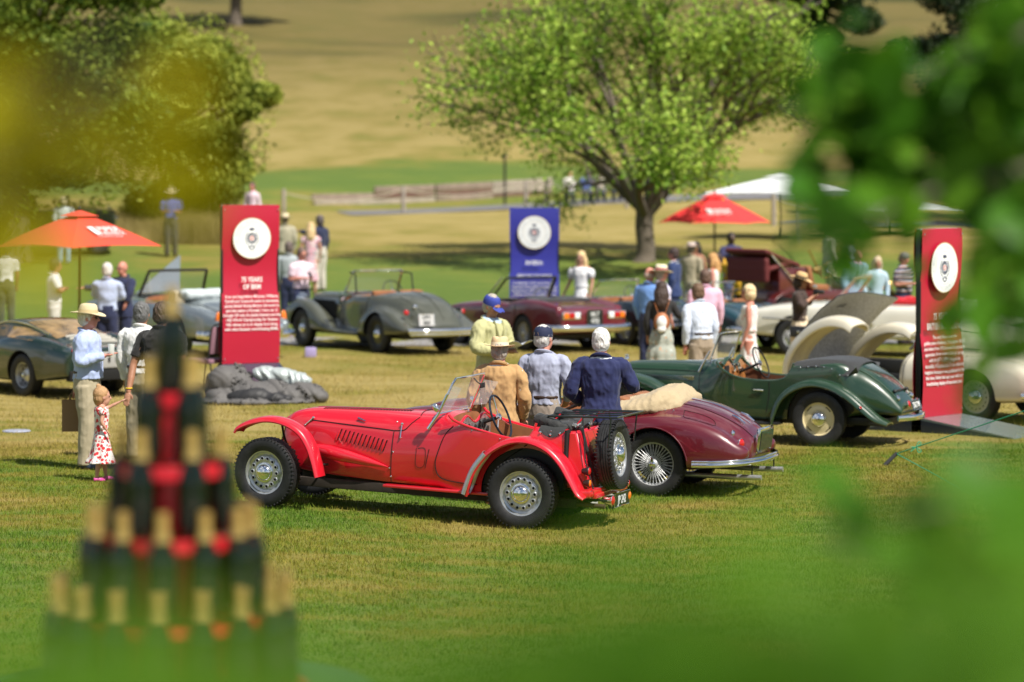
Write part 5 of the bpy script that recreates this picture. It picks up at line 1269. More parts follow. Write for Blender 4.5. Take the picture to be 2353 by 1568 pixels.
        if jacket:
            jo = garment('jacket', jacket, .455, .011, 'long', .006, .014, amp=.007, seed=4, top_z=.836)
            c_ = MB(); c_.tube([V(-.008 + .044 * math.cos(a), .046 * math.sin(a), .838 - .022 * math.cos(a)) for a in np.linspace(.8, 2 * PI - .8, 18)], .011 * S, 8, flat=1.6, up=(0, 0, 1)); c_.build('lapel_collar', jacket, jo)
            MB().tube([V(-.083, 0, .56), V(-.092, 0, .50), V(-.100, 0, .458)], .003, 5).build('vent', HOLE, jo)
            if neck_open:
                c_ = MB(); c_.add([V(.066, .030, .84), V(.066, -.030, .84), V(.086, 0, .64)], [(0, 1, 2)]); c_.add([V(.062, .030, .84), V(.062, -.030, .84), V(.080, 0, .64)], [(0, 2, 1)]); c_.build('shirt_front', top, P)
                for s in (1, -1): MB().tube([V(.062, s * .038, .835), V(.086, s * .030, .76), V(.090, s * .004, .64)], .012 * S, 6, flat=.4).build('lapel', jacket, jo)
    # ---- shoes
    if not sit or True:
        for i in (0, 1):
            a_ = up(an[i]); g = MB(); g.tube([a_ + Vector((-.030 * S, 0, -.024 * S)), a_ + Vector((.01 * S, 0, -.021 * S)), a_ + Vector((.06 * S, 0, -.030 * S)), a_ + Vector((.10 * S, 0, -.035 * S))], [.020 * S, .025 * S, .024 * S, .012 * S], 10, flat=1.0)
            for j, v in enumerate(g.v):
                if v[2] < a_.z - .045 * S: g.v[j] = (v[0], v[1], a_.z - .045 * S)
            g.build('shoe', mat('shoe_%d_%d' % (shoes[0] * 100, shoes[2] * 100), shoes, .4), P)
    # ---- hair and hats
    hm = None
    if hair:
        hm = mat('hair_%d_%d_%d' % tuple(int(c * 100) for c in hair), hair, .6, var=.25, vscale=60, bump=.5, bscale=120, aniso=(1, 1, .25))
        g = MB(); g.ell(HV(-.013, 0, .021), (.056 * k_, .049 * k_, .060 * k_), 20, 14, HR)
        if not bald: g.ell(HV(-.026, 0, -.008), (.042 * k_, .047 * k_, .044 * k_), 16, 10, HR)
        if bald: g = MB(); g.ell(HV(-.020, 0, -.002), (.046 * k_, .0475 * k_, .032 * k_), 16, 10, HR)
        if long_hair == 'long':
            limb(g, [HV(-.030, 0, .0), HV(-.048, 0, -.05), HV(-.055, 0, -.13), HV(-.045, 0, -.20)], [.045 * k_, .050 * k_, .048 * k_, .022 * k_], flat=1.25)
            for s in (1, -1): limb(g, [HV(-.005, s * .040, .01), HV(-.004, s * .048, -.05), HV(.012, s * .045, -.11)], [.018 * k_, .020 * k_, .010 * k_])
        elif long_hair == 'bob': g.ell(HV(-.020, 0, -.014), (.050 * k_, .058 * k_, .056 * k_), 18, 12, HR)
        elif long_hair == 'tuft': g.ell(HV(-.035, 0, -.012), (.03 * k_, .04 * k_, .05 * k_), 12, 8, HR); limb(g, [HV(-.02, 0, .06), HV(-.03, 0, .085), HV(-.045, 0, .08)], [.012 * k_, .014 * k_, .006 * k_])
        me_ = fuse(g, 'hair', hm, vox * .8, 1); displ(me_, (.009 if long_hair else .0065) * (1 if S > 1.2 else .35), (34, 34, 12), 3); link('hair', me_, P)
    if hat:
        kind, hc, bc = hat; tl = Matrix.Rotation(R(4), 3, 'Y')
        M = Matrix.Translation(HV(-.006, 0, .030)) @ (HR @ tl).to_4x4()
        if kind in ('panama', 'fedora', 'wide'):
            br = {'panama': .100, 'fedora': .092, 'wide': .115}[kind] * k_; g = MB(); n = 36; rows_ = []
            for r_, h in ((br, .0), (br * .8, -.002), (.056, .002), (.0525, .012), (.051, .034), (.047, .052), (.038, .060), (.018, .057), (.002, .054)):
                rr = r_ if r_ > .08 * k_ * .5 and r_ in (br, br * .8) else r_ * k_
                rows_.append([M @ Vector((math.cos(a) * rr * 1.12, math.sin(a) * rr, h * k_ + (.010 * k_ * (abs(math.sin(a)) ** 2) - .010 * k_ * (math.cos(a) > 0) * math.cos(a) ** 2 if rr >= br * .8 else 0) - (.010 * k_ * math.exp(-(math.sin(a) / .35) ** 2) if h > .05 else 0))) for a in np.linspace(0, 2 * PI, n + 1)[:-1]])
            g.grid(rows_, closed=True, cap=False); rows2 = [[p - Vector((0, 0, .004)) for p in r_] for r_ in rows_[:3]]; g.grid(rows2, closed=True)
            g.grid([rows_[0], rows2[0]], closed=True)
            ho = g.build('hat', mat('straw_%d' % (hc[2] * 100), hc, .8, var=.08, vscale=80, bump=.3, bscale=200), P, 60)
            bd = MB(); bd.grid([[M @ Vector((math.cos(a) * r_ * 1.12 * k_, math.sin(a) * r_ * k_, h * k_)) for a in np.linspace(0, 2 * PI, n + 1)[:-1]] for r_, h in ((.0555, .004), (.0535, .024))], closed=True); bd.build('hat_band', mat('band_%d_%d' % (bc[0] * 100, bc[2] * 100), bc, .6), ho)
        elif kind in ('cap', 'capback'):
            s = 1 if kind == 'cap' else 1; g = MB()
            rows_ = [[M @ Vector((math.cos(a) * r_ * 1.16 * k_ - .006 * k_, math.sin(a) * r_ * k_, h * k_)) for a in np.linspace(0, 2 * PI, 33)[:-1]] for r_, h in ((.0525, -.016), (.0525, 0), (.050, .018), (.042, .033), (.026, .043), (.003, .046))]
            g.grid(rows_, closed=True); g.ell(M @ Vector((0, 0, .046 * k_)), (.004, .004, .003), 8, 5)
            ho = g.build('cap', mat('cap_%d' % (hc[2] * 100), hc, .8, bump=.2, bscale=40), P, 60)
            pk = MB(); pk.grid([[M @ Vector((x_ * k_, math.sin(a) * .046 * k_ * w_, (-.012 - .008 * math.cos(a) * 0 - (x_ - .05) * .25) * k_ - .008 * k_ * abs(math.sin(a)) ** 2)) for a in np.linspace(-PI / 2, PI / 2, 11)] for x_, w_ in ((.050, .95), (.075, .92), (.098, .6), (.104, .3))]); pk.build('peak', mat('cap_%d' % (hc[2] * 100), hc, .8), ho, 180)
            if bc: MB().add([M @ Vector(p) for p in ((-.064 * k_, -.02 * k_, -.012 * k_), (-.064 * k_, .02 * k_, -.012 * k_), (-.0655 * k_, .016 * k_, .004 * k_), (-.064 * k_, 0, .009 * k_), (-.0655 * k_, -.016 * k_, .004 * k_))], [(0, 1, 2, 3, 4)]).build('cap_gap', mat('cap_gap', bc, .7), ho, 0)
        elif kind == 'beanie': 
            g = MB(); g.ell(HV(-.008, 0, .030), (.060 * k_, .052 * k_, .052 * k_), 18, 12, HR); g.build('cap', mat('cap_%d' % (hc[2] * 100), hc, .8), P)
    # ---- glasses
    if extras and 'sunglasses' in extras:
        g = MB()
        for s in (1, -1): g.ell(HV(.054, s * .018, .004), (.004 * k_, .014 * k_, .011 * k_), 10, 8, HR); g.tube([HV(.050, s * .032, .006), HV(.0, s * .047, .004)], .0015, 5)
        g.build('glasses', BLACK, P)
    P['_'] = 0; del P['_']
    return P, V, HV, HA, EL
def dist(vt, h):
    a, b = 15., 140.
    for _ in range(40):
        D = (a + b) / 2
        if wz(vt, D) - gz(0, D) - h > 0: a = D
        else: b = D
    return D
W_ = (.78, .78, .78); KH = (.36, .31, .21); NV = (.012, .018, .06)
lb = striped('light_blue_check', [(.34, .42, .68), (.44, .52, .76)], 90); wht = cloth('white_cotton', W_); nav = cloth('navy_cloth', NV); kh = cloth('khaki', KH); blk = cloth('black_cloth', (.014, .013, .014))
pink = cloth('pink_cotton', (.70, .42, .56)); lblue = cloth('light_blue_cotton', (.45, .58, .72)); denim = cloth('denim', (.20, .32, .42)); beige_ = cloth('beige_linen', (.48, .38, .24)); grey_ = cloth('grey_cotton', (.36, .40, .42))
HOLD = ((-.02, .135, .655), (.13, .05, .665)); HOLDR = ((-.02, -.135, .655), (.13, -.05, .665))
CR = ((.05, .135, .69), (.11, -.02, .705)); CRR = ((.05, -.135, .68), (.115, .03, .69))
# -- left group
P = person('man in a cream panama hat and light blue shirt holding a glass', 200, 32.7, 1.78, -8, lb, kh, 'pink', (.62, .58, .50), ('panama', (.66, .56, .36), (.52, .42, .24)),
           arms=(((-.07, .125, .65), (-.10, .11, .505)), ((-.005, -.14, .665), (.135, -.075, .70))), near=True, build=1.22, extras=('sunglasses',), shoes=(.02, .03, .05))
px, pz = P[0].location, P[0].location.z
def wpt(P, v): return P[0].matrix_basis @ v
h = wpt(P, P[1](.175, -.075, .715))
gm = mat('beer_glass', (.85, .88, .85), .05, alpha=.45, spec=.8); g = MB(); g.lathe([(.001, 0), (.026, 0), (.030, .01), (.036, .15), (.034, .15), (.028, .012), (.001, .01)], 20)
t = tag(g.build('drinking_glass', gm, None, 60, loc=h + Vector((0, 0, -.05))), 'nearly empty tall glass in the hand of the man in the panama hat', 'glass')
l = MB(); l.lathe([(.001, .012), (.027, .012), (.029, .035), (.001, .035)], 16); l.build('beer', mat('lager', (.6, .38, .05), .2), t)
h = wpt(P, P[1](-.115, .11, .46)); BG = mat('brown_paper', (.27, .165, .085), .85, bump=.2, bscale=20)
bg_ = thing('paper_bag', 'brown paper carrier bag hanging behind the man in the panama hat', 'bag', (h.x, h.y, h.z - .43), 6)
b = MB(); b.grid([[Vector(p) for p in ((-.13, -.05, z), (.13, -.05, z), (.145 if z < .1 else .13, 0, z), (.13, .05, z), (-.13, .05, z), (-.13, 0, z))] for z in (0, .12, .24, .345)], closed=True); b.add([(-.13, -.05, 0), (.13, -.05, 0), (.13, .05, 0), (-.13, .05, 0)], [(3, 2, 1, 0)]); b.build('bag_body', BG, bg_, 20)
for s in (1, -1): MB().tube(sm([(-.05, s * .05, .33), (-.04, s * .03, .41), (.04, s * .03, .41), (.05, s * .05, .33)]), .004, 6).build('handle', BG, bg_)
rose = printed('rose_print', (.74, .68, .66), [((.62, .02, .03), 22, .40), ((.05, .10, .05), 40, .16), ((.45, .01, .02), 31, .26)])
C = person('toddler in a white dress printed with red roses and pink shoes reaching up', 233, 31.4, .95, 22, None, None, 'fair', (.42, .24, .11), arms=(((.10, .10, .80), (.235, .07, .865)), ((-.03, -.13, .66), (.03, -.13, .56))), sex='f', near=True, dress=(rose, .20, .19, 'short'), long_hair='tuft', shoes=(.60, .05, .30), step=.07)
person('man in a white shirt with curly grey hair standing beside the man in black', 325, 33.6, 1.78, 75, wht, kh, 'tan', (.12, .12, .12), near=True, build=1.15)
T = person('man in a black T-shirt leading the toddler by the hand', 372, 32.2, 1.84, 68, blk, mat('dark_trousers', (.03, .03, .04), .8), 'tan', (.07, .045, .03), arms=(((-.04, .165, .64), (-.105, .165, .475)), HOLDR), near=True, build=1.25, sleeve='short')
def phone(P, v, label):
    h = wpt(P, P[1](*v)); o = MB().box((0, 0, 0), (.012, .075, .15), Matrix.Rotation(R(-35), 3, 'Y'), bev=.004).build('phone', mat('phone_black', (.01, .01, .012), .2), None, loc=h); o.rotation_euler = P[0].rotation_euler
    return tag(o, label, 'phone')
phone(T, (.185, -.05, .70), 'dark phone held by the man in the black T-shirt')
MB().tube([(math.cos(a) * .034, math.sin(a) * .034, 0) for a in np.linspace(0, 2 * PI, 17)[:-1]], .006, 6, closed=True).build('wristband', mat('yellow_band', (.8, .55, .02), .5), T[0], loc=T[1](-.098, .165, .50))
person('man in a light blue shirt seen from behind with white hair and navy trousers', 246, dist(605, 1.80), 1.80, 80, lblue if 0 else cloth('pale_blue_cotton', (.42, .50, .72)), nav, 'pink', (.62, .60, .58), arms=(CR, CRR), build=1.15, sleeve='long')
U = person('bald man in a navy jacket gripping the pole of the orange red parasol', 283, dist(600, 1.80), 1.80, 232, blk, nav, 'pink', None, arms=(((.05, .14, .69), (.08, .12, .60)), ((.15, -.20, .745), (.24, -.30, .74))), jacket=nav, bald=True, extras=('sunglasses',))
person('man in a white polo shirt with folded arms under the orange red parasol', 124, dist(595, 1.78), 1.78, 12, wht, cloth('pale_chino', (.55, .53, .50)), 'tan', (.02, .015, .01), arms=(CR, CRR), sleeve='short', build=1.05)
person('man in a white shirt with a cross strap at the far left edge', 14, dist(560, 1.78), 1.78, 100, wht, cloth('olive_cloth', (.06, .07, .035)), 'tan', (.03, .02, .01), sleeve='short')
person('man in a blue polo shirt and straw hat standing on the slope', 393, dist(435, 1.86), 1.80, -75, cloth('royal_blue_cotton', (.06, .09, .42)), cloth('brown_cloth', (.06, .055, .04)), 'tan', (.2, .15, .1), ('panama', (.62, .52, .34), (.3, .25, .15)), arms=(HOLD, HOLDR), sleeve='short')
person('person in a pale top and blue jeans beside the dark green utility car', 145, 77, 1.75, 95, cloth('pale_grey_cotton', (.5, .55, .55)), denim, 'fair', (.5, .42, .25), group=None)
person('person in a pink and white top on the rise behind the BRM banner', 580, 86, 1.68, -110, printed('pink_white_print', (.75, .60, .70), [((.7, .3, .4), 18, .3)]), kh, 'pink', (.10, .05, .06), sex='f')
person('person in a wide straw hat and beige jacket beside the red banner', 655, dist(490, 1.78), 1.72, 95, beige_, beige_, 'pink', (.3, .2, .15), ('wide', (.70, .62, .42), (.5, .4, .3)), jacket=cloth('stone_cloth', (.36, .33, .24)))
person('man in a navy jumper pointing to the left', 735, dist(497, 1.80), 1.80, 140, nav, cloth('stone_trousers', (.52, .48, .42)), 'tan', (.10, .08, .08), arms=(((.12, .13, .77), (.25, .12, .79)), None), sleeve='long')
fl = printed('pink_floral', (.62, .36, .44), [((.75, .60, .62), 9, .34), ((.10, .32, .32), 13, .26), ((.65, .12, .18), 15, .22)])
person('blonde woman in a pink and teal floral dress seen from behind', 714, dist(514, 1.70), 1.70, 95, None, None, 'fair', (.60, .42, .22), sex='f', dress=(fl, .20, .11, 'short'), long_hair='long')
person('man in a grey shirt mostly hidden behind the man in the pink polo shirt', 664, dist(556, 1.80), 1.80, 85, grey_, nav, 'pink', (.12, .09, .08))
K = person('man in a pale pink polo shirt looking down at his phone', 692, dist(570, 1.80), 1.80, -50, cloth('pale_pink_cotton', (.74, .58, .66)), nav, 'pink', (.14, .09, .07), arms=(HOLD, HOLDR), sleeve='short', extras=('sunglasses',), head_pitch=14, build=1.12)
phone(K, (.17, 0, .70), 'phone in the hands of the man in the pale pink polo shirt')
# -- centre group by the red roadster
ly = cloth('lime_linen', (.43, .42, .21))
G = person('man in a lime green jacket and blue cap reading a programme', 1128, 36.0, 1.86, -42, lblue, cloth('olive_green', (.30, .31, .15)), 'tan', (.4, .36, .3), ('cap', (.03, .05, .30), None), arms=(((.02, .16, .665), (.15, .045, .655)), ((.02, -.16, .665), (.16, -.035, .645))), near=True, jacket=ly, extras=('sunglasses',), head_pitch=16, neck_open=True)
h = wpt(G, G[1](.20, .005, .665)); pm = mat('printed_page', (.60, .62, .68), .5, var=.35, vscale=9)
bk = thing('programme', 'open white programme booklet held by the man in the lime jacket', 'booklet', h, -42)
for s in (1, -1): 
    b = MB(); rows = [[Vector((x, s * y, .05 * math.sin(y / .20 * PI * .7) + x * .35)) for y in np.linspace(0, .19, 7)] for x in (-.10, .13)]; b.grid(rows); b.grid([[p - Vector((0, 0, .006)) for p in r_] for r_ in rows]); b.build('page', pm, bk, 180)
tan = cloth('tan_linen', (.46, .275, .115), vs=3)
person('man in a tan jacket and straw fedora seen from behind at the red roadster', 1148, 30.0, 1.67, 78, cloth('white_collar', (.66, .68, .75)), cloth('tan_trouser', (.40, .28, .16)), 'pink', (.38, .34, .30), ('fedora', (.66, .47, .27), (.70, .60, .45)), near=True, jacket=tan, build=1.15, arms=(((-.03, .155, .645), (.04, .14, .52)), ((.0, -.155, .645), (.06, -.13, .52))), shoes=(.10, .04, .02))
gs = striped('fine_blue_stripe', [(.30, .32, .44), (.38, .41, .53)], 130, 'Y')
person('man in a grey blue striped shirt and navy cap with his back turned', 1250, 30.4, 1.78, 72, gs, cloth('mushroom_cloth', (.30, .25, .21)), 'pink', (.52, .50, .48), ('capback', (.01, .017, .055), (.45, .33, .25)), near=True, build=1.2, head_yaw=-25, arms=(((-.01, .15, .65), (.09, .10, .56)), ((-.0, -.155, .66), (.10, -.105, .575))))
person('white haired man in a navy blazer standing behind the spare wheel', 1381, 29.65, 1.79, 84, cloth('white_collar', (.66, .68, .75)), cloth('pale_grey_trouser', (.50, .50, .47)), 'pink', (.66, .65, .64), near=True, build=1.15, jacket=cloth('navy_wool', (.008, .014, .075), vs=3), arms=(((-.02, .165, .655), (.09, .12, .585)), ((.03, -.175, .68), (.16, -.09, .72))), shoes=(.015, .015, .017))
# -- woman by the blue banner
person('blonde woman in a white puff sleeved dress by the blue banner', 1336, dist(578, 1.72), 1.72, -112, None, None, 'fair', (.66, .48, .24), sex='f', dress=(cloth('white_broderie', (.80, .80, .82)), .30, .14, 'puff'), long_hair='long', extras=('sunglasses',), arms=(None, ((-.06, -.17, .64), (-.02, -.22, .51))))
# -- right group
tier = printed('tiered_print', (.34, .36, .31), [((.50, .26, .14), 16, .22), ((.50, .55, .52), 10, .25), ((.08, .12, .10), 20, .15)])
B = person('dark haired woman in a black top and tiered skirt wearing a small backpack', 1520, dist(648, 1.68), 1.68, 88, blk, None, 'tan', (.045, .025, .018), sex='f', skirt=(tier, .22, .15), long_hair='long', arms=(None, ((.02, -.16, .69), (.10, -.09, .80))))
br_ = mat('tan_strap', (.38, .13, .045), .5); a_ = R(88)
bp = thing('backpack', 'small tan strapped backpack with a white cap hung on it, on the dark haired woman', 'bag', wpt(B, B[1](-.085, 0, .64)), 88)
b = MB(); b.ell((-.03, 0, .0), (.06, .12, .15)); b.build('bag_body', br_, bp)
for s in (1, -1): MB().tube(sm([(.0, s * .05, .12), (.03, s * .10, .27), (.12, s * .12, .30)]), .013, 6, flat=.5).build('strap', br_, bp)
w_ = MB(); w_.ell((-.09, 0, .0), (.05, .080, .10)); w_.ell((-.10, 0, -.10), (.035, .07, .06)); w_ = link('white_cap', fuse(w_, 'white_cap', wht, .012, 2)); w_.location = bp.location; w_.rotation_euler = (0, 0, a_); tag(w_, 'white baseball cap hanging on the back of the tan backpack', 'cap')
person('man in a lavender shirt and cream hat with a dark red band', 1518, dist(603, 1.86), 1.80, 25, cloth('lavender_cotton', (.58, .56, .72)), kh, 'pink', (.3, .25, .2), ('panama', (.72, .66, .48), (.30, .02, .06)), sleeve='short', build=1.1)
person('bald man in a blue shirt behind the man with the dark red hat band', 1492, dist(628, 1.78) + 3, 1.78, 60, cloth('mid_blue_cotton', (.14, .28, .62)), nav, 'pink', (.4, .3, .25), bald=True)
person('dark haired man in a navy blazer and white shirt facing left', 1549, dist(570, 1.80), 1.80, 165, wht, nav, 'pink', (.05, .03, .025), jacket=cloth('navy_jacket', (.02, .04, .13)))
person('person in a pale flat cap near the tree trunk', 1588, dist(578, 1.76) + 4, 1.74, 60, kh, kh, 'tan', (.2, .15, .1), ('fedora', (.5, .42, .38), (.4, .3, .25)))
person('woman with dark hair in a brown top under the tree', 1600, dist(575, 1.66) + 3, 1.66, -120, cloth('rust_print', (.30, .13, .08)), beige_, 'tan', (.02, .012, .01), sex='f', sleeve='none', long_hair='long')
person('woman with wavy blonde hair in a sleeveless white dress facing left', 1638, dist(583, 1.72), 1.72, 175, None, None, 'pink', (.52, .28, .10), sex='f', dress=(cloth('white_linen', (.74, .76, .70)), .22, .13, 'none'), long_hair='long')
person('man in a pink shirt with brown hair seen from behind', 1621, dist(620, 1.80), 1.80, 92, pink, kh, 'pink', (.12, .07, .05), build=1.15)
person('man in a pale grey blue shirt and beige trousers leaning forward', 1612, dist(655, 1.74), 1.76, 118, cloth('ice_blue_cotton', (.56, .62, .74)), cloth('taupe_cloth', (.33, .26, .19)), 'pink', (.14, .08, .045), build=1.15, lean=8, near=True)
person('woman in a white dress with red flowers and short blonde hair', 1722, dist(655, 1.66), 1.66, 172, None, None, 'pink', (.68, .52, .30), sex='f', dress=(printed('white_red_flower', (.72, .70, .68), [((.60, .14, .16), 13, .20)]), .20, .13, 'none'), long_hair='bob', extras=('sunglasses',), near=True)
Q = person('woman photographer in a straw hat, brown top and long cream trousers', 1838, dist(622, 1.76), 1.71, -18, cloth('brown_knit', (.045, .026, .020)), None, 'tan', (.03, .018, .014), ('panama', (.62, .42, .20), (.02, .02, .02)), sex='f', near=True, skirt=(cloth('cream_crepe', (.66, .54, .38)), .03, .125), sleeve='rolled', arms=(((.05, .13, .72), (.13, .05, .80)), ((.05, -.14, .70), (.13, -.03, .785))), long_hair='bob', head_pitch=12)
cm = thing('camera', 'black camera with a silver flash held up by the woman in the straw hat', 'camera', wpt(Q, Q[1](.155, .01, .83)), -18)
MB().box((0, 0, 0), (.07, .14, .09), None, bev=.012).build('camera_body', mat('phone_black', (.01, .01, .012), .2), cm); b = MB(); b.lathe([(.035, 0), (.035, .09), (.03, .1), (.001, .1)], 16, AX((.03, 0, 0), (1, 0, 0))); b.build('lens', DARK, cm); MB().box((-.02, 0, .085), (.06, .10, .05), None, bev=.015).build('flash', SILVER, cm)
hb = thing('handbag', 'black quilted handbag on the hip of the woman photographer', 'bag', wpt(Q, Q[1](.02, -.15, .46)), -12)
b = MB(); b.box((0, 0, .0), (.28, .09, .18), None, bev=.025); b.build('bag_body', mat('quilted_black', (.015, .016, .02), .3, bump=.5, bscale=8), hb); MB().box((0, -.05, .0), (.04, .01, .035), None, bev=.004).build('clasp', CHROME, hb); MB().tube(sm([(-.13, 0, .08), (-.03, .05, .45), (.05, .08, .62)]), .007, 6).build('strap', BLACK, hb)
person('man in dark blue holding a drink beneath the bright red parasol', 1680, dist(535, 1.80), 1.80, -70, cloth('dark_blue_cotton', (.03, .03, .09)), cloth('dark_blue_denim', (.05, .07, .16)), 'dark', (.02, .01, .01), arms=(HOLD, ((.03, -.14, .69), (.12, -.03, .78))))
person('person in a mustard yellow coat bending forward near the dark red panels', 1700, dist(600, 1.30), 1.70, 195, None, cloth('mustard_trouser', (.60, .34, .02)), 'dark', (.05, .03, .02), jacket=cloth('mustard_coat', (.66, .36, .015)), lean=48, arms=(((.05, .12, .62), (.18, .08, .52)), ((.05, -.12, .62), (.18, -.08, .52))))
person('man in a pale jacket and straw hat standing by the brass lamps', 1908, dist(512, 1.80), 1.76, 20, cloth('pale_khaki', (.50, .47, .36)), kh, 'tan', (.3, .22, .15), ('fedora', (.62, .52, .30), (.3, .25, .2)), jacket=cloth('pale_khaki', (.50, .47, .36)))
person('dark haired person in a grey top behind the man in the denim jacket', 1952, dist(537, 1.76), 1.76, 170, cloth('lilac_grey', (.34, .33, .42)), kh, 'tan', (.012, .01, .01))
person('man in a denim jacket over a pink shirt bending over the white car', 1960, dist(575, 1.74), 1.78, -60, pink, denim, 'pink', (.35, .22, .18), jacket=denim, lean=10, bald=True, neck_open=True, head_pitch=20)
person('woman in a light blue blouse with long fair hair looking down', 2013, dist(592, 1.66), 1.68, -80, cloth('sky_cotton', (.46, .60, .74)), denim, 'pink', (.58, .46, .30), sex='f', long_hair='long', head_pitch=22, lean=5)
person('man in a striped polo shirt and grey cap looking at his hands', 2076, dist(583, 1.76), 1.78, -38, striped('bold_stripe', [(.03, .03, .10), (.30, .13, .08), (.55, .55, .62), (.03, .03, .10)], 11), nav, 'pink', (.2, .15, .1), ('beanie', (.10, .11, .085), None), sleeve='short', arms=(HOLD, HOLDR), head_pitch=20, build=1.15)
# -- people sitting on the bench on the far side
for i, (u, c, hc, lab) in enumerate(((1310, (.78, .74, .72), (.55, .36, .18), 'person with fair hair in a white top sitting at the left end of the bench'), (1349, (.12, .18, .50), (.03, .02, .02), 'person in a blue top with dark hair sitting on the bench'),
                                   (1381, (.45, .40, .34), (.35, .2, .12), 'person in a beige top sitting on the bench behind the tree limb'), (1418, (.62, .68, .85), (.10, .07, .06), 'person in a pale blue top sitting at the right end of the bench'))):
    D = 117; x_ = wx(u, D); person(lab, u, D, 1.68, 90, cloth('bench_%d' % i, c), cloth('bench_leg_%d' % i, (.1, .12, .2)), 'fair', hc, sit=True, z0=gz(x_, D) - .37, x=x_, y=D, arms=(((.03, .135, .66), (.14, .09, .60)), ((.03, -.135, .66), (.14, -.09, .60))))
# ------------------------------------------------------------------ banners
def roundel(par, cx, cz, r, M, detail=True):
    disc = mat('banner_disc', (.78, .80, .80), .5); gold = mat('gold_line', (.50, .38, .22), .4); pg = mat('grey_letter', (.52, .56, .58), .5); ink = mat('crest_ink', (.05, .06, .12), .5); rr = mat('crest_red', (.60, .08, .05), .5)
    d = MB(); d.lathe([(.001, .0006), (r * .97, .0006)], 64, M); do = d.build('disc', disc, par)
    g = MB(); g.lathe([(r * .965, .0012), (r, .0012)], 64, M); g.lathe([(r * .645, .0012), (r * .66, .0012)], 64, M); g.build('disc_ring', gold, do)
    L = MB()
    def arc(s, rad, a0, a1, size, flip=False):
        for i, ch in enumerate(s):
            if ch == ' ': continue
            a = a0 + (a1 - a0) * (i / max(1, len(s) - 1))
            T = M @ Matrix.Rotation(a, 4, 'Z') @ Matrix.Translation((0, -rad if flip else rad, .002))
            add_text(L, ch, size, T @ Matrix.Translation((0, -size * .35 if not flip else -size * .3, 0)), extr=.0004)
    arc('THE ROYAL AUTOMOBILE CLUB', r * .81, R(118), R(-118), r * .22)
    arc('CONCOURS', r * .81, R(-42), R(42), r * .22, True)
    L.build('ring_lettering', pg, do)
    c = MB(); A = lambda x, y: M @ Vector((x * r, y * r, .003))
    for k in range(26): a = 2 * PI * k / 26; c.tube([A(math.cos(a) * .17, math.sin(a) * .17), A(math.cos(a) * .245, math.sin(a) * .245)], r * .014, 4)
    c.tube([A(math.cos(a) * .26, math.sin(a) * .26) for a in np.linspace(0, 2 * PI, 33)[:-1]], r * .010, 4, closed=True); c.tube([A(math.cos(a) * .15, math.sin(a) * .15) for a in np.linspace(0, 2 * PI, 25)[:-1]], r * .010, 4, closed=True)
    for s in (1, -1):
        for k in range(13): a = R(-62 + k * 9.5); c.ell(A(s * math.cos(a) * .345, math.sin(a) * .36 - .02), (r * .022, r * .012, r * .028), 6, 4)
    for x in (-.10, -.05, 0, .05, .10): c.ell(A(x, .47), (r * .026, r * .01, r * .04), 6, 4)
    c.tube([A(-.12, .41), A(.12, .41)], r * .022, 5)
    for s in (1, -1): c.tube([A(0, -.34), A(s * .10, -.42), A(s * .16, -.40), A(s * .10, -.50)], r * .022, 5)
    c.tube([A(-.08, -.53), A(.08, -.53)], r * .020, 5); c.build('crest', ink, do)
    e = MB(); e.lathe([(.001, .002), (r * .10, .0035)], 16, M); e.build('crest_centre', rr, do)
    e = MB(); e.lathe([(.001, .004), (r * .055, .0045)], 12, M); e.build('crest_heart', disc, do)
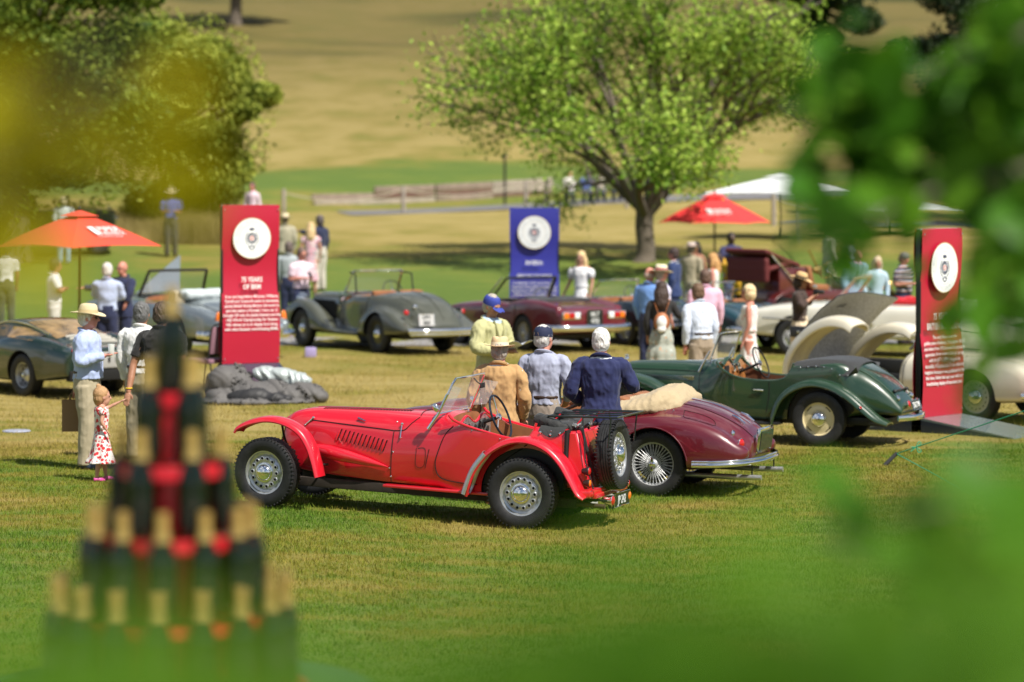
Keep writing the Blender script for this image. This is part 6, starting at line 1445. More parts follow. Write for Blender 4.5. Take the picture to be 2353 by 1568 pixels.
def banner(label, u, D, face, base_c, head, body, bw=.98, hgt=2.42, base_h=.22, foot=1.05, dz=0, cols=RED, hs=.112):
    """face: world direction (deg) the printed side looks to"""
    x, y = wx(u, D), D; Bn = thing('display_banner', label, 'banner', (x, y, gz(x, y) + dz), face - 270 + 0)
    # local frame: printed side looks to -Y, x to the right of the reader
    fr = mat('black_frame', (.012, .013, .015), .35); dk = mat('dark_blue_panel', (.02, .03, .06), .25, coat=.3); z0 = base_h
    for s in (1, -1): MB().box((s * (bw / 2 - .012), .045, z0 + hgt / 2), (.024, .07, hgt), None, bev=.004).build('frame_side', fr, Bn)
    MB().box((0, .045, z0 + hgt - .008), (bw, .07, .016), None, bev=.003).build('frame_top', mat('pale_edge', (.55, .56, .6), .4), Bn)
    MB().box((0, .05, z0 + hgt * .5), (bw - .06, .03, hgt - .04), None).build('core', fr, Bn)
    for sgn in (-1, 1):
        rows = []
        for t in np.linspace(0, 1, 25):
            bow = -.012 - .045 * math.sin(t * 2 * PI * 1.1 + .6) * math.sin(PI * t)
            rows.append([Vector((k, (bow if sgn < 0 else .09 - bow) , z0 + t * hgt)) for k in np.linspace(-bw / 2, bw / 2, 5)])
        sh = MB(); sh.grid(rows); so_ = sh.build('printed_sheet', cols, Bn, 180)
        if sgn < 0: face_o = so_
    FM = Matrix.Translation((0, -.050, z0)) @ Matrix.Rotation(PI / 2, 4, 'X')
    r = bw * .335; roundel(Bn, 0, 0, r, FM @ Matrix.Translation((0, hgt * .79, 0)))
    n = len(head); 
    for i, l in enumerate(head): text(l, bw * hs, WHITE, 'heading', Bn, FM @ Matrix.Translation((0, hgt * .515 - i * bw * hs * 1.05, .002)), bold=.0022, wsc=.80, extr=.0006)
    for i, l in enumerate(body): text(l, bw * .066, WHITE, 'text_line', Bn, FM @ Matrix.Translation((0, hgt * .415 - i * bw * .076, .002)), bold=.0012, wsc=.86, extr=.0006)
    for a in (-1, 1):
        for z in (.03, .97): MB().ell((a * (bw / 2 - .03), -.035, z0 + hgt * z), (.011, .008, .011), 8, 6).build('fixing_bolt', CHROME, Bn)
    # sloping foot plates front and back
    for sgn in (-1, 1):
        yb, yf = (.0, -foot) if sgn < 0 else (.14, .14 + foot * .6); hh = z0 - .0
        f = MB(); f.add([(-bw / 2, yb, hh), (bw / 2, yb, hh), (bw / 2 + .0, yf, .015), (-bw / 2, yf, .015), (-bw / 2, yb, hh - .03), (bw / 2, yb, hh - .03), (bw / 2, yf, 0), (-bw / 2, yf, 0)], [(0, 3, 2, 1), (4, 5, 6, 7), (0, 1, 5, 4), (2, 3, 7, 6), (1, 2, 6, 5), (3, 0, 4, 7)])
        f.build('foot_plate', base_c, Bn, 0)
        for s in (1, -1):
            g = MB(); g.add([(s * bw / 2, yb, hh - .03), (s * bw / 2, yf, 0), (s * bw / 2, yb, 0)], [(0, 1, 2)]); g.build('foot_cheek', dk, Bn, 0)
    return Bn
navp = mat('dark_blue_panel', (.02, .03, .06), .25, coat=.3); gp = mat('grey_green_panel', (.16, .21, .22), .22, coat=.5)
crim = mat('banner_crimson', (.43, .008, .036), .38, coat=.25); blu = mat('banner_blue', (.035, .038, .30), .38, coat=.25)
t1 = ['In an era long before McLaren, Williams,', 'Tyrrell and Cosworth came to dominate,', 'plucky British Racing Motors did much to', 'give the nation a Formula 1 hero car. It', 'brought GP wins for Jackie Stewart and the', '1962 World Championship for Graham', 'Hill, whose car is on display here along', 'with other fantastic world-beating BRMs.']
banner('tall crimson banner about 75 years of BRM beside the heap of covers', 576, 45.3, 270 + 27, navp, ['75 YEARS', 'OF BRM'], t1, cols=crim, bw=.93, hgt=2.40, base_h=.43, foot=1.0)
banner('tall royal blue banner titled Riviera behind the dark red convertible', 1228, 61.5, 268, navp, ['RIVIERA:'], ['GREAT DAYS OF SUNSHINE', '', 'A celebration of the cars of the coast', 'roads and of the golden summers spent', 'along the sea, where every corner held', 'a harbour and every straight a view of', 'the bay and the mountains beyond them.', 'From grand hotels to the hill villages', 'they carried their owners in comfort.'], cols=blu, bw=1.02, hgt=2.42, base_h=.14, hs=.12)
t3 = ['The early fifties were the', 'golden years of industry. The Jaguar XK120', 'and others from 1952 showed everyone to', 'appreciate, Rover entered the jet car age', 'with the JET 1, BRM designed its', 'incredible V16-powered F1 car while the', 'magazine Autosport was published for the', 'first time. Relive that epic year with our', 'breathtaking display of important cars.']
banner('tall crimson banner with a grey foot plate at the right, partly behind leaves', 2163, 38.6, 270 + 50, gp, ['75 YEARS OF', 'BRITISH MOTORING'], t3, cols=crim, bw=.98, hgt=2.42, base_h=.20, foot=1.35, hs=.118)

# ------------------------------------------------------------------ parasols
def parasol(label, u, D, v_rim, v_top, rad, n, cloth_m, rot=0, pole_r=.025, lettering=None, valance=0, seg_face=None, x=None, base=True, tiltx=0):
    X = wx(u, D); g_ = gz(X, D); zr, zt = wz(v_rim, D) - g_, wz(v_top, D) - g_
    U = thing('parasol', label, 'parasol', (X, D, g_), rot)
    MB().tube([(0, 0, 0), (0, 0, zt - .02)], pole_r, 10).build('pole', mat('pole_brown', (.05, .035, .025), .5), U)
    # canopy gores with a slight sag between the ribs
    for k in range(n):
        a0, a1 = 2 * PI * k / n, 2 * PI * (k + 1) / n; rows = []
        for t in np.linspace(0.06, 1, 8):
            R0 = []
            for q in np.linspace(0, 1, 7):
                p0 = Vector((math.cos(a0), math.sin(a0), 0)) * rad * t; p1 = Vector((math.cos(a1), math.sin(a1), 0)) * rad * t; p = p0.lerp(p1, q)
                sag = math.sin(PI * q) * .05 * t * rad * (.5 + .5 * t) * (.35 if n > 4 else .45)
                R0.append(Vector((p.x, p.y, zt - (zt - zr) * (t ** 1.12) + (sag if t == 1 else sag * .2))))
            rows.append(R0)
        c = MB(); c.grid(rows); c.build('canopy_gore', cloth_m, U, 180)
        MB().tube([(0, 0, zt - .05), (math.cos(a0) * rad, math.sin(a0) * rad, zr - .01)], .010, 5).build('rib', DARK, U)
    cp = MB()
    cp.grid([[Vector((math.cos(2 * PI * k / (n)) * rad * t, math.sin(2 * PI * k / n) * rad * t, zt + .05 - (zt - zr) * t * .8)) for k in range(n)] for t in (.001, .1, .24)], closed=True); cp.build('vent_cap', cloth_m, U, 20)
    MB().ell((0, 0, zt + .06), (.03, .03, .05)).build('finial', DARK, U)
    if lettering:
        a = lettering; mid = (a[0]); nrm_r = math.cos(PI / n) * rad; sl_ = math.atan2(zt - zr, nrm_r)
        M = Matrix.Rotation(mid, 4, 'Z') @ Matrix.Translation((nrm_r * a[1], 0, zt - (zt - zr) * (a[1] ** 1.12) + .045)) @ Matrix.Rotation(PI / 2, 4, 'Z') @ Matrix.Rotation(sl_, 4, 'X')
        s = a[2]; mb = MB()
        add_text(mb, 'PIPER', s, M @ Matrix.Translation((a[3] + .08 * s, .02 * s, .0)), bold=.008 * s, wsc=.95, align='LEFT', extr=.001); add_text(mb, 'HEIDSIECK', s * .56, M @ Matrix.Translation((a[3] + .08 * s, -s * .46, 0)), bold=.004 * s, wsc=.9, align='LEFT', extr=.001)
        add_text(mb, 'CHAMPAGNE', s * .26, M @ Matrix.Translation((a[3] - .6 * s, -s * .82, 0)), wsc=1.2, align='LEFT', extr=.001, space=1.5)
        mb.add([M @ Vector(p) for p in ((a[3] - .78 * s, .74 * s, .001), (a[3] - .12 * s, .74 * s, .001), (a[3] + .03 * s, -.44 * s, .001), (a[3] - .5 * s, -.44 * s, .001))], [(0, 3, 2, 1)])
        mb.build('lettering', WHITE, U, 0)
    if base: b = MB(); b.lathe([(.25, 0), (.25, .05), (.22, .07), (.04, .08), (.04, .3)], 20); b.build('base', DARK, U)
    return U
um = mat('parasol_red', (.72, .055, .030), .75, sheen=.1); um2 = mat('parasol_scarlet', (.80, .035, .038), .75); uw = mat('parasol_white', (.78, .80, .82), .8)
parasol('large orange red champagne parasol at the left edge', 182, 49.5, 566, 489, 1.37, 4, um, rot=0 + 3, lettering=(R(-45), .66, .21, -.12))
parasol('bright red champagne parasol under the tree', 1642, 76, 512, 447, 1.43, 6, um2, rot=0, lettering=(R(-90), .70, .20, -.12))
parasol('white parasol behind the bright red parasol', 1795, 90, 446, 404, 2.5, 4, uw, rot=12)
parasol('white parasol further right among the leaves', 2045, 92, 482, 446, 2.5, 4, uw, rot=-14)

# ------------------------------------------------------------------ heap of car covers
def heap(name, label, blobs, mt, vox, amp, scl, seed, sm_it=2, ang=.4):
    """draped sheet: fused mounds creased by sharp valleys that run in folds"""
    mb = MB()
    for c, r, rz in blobs: mb.ell(c, r, 20, 14, Matrix.Rotation(R(rz), 3, 'Z'))
    me = fuse(mb, name, mt, vox, sm_it, ang=60)
    x0, y0 = wx(600, 43.0), 43.0; ca, sa = math.cos(ang), math.sin(ang)
    for v in me.vertices:
        p = v.co; a_ = p.x * ca + p.z * sa; b_ = -p.x * sa + p.z * ca
        wv = noise.noise(Vector((p.x * 1.6 + seed, p.y * 1.6, p.z * 2))) * .28
        n1 = abs(noise.noise(Vector(((a_ + wv) * scl[0] + seed, p.y * scl[1], b_ * scl[2])))); n2 = abs(noise.noise(Vector(((a_ + wv) * scl[0] * 2.4 + seed, p.y * scl[1] * 2 + 5, b_ * scl[2] * 1.6))))
        v.co = p + v.normal * (amp * (1 - 3.2 * n1) + amp * .22 * (1 - 3 * n2)); v.co.z = max(v.co.z, 0.0)
    o = link(name, me); o.location = (x0, y0, gz(x0, y0)); return tag(o, label, 'car cover')
gcov = mat('grey_cover', (.105, .10, .098), .7, bump=.15, bscale=30); scov = mat('silver_lining', (.42, .47, .47), .45, .25, bump=.2, bscale=30); bcov = mat('black_cover', (.022, .022, .024), .6, bump=.2, bscale=30)
heap('car_cover', 'crumpled dark grey car cover in a heap below the BRM banner', [((-.45, .15, .20), (.36, .32, .34), 10), ((-.52, .0, .30), (.22, .22, .24), 0), ((.0, .0, .12), (.55, .40, .20), -6), ((.45, -.05, .11), (.48, .32, .17), -12), ((.75, -.12, .08), (.22, .18, .11), -10), ((-.55, -.12, .08), (.25, .25, .12), 0), ((-.1, -.1, .03), (.95, .5, .05), -4)], gcov, .018, .042, (4.2, .9, .8), 1.2, 4, ang=.75)
heap('cover_lining', 'silver white lining of a car cover bunched on top of the grey heap', [((.25, .14, .36), (.30, .16, .12), -8), ((.50, .10, .30), (.24, .15, .12), -14), ((.05, .16, .40), (.20, .14, .10), 0)], scov, .013, .020, (8, 3, 3), 4.2, 4)
heap('black_cover', 'black fold of sheeting at the front of the grey heap', [((-.12, -.32, .09), (.36, .16, .14), -4), ((.18, -.36, .07), (.32, .12, .10), -8)], bcov, .016, .024, (4, 1.5, 1.5), 7.7, ang=-.3)

# ------------------------------------------------------------------ padded chair behind the first banner
x, y = wx(478, 45.4), 45.4; ch = thing('padded_chair', 'stacking chair with a mauve padded back next to the BRM banner', 'chair', (x, y, gz(x, y)), 150)
mv = mat('mauve_fabric', (.25, .13, .17), .9, var=.15, vscale=30); b = MB(); b.box((-.20, 0, .78), (.05, .42, .42), Matrix.Rotation(R(-8), 3, 'Y'), bev=.03); b.build('backrest', mv, ch); b = MB(); b.box((.02, 0, .46), (.44, .44, .07), None, bev=.03); b.build('seat', mv, ch)
fr = MB(); fr.tube(sm([(-.17, -.23, .5), (-.21, -.23, .85), (-.24, -.18, 1.01), (-.24, .18, 1.01), (-.21, .23, .85), (-.17, .23, .5)]), .013, 8); fr.build('back_frame', DARK, ch)
for a, b_ in ((1, 1), (1, -1), (-1, 1), (-1, -1)): MB().tube([(a * .2, b_ * .22, .44), (a * .27, b_ * .23, 0)], .012, 8).build('leg', DARK, ch)

# ------------------------------------------------------------------ rope fences, posts, bunker wall, bench
wood_g = mat('weathered_wood', (.30, .26, .22), .85, var=.3, vscale=14, bump=.4, bscale=30, aniso=(3, 3, .6)); ropm = mat('rope', (.42, .37, .28), .9)
def fence(label, pts, hgt=1.0, sag=.16, r=.075):
    c = pts[0]; X0, Y0 = wx(c[0], c[1]), c[1]; F = thing('rope_fence', label, 'fence', (X0, Y0, 0)); top = []
    for (u, D) in pts:
        X = wx(u, D); g_ = gz(X, D); p = MB(); p.lathe([(r, -.1), (r, hgt - .05), (r * .8, hgt), (.001, hgt)], 10, Matrix.Translation((X - X0, D - Y0, g_))); p.build('post', wood_g, F); top.append(Vector((X - X0, D - Y0, g_ + hgt * .86)))
    for a, b in zip(top, top[1:]): MB().tube([a.lerp(b, t) - Vector((0, 0, sag * 4 * t * (1 - t))) for t in np.linspace(0, 1, 11)], .022, 6).build('rope', ropm, F)
fence('rope fence on timber posts across the bank behind the cars', [(652, 113), (927, 116), (1208, 117.5), (1256, 118), (1440, 112)], 1.05, .35)
fence('rope fence on posts at the right, behind the white parasols', [(1778, 98), (2038, 99), (2300, 103)], 1.05, .3)
fence('rope line on posts nearer the white convertible', [(1835, 88), (1905, 76)], 1.6, .1, .035)
slm = [mat('sleeper_%d' % i, c, .9, var=.35, vscale=10, bump=.5, bscale=20, aniso=(.5, 3, 3)) for i, c in enumerate(((.26, .20, .16), (.15, .085, .065), (.34, .29, .24), (.22, .15, .12)))]
Wl = thing('timber_wall', 'low retaining wall of weathered sleepers along the edge of the green', 'wall', (wx(720, 121), 121, 0)); rs = random.Random(7)
P0 = [(718, 121), (860, 122), (1000, 123), (1130, 124), (1270, 125)]
for i in range(len(P0) - 1):
    (u0, D0), (u1, D1) = P0[i], P0[i + 1]; 
    for h_ in range(3 if i else 2):
        a, b = Vector((wx(u0, D0), D0, gz(wx(u0, D0), D0))), Vector((wx(u1, D1), D1, gz(wx(u1, D1), D1))); m_ = (a + b) / 2 - Vector(Wl.location); d = b - a
        o = MB().box((0, 0, 0), (d.length - .03, .22, .24), None, bev=.02).build('sleeper', slm[rs.randrange(4)], Wl, loc=m_ + Vector((rs.uniform(-.05, .05), h_ * .10, .05 + h_ * .26))); o.rotation_euler = (0, -math.atan2(d.z, math.hypot(d.x, d.y)), math.atan2(d.y, d.x) + rs.uniform(-.01, .01))
x, y = wx(1362, 117.6), 117.6; be = thing('bench', 'dark wooden park bench with four people on it, seen from behind', 'bench', (x, y - .0, gz(x, y)), 0); dw = mat('dark_bench_wood', (.045, .032, .024), .8)
for k in range(22): MB().box((-1.05 + k * .10, -.25, .66), (.04, .03, .42), None).build('back_slat', dw, be)
for z in (.90, .46): MB().box((0, -.25, z), (2.3, .05, .08), None).build('rail', dw, be)
MB().box((0, 0, .44), (2.3, .45, .04), None).build('seat', dw, be)
for s in (-1.12, 0, 1.12):
    for yy in (-.25, .2): MB().box((s, yy, .22), (.07, .07, .46 if yy > 0 else .48), None).build('leg', dw, be)
x, y = wx(1160, 119), 119; lp = thing('lamp_post', 'thin dark post standing by the timber wall', 'post', (x, y, gz(x, y))); MB().tube([(0, 0, 0), (0, 0, 1.9)], .05, 8).build('shaft', DARK, lp); MB().ell((0, 0, 1.95), (.09, .09, .07)).build('cap', DARK, lp)
# green cord round a stake
x0, y0 = wx(2060, 34.2), 34.2; z0 = wz(1043, 34.2)
cd_ = thing('cord_barrier', 'thin green cord tied to a short dark stake at the right', 'barrier', (x0, y0, gz(x0, y0))); gc = mat('green_cord', (.02, .36, .20), .6); zt = z0 - cd_.location.z
MB().tube([(-.17, -.2, 0), (0, 0, zt)], .022, 8).build('stake', DARK, cd_)
e1 = Vector((wx(2353, 32.5) - x0, -1.7, wz(945, 32.5) - cd_.location.z)); e2 = Vector((wx(2230, 30.5) - x0, -3.7, wz(1135, 30.5) - cd_.location.z))
for e in (e1 * 1.3 - Vector((0, 0, zt * .3)), e2): MB().tube([Vector((0, 0, zt)).lerp(e, t) for t in np.linspace(0, 1, 5)], .006, 6).build('cord', gc, cd_)
k = Vector((0, 0, zt)).lerp(e1, .16); kn_ = MB()
for s in (1, -1): kn_.tube(sm([k, k + Vector((.03, 0, s * .06)), k + Vector((.06, 0, s * .04)), k]), .005, 5); kn_.tube([k, k + Vector((-.06, 0, -.05 * (s > 0)))], .005, 5)
kn_.build('bow', gc, cd_)
# mauve box by the grey car and a lawn plug cover
x, y = wx(714, 54), 54; tag(MB().box((0, 0, .09), (.20, .2, .18), None, bev=.03).build('crate', mat('lilac_plastic', (.36, .30, .55), .5), None, loc=(x, y, gz(x, y))), 'small lilac plastic box on the ground by the grey drophead', 'box')
x, y = wx(38, 37.6), 37.6; tag(MB().lathe([(.001, .012), (.17, .012), (.18, 0)], 24).build('ground_cover', mat('grey_lid', (.32, .34, .42), .5), None, loc=(x, y, gz(x, y) + .01)), 'small round grey lid set in the lawn at the left edge', 'lid')

# ------------------------------------------------------------------ champagne pyramid on its table
DP = 8.95; XP = wx(395, DP)
glb = mat('bottle_glass', (.003, .008, .004), .10, spec=.5); foil = mat('gold_foil', (.62, .43, .13), .30, .7); lab = mat('red_label', (.50, .02, .02), .4); trm = mat('tray_red', (.55, .006, .02), .35, coat=.3)
terr = MB(); terr.box((0, 1.0, .52), (14, 22, 1.0), None, bev=.02); tag(terr.build('terrace', mat('terrace_stone', (.36, .33, .28), .85, var=.15, vscale=2, bump=.2), None), kind='structure')
tb = thing('serving_table', 'round table under the pyramid of champagne bottles', 'table', (XP, DP, 1.02)); MB().lathe([(.001, .74), (.62, .74), (.63, .765), (.60, .79), (.001, .79)], 40).build('table_top', mat('table_green_cloth', (.03, .09, .035), .8), tb); MB().tube([(0, 0, .02), (0, 0, .74)], .05, 12).build('pedestal', DARK, tb); MB().lathe([(.3, 0), (.3, .02), (.05, .04)], 24).build('foot', DARK, tb)
pr = [(.001, 0), (.040, 0), (.044, .008), (.044, .165), (.040, .195), (.024, .235), (.0175, .262), (.0155, .30), (.017, .302), (.017, .312), (.001, .314)]
bm_ = MB(); bm_.lathe(pr, 20); bmesh_ = bm_.mesh('bottle', glb, 60)
fm = MB(); fm.lathe([(.0330, .208), (.0255, .230), (.0190, .262), (.0172, .298), (.0190, .304), (.0188, .316), (.001, .320)], 18); fmesh = fm.mesh('neck_foil', foil, 60)
lm = MB(); lm.lathe([(.0270, .226), (.0330, .212)], 18); lmesh = lm.mesh('label', lab, 60)
stand = thing('bottle_stand', 'tiered red stand carrying the champagne bottles', 'stand', (XP, DP, 1.815))
tiers = [(2.68, 0, 1, 0), (2.47, .088, 4, .5), (2.26, .150, 6, .5), (2.03, .240, 12, 0), (1.82, .345, 17, 0)]
for i, (zb, r_, n, a0) in enumerate(tiers):
    rt = r_ + .062; MB().lathe([(.001, -.034), (rt, -.034), (rt + .004, -.03), (rt + .004, .006), (rt - .004, .006), (rt - .006, -.004), (.001, -.004)], 48, Matrix.Translation((0, 0, zb - 1.815 - .005))).build('tray', trm, stand)
    if i: MB().lathe([(max(.05, tiers[i - 1][1] * .95), 0), (max(.05, tiers[i - 1][1] * .95), tiers[i - 1][0] - zb - .015)], 28, Matrix.Translation((0, 0, zb - 1.815))).build('drum', trm, stand)
    angs = [2 * PI * (k + a0) / n - PI / 2 for k in range(n)]
    ordn = ['first', 'second', 'third', 'fourth', 'fifth', 'sixth', 'seventh', 'eighth', 'ninth']; rn = ['top', 'second', 'middle', 'fourth', 'bottom'][i]
    for a in angs:
        fr_ = math.sin(a) < .01; same = sorted([q for q in angs if (math.sin(q) < .01) == fr_], key=math.cos); k = same.index(a)
        lab_ = 'single champagne bottle with gold foil crowning the top of the pyramid' if n == 1 else 'gold foiled champagne bottle in the %s ring, %s side, %s from the left' % (rn, 'near' if fr_ else 'far', ordn[k])
        b = tag(link('champagne_bottle', bmesh_), lab_, 'bottle', 'bottles in the champagne pyramid')
        b.location = (XP + math.cos(a) * r_, DP + math.sin(a) * r_, zb); b.rotation_euler = (0, 0, a); link('neck_foil', fmesh, b); link('collar_label', lmesh, b)
# ------------------------------------------------------------------ trees and foliage
def leafmat(name, c, c2, trans=.35, rough=.5):
    m = bpy.data.materials.new(name); m.use_nodes = True; t, N, L, b = nodes(m); MATS[name] = m
    g = N.new('ShaderNodeObjectInfo'); ge = N.new('ShaderNodeNewGeometry'); mx_ = N.new('ShaderNodeMix'); mx_.data_type = 'RGBA'; mx_.inputs['A'].default_value = (*c, 1); mx_.inputs['B'].default_value = (*c2, 1)
    n = N.new('ShaderNodeTexNoise'); n.inputs['Scale'].default_value = 1.3; n.inputs['Detail'].default_value = 3; L.new(ge.outputs['Position'], n.inputs['Vector'])
    a = N.new('ShaderNodeMath'); a.operation = 'ADD'; a.use_clamp = True; L.new(ge.outputs['Random Per Island'], a.inputs[0]); s = N.new('ShaderNodeMath'); s.operation = 'MULTIPLY_ADD'; s.inputs[1].default_value = 3; s.inputs[2].default_value = -1.5; L.new(n.outputs['Fac'], s.inputs[0]); s2 = N.new('ShaderNodeMath'); s2.operation = 'MULTIPLY'; s2.inputs[1].default_value = .6; L.new(s.outputs[0], s2.inputs[0]); L.new(s2.outputs[0], a.inputs[1])
    L.new(a.outputs[0], mx_.inputs['Factor']); L.new(mx_.outputs['Result'], b.inputs['Base Color']); b.inputs['Roughness'].default_value = rough; b.inputs['Specular IOR Level'].default_value = .12
    tr = N.new('ShaderNodeBsdfTranslucent'); L.new(mx_.outputs['Result'], tr.inputs['Color']); ms = N.new('ShaderNodeMixShader'); ms.inputs[0].default_value = trans
    L.new(b.outputs[0], ms.inputs[1]); L.new(tr.outputs[0], ms.inputs[2]); L.new(ms.outputs[0], N['Material Output'].inputs[0]); return m
bark = mat('bark', (.13, .105, .08), .9, var=.4, vscale=12, bump=.8, bscale=14, aniso=(3, 3, .7))
def leaf_cloud(name, C, size, m, parent, seed=0, flat=.4):
    r_ = np.random.default_rng(seed); n = len(C); C = np.asarray(C, float)
    a = r_.normal(size=(n, 3)); a[:, 2] = np.abs(a[:, 2]) + flat; a /= np.linalg.norm(a, axis=1)[:, None]
    t = r_.normal(size=(n, 3)); t -= (t * a).sum(1)[:, None] * a; t /= np.linalg.norm(t, axis=1)[:, None]; b = np.cross(a, t)
    s = size * (.6 + .8 * r_.random(n))[:, None]
    P = np.empty((n, 4, 3)); P[:, 0] = C - t * s; P[:, 1] = C + b * s * .55; P[:, 2] = C + t * s; P[:, 3] = C - b * s * .55 + a * s * .2
    me = bpy.data.meshes.new(name); me.vertices.add(4 * n); me.vertices.foreach_set('co', P.reshape(-1)); me.loops.add(4 * n); me.loops.foreach_set('vertex_index', np.arange(4 * n, dtype=np.int32))
    me.polygons.add(n); me.polygons.foreach_set('loop_start', np.arange(0, 4 * n, 4, dtype=np.int32)); me.polygons.foreach_set('loop_total', np.full(n, 4, dtype=np.int32)); me.update(calc_edges=True); me.materials.append(m)
    return link(name, me, parent)
def grow(mb, p, d, L_, r, depth, rnd, tips, spread=.55, up=.12, taper=.72, env=None):
    pts = [p]; q = p; dd = d.copy(); k = 4
    for i in range(k):
        dd = (dd + Vector((rnd.uniform(-1, 1), rnd.uniform(-1, 1), rnd.uniform(-1, 1))) * .14 + Vector((0, 0, up * .25))).normalized(); q = q + dd * L_ / k; pts.append(q)
        if depth <= 2: tips.append((q.copy(), r))
    mb.tube(pts, list(np.linspace(r, r * taper, k + 1)), 7 if depth > 2 else 4, caps=False)
    if depth == 0: return
    nb = 3 if depth > 1 else 3
    for i in range(nb):
        ax = dd.cross(Vector((rnd.uniform(-1, 1), rnd.uniform(-1, 1), rnd.uniform(-1, 1)))).normalized(); nd = (Matrix.Rotation(rnd.uniform(.35, 1) * spread * (1 if i else .4), 3, ax) @ dd).normalized()
        if env and not env(q): nd = (nd + Vector((0, 0, -.2))).normalized(); 
        grow(mb, pts[-1] if i < 2 else pts[-2], nd, L_ * rnd.uniform(.66, .84), r * taper * (.8 if i else .92), depth - 1, rnd, tips, spread, up, taper, env)
def tree(label, x, y, trunk_h, trunk_r, limbs, L0, depth, leaf_n, leaf_s, m, seed, spread=.6, up=.1, cl=.5, name='tree', fork_tilt=.8, droop=0, az=None, bark_m=None):
    rnd = random.Random(seed); T = thing(name, label, 'tree', (x, y, gz(x, y) - .05)); mb = MB(); tips = []
    tr = [Vector((0, 0, 0)), Vector((.03, 0, trunk_h * .3)), Vector((-.02, 0, trunk_h * .7)), Vector((.0, 0, trunk_h))]
    mb.tube(sm(tr, 3), list(np.interp(np.linspace(0, 1, 10), [0, .12, .5, 1], [trunk_r * 1.5, trunk_r * 1.05, trunk_r, trunk_r * 1.0])), 14); mb.build('trunk', bark_m or bark, T, 60)
    lb_ = MB()
    for i in range(limbs):
        a = 2 * PI * i / limbs + rnd.uniform(-.25, .25); tl = fork_tilt * rnd.uniform(.35, 1.05); d = Vector((math.cos(a) * math.sin(tl), math.sin(a) * math.sin(tl), math.cos(tl)))
        grow(lb_, Vector((0, 0, trunk_h * rnd.uniform(.86, 1.0))), d, L0 * rnd.uniform(.85, 1.1), trunk_r * rnd.uniform(.42, .6), depth, rnd, tips, spread, up)
    lb_.build('limbs', bark_m or bark, T, 60)
    r_ = np.random.default_rng(seed); tp = np.array([tuple(t[0]) for t in tips]); idx = r_.integers(0, len(tp), leaf_n)
    C = tp[idx] + r_.normal(size=(leaf_n, 3)) * cl * np.array([1, 1, .75]); C[:, 2] -= droop * np.abs(r_.normal(size=leaf_n))
    leaf_cloud('crown', C, leaf_s, m, T, seed); return T, tp
lg = leafmat('leaf_light_green', (.12, .24, .02), (.42, .55, .09), .3); dg = leafmat('leaf_dark_green', (.035, .080, .012), (.27, .34, .05), .3); mg = leafmat('leaf_mid_green', (.10, .15, .02), (.42, .46, .08), .3); cg = leafmat('leaf_conifer', (.008, .022, .010), (.035, .055, .016), .15)
# centre tree
T1, tp1 = tree('wide spreading light green tree with a short trunk in the middle of the lawn', wx(1482, 79), 79, 1.35, .24, 10, 2.32, 4, 34000, .072, lg, 11, .66, .07, .30, fork_tilt=1.05, droop=.12)
# left trees: dense crowns to the ground side
def dense(label, u, D, R_, zc, H_, n, s, m, seed, trunk_r=.3, name='tree', lobes=34, squash=.9, tr_top=None):
    x = wx(u, D); g_ = gz(x, D); T = thing(name, label, 'tree', (x, D, g_)); rnd = random.Random(seed); r_ = np.random.default_rng(seed)
    th = tr_top or zc; MB().tube(sm([(0, 0, -.2), (.05, 0, th * .4), (0, 0, th), (.1, 0, th + H_ * .5)], 3), list(np.interp(np.linspace(0, 1, 10), [0, .1, 1], [trunk_r * 1.4, trunk_r, trunk_r * .4])), 10).build('trunk', bark, T, 60)
    C = []; lb_ = MB()
    for k in range(lobes):
        v = Vector((rnd.gauss(0, 1), rnd.gauss(0, 1), rnd.gauss(0, 1))).normalized() * rnd.uniform(.35, 1.08) ; c = Vector((v.x * R_, v.y * R_, zc + v.z * H_)); rr = R_ * rnd.uniform(.20, .42)
        lb_.tube(sm([(0, 0, th * .7), (c.x * .4, c.y * .4, th * .7 + (c.z - th * .7) * .6), tuple(c)], 3), list(np.linspace(trunk_r * .4, .02, 7)), 5, caps=False)
        q = r_.normal(size=(n // lobes, 3)); q /= np.linalg.norm(q, axis=1)[:, None]; q *= (r_.random(len(q)) ** .45)[:, None] * rr; q[:, 2] *= .62
        C.append(q + np.array(tuple(c)))
    q = r_.normal(size=(n // 8, 3)); q /= np.linalg.norm(q, axis=1)[:, None]; q *= (r_.random(len(q)) ** .33)[:, None] * np.array([R_ * 1.12, R_ * 1.12, H_ * 1.08]); kp = np.sin(q[:, 0] * 2.1 + seed) + np.sin(q[:, 2] * 2.7) + np.sin(q[:, 1] * 1.9) > .1; C.append(q[kp] + np.array((0, 0, zc)))
    lb_.build('limbs', bark, T, 60); leaf_cloud('crown', np.concatenate(C), s, m, T, seed); return T
dense('large dark broadleaf tree filling the upper left corner', 30, 78, 3.7, 5.4, 4.9, 110000, .085, dg, 21, .4, lobes=60)
dense('olive green broadleaf tree with low boughs right of the corner tree', 400, 92, 2.9, 3.6, 3.1, 90000, .085, mg, 22, .26, lobes=56)
dense('tree with a thick bare trunk standing high on the hill', 541, 222, 6.0, 6.8, 3.2, 30000, .22, dg, 23, .45, lobes=26)
dense('dark tree high on the hill behind the central crown', 1880, 205, 4.0, 3.9, 3.2, 18000, .2, cg, 24, .35, lobes=22)
dense('dark evergreen tree at the right behind the foreground leaves', 2330, 104, 3.4, 5.2, 4.2, 90000, .085, cg, 25, .4, lobes=52)
dense('second dark evergreen tree beyond the right edge', 2560, 96, 3.6, 5.4, 4.5, 26000, .1, cg, 26, .4, lobes=32)
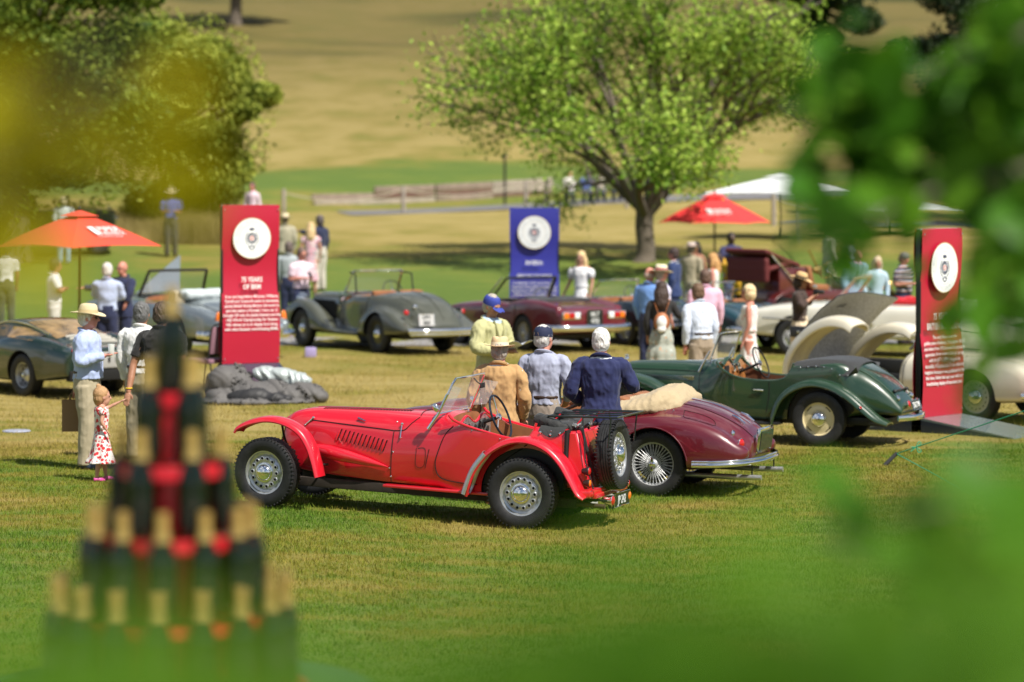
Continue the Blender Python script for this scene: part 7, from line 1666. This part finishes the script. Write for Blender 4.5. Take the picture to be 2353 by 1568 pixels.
# long dry grass on the bank
def tall_grass(name, label, n, u0, u1, D0, D1, h, seed):
    r_ = np.random.default_rng(seed); D = D0 + (D1 - D0) * r_.random(n); u = u0 + (u1 - u0) * r_.random(n); X = (u - UC) * D / FD; Z = hz(X, D); k = .5 + .5 * np.sin(X * 1.7 + D * .9) * np.sin(X * .6 - D * .4); hh = h * (.35 + .65 * r_.random(n)) * (.45 + .55 * k); a = r_.random(n) * 2 * PI; w_ = .012
    P = np.empty((n, 3, 3)); P[:, 0] = np.stack([X - w_, D, Z], -1); P[:, 1] = np.stack([X + w_, D, Z], -1); P[:, 2] = np.stack([X + np.cos(a) * hh * .35, D + np.sin(a) * hh * .35, Z + hh], -1)
    me = bpy.data.meshes.new(name); me.vertices.add(3 * n); me.vertices.foreach_set('co', P.reshape(-1)); me.loops.add(3 * n); me.loops.foreach_set('vertex_index', np.arange(3 * n, dtype=np.int32)); me.polygons.add(n); me.polygons.foreach_set('loop_start', np.arange(0, 3 * n, 3, dtype=np.int32)); me.polygons.foreach_set('loop_total', np.full(n, 3, dtype=np.int32)); me.update(calc_edges=True)
    me.materials.append(mat('hay', (.22, .17, .055), .9, var=.45, vscale=.7)); return tag(link(name, me), label, 'grass', kind='stuff')
tall_grass('long_grass', 'uncut straw coloured long grass under the left hand trees', 60000, -150, 640, 84, 100, 1.0, 5)

# ------------------------------------------------------------------ foreground leaves (out of focus)
def leaf_mesh(name, L_, W_, m, lobed=True):
    mb = MB(); n = 9; up_ = []; prof = [0, .45, .80, .98, 1.0, .88, .66, .34, 0]
    rows = []
    for i, k in enumerate(prof):
        t = i / (n - 1); w_ = W_ * k * (1 + (.18 if lobed and i % 2 else 0)); bend = -.25 * t * t * L_
        rows.append([Vector((t * L_, w_, bend + .18 * w_)), Vector((t * L_, 0, bend)), Vector((t * L_, -w_, bend + .18 * w_))])
    mb.grid(rows); return mb.mesh(name, m, 180)
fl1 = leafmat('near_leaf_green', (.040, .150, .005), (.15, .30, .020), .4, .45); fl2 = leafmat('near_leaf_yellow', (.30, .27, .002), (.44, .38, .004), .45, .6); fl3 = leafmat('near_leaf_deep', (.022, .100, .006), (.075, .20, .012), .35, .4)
def spray(name, label, anchors, meshes, n, spread, seed, root, cat='branch', lean=(0, 0, 1), scale=(.7, 1.25), group=None):
    """leafy branch: twigs run from root through the anchors; leaves are objects spread round the twigs"""
    r_ = random.Random(seed); B_ = thing(name, label, cat, root, 0, group); st_ = MB(); segs = []
    for A_ in anchors:
        P_ = [Vector(a) - Vector(root) for a in A_]; q = sm([Vector((0, 0, 0))] + P_, 5); st_.tube(q, list(np.linspace(.012, .002, len(q))), 6)
        segs.append(sm(P_, 8))
    st_.build('twigs', bark, B_)
    for i in range(n):
        s = segs[i % len(segs)]; c = s[r_.randrange(len(s))] + Vector((r_.gauss(0, spread[0]), r_.gauss(0, spread[1]), r_.gauss(0, spread[2])))
        o = link('leaf', meshes[i % len(meshes)], B_); o.location = c; o.rotation_euler = (r_.gauss(0, .7), r_.gauss(.3, .7), r_.uniform(0, 2 * PI)); k = r_.uniform(*scale); o.scale = (k, k, k)
    return B_
def fg(u, v, D): return (wx(u, D), D, wz(v, D))
lmA = leaf_mesh('leaf', .105, .038, fl1); lmB = leaf_mesh('leaf_deep', .110, .044, fl3); lmY = leaf_mesh('leaf_yellow', .10, .042, fl2); lmC = leaf_mesh('leaf_small', .055, .020, fl1)
for q in (lmA, lmB, lmY, lmC): q.name = 'leaf'
# trunk the near branches grow from, beyond the right edge
tx = 2.35; nt_ = thing('near_tree', 'tree trunk just outside the right edge carrying the near branches', 'tree', (tx, 6.6, 1.0)); MB().tube(sm([(0, 0, 0), (.05, 0, 1.5), (0, 0, 3.5), (.1, .1, 6)], 4), list(np.linspace(.16, .06, 13)), 12).build('trunk', bark, nt_)
spray('leafy_branch', 'blurred green leafy branch hanging across the upper right corner', [[fg(2500, 60, 6.8), fg(2250, 120, 6.7), fg(2050, 190, 6.6), fg(1950, 130, 6.6)], [fg(2480, 250, 6.9), fg(2200, 300, 6.7), fg(2000, 330, 6.6), fg(1830, 300, 6.5)], [fg(2500, 420, 6.9), fg(2250, 400, 6.8), fg(2080, 420, 6.7), fg(1860, 400, 6.5)], [fg(2450, 20, 6.4), fg(2330, 120, 6.4), fg(2250, 260, 6.4)]], [lmA, lmB, lmB], 250, (.035, .10, .045), 3, (tx, 6.6, 4.3))
spray('leafy_branch', 'blurred dark green branch filling the right edge behind the nearer sprays', [[fg(2550, 150, 7.4), fg(2380, 180, 7.3), fg(2250, 260, 7.2), fg(2200, 60, 7.2)], [fg(2550, 350, 7.4), fg(2330, 380, 7.3), fg(2150, 380, 7.2)], [fg(2550, 560, 7.2), fg(2380, 520, 7.2), fg(2290, 640, 7.1)], [fg(2550, 300, 7.1), fg(1980, 260, 7.0), fg(1900, 180, 7.0)]], [lmB, lmB, lmA], 190, (.045, .12, .055), 13, (tx, 6.6, 4.1))
spray('leafy_branch', 'blurred green leafy branch drooping at the right above the tall crimson banner', [[fg(2500, 330, 6.5), fg(2200, 420, 6.4), fg(2000, 500, 6.3), fg(1880, 560, 6.3)], [fg(2500, 600, 6.3), fg(2350, 620, 6.2), fg(2260, 740, 6.2), fg(2180, 860, 6.2)], [fg(2500, 420, 6.4), fg(2330, 560, 6.4), fg(2300, 700, 6.4)]], [lmA, lmB], 100, (.03, .08, .035), 8, (tx, 6.6, 3.9))
spray('leafy_branch', 'very blurred leafy branch low at the right edge of the view', [[fg(2600, 1030, 4.2), fg(2400, 1090, 4.1), fg(2200, 1150, 4.0), fg(2000, 1190, 4.0)], [fg(2550, 1250, 4.1), fg(2300, 1270, 4.0), fg(2080, 1290, 4.0), fg(1880, 1220, 3.9)], [fg(2600, 1300, 4.0), fg(2350, 1350, 3.9), fg(2150, 1300, 3.9)]], [lmC, lmB], 70, (.06, .10, .032), 12, (1.6, 4.4, 2.9))
# hedge right in front of the lens
hd = thing('clipped_hedge', 'green hedge directly in front of the viewpoint, dissolved in blur', 'hedge', (0, 2.0, 1.02)); r_ = np.random.default_rng(5)
n = 1700; t = r_.random(n); Y = 1.1 + .8 * r_.random(n); U = -100 + 2560 * r_.random(n); V0 = 1500 - 210 * np.clip((U - 900) / 1400, 0, 1) - 160 * (r_.random(n) < .16) * (U > 1300) - 40 * np.sin(U / 190.); V_ = V0 + 480 * r_.random(n) ** .9
C = np.stack([(U - UC) * Y / FD, Y - 2.0, CAM_H - (V_ - VH) * Y / FD - 1.02], -1); leaf_cloud('foliage', C, .020, fl1, hd, 4)['kind'] = 'stuff'
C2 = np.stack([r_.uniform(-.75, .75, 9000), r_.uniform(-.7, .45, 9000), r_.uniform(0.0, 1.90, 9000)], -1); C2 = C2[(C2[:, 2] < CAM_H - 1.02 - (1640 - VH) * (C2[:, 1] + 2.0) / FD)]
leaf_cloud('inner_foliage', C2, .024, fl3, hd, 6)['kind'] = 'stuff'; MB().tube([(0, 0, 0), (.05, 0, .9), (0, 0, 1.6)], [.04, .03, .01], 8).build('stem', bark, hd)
# yellow green spray close to the lens at the left
spray('yellow_branch', 'yellow leafed branch close to the lens at the upper left', [[fg(-300, 520, 2.3), fg(-60, 470, 2.25), fg(140, 400, 2.2), fg(230, 300, 2.2)], [fg(-200, 350, 2.2), fg(0, 280, 2.2), fg(200, 180, 2.2), fg(300, 100, 2.2)], [fg(-250, 430, 2.2), fg(-50, 420, 2.2), fg(60, 370, 2.2)]], [lmY], 52, (.034, .06, .034), 4, (-1.1, 2.6, 3.25), scale=(.35, .62))
STUFF = ('stud', 'top_vent', 'press_stud', 'wing_stay', 'hood_hinge', 'shut_line', 'text_line', 'lettering', 'ring_lettering', 'heading', 'tail_vent', 'rack_strut', 'eye')
for o in col.objects:
    b_ = o.name.split('.')[0]
    if b_ in ('stud', 'top_vent', 'press_stud', 'hood_hinge', 'bonnet_vent', 'tail_vent', 'ring_lettering', 'crest', 'text_line'): o['kind'] = 'stuff'
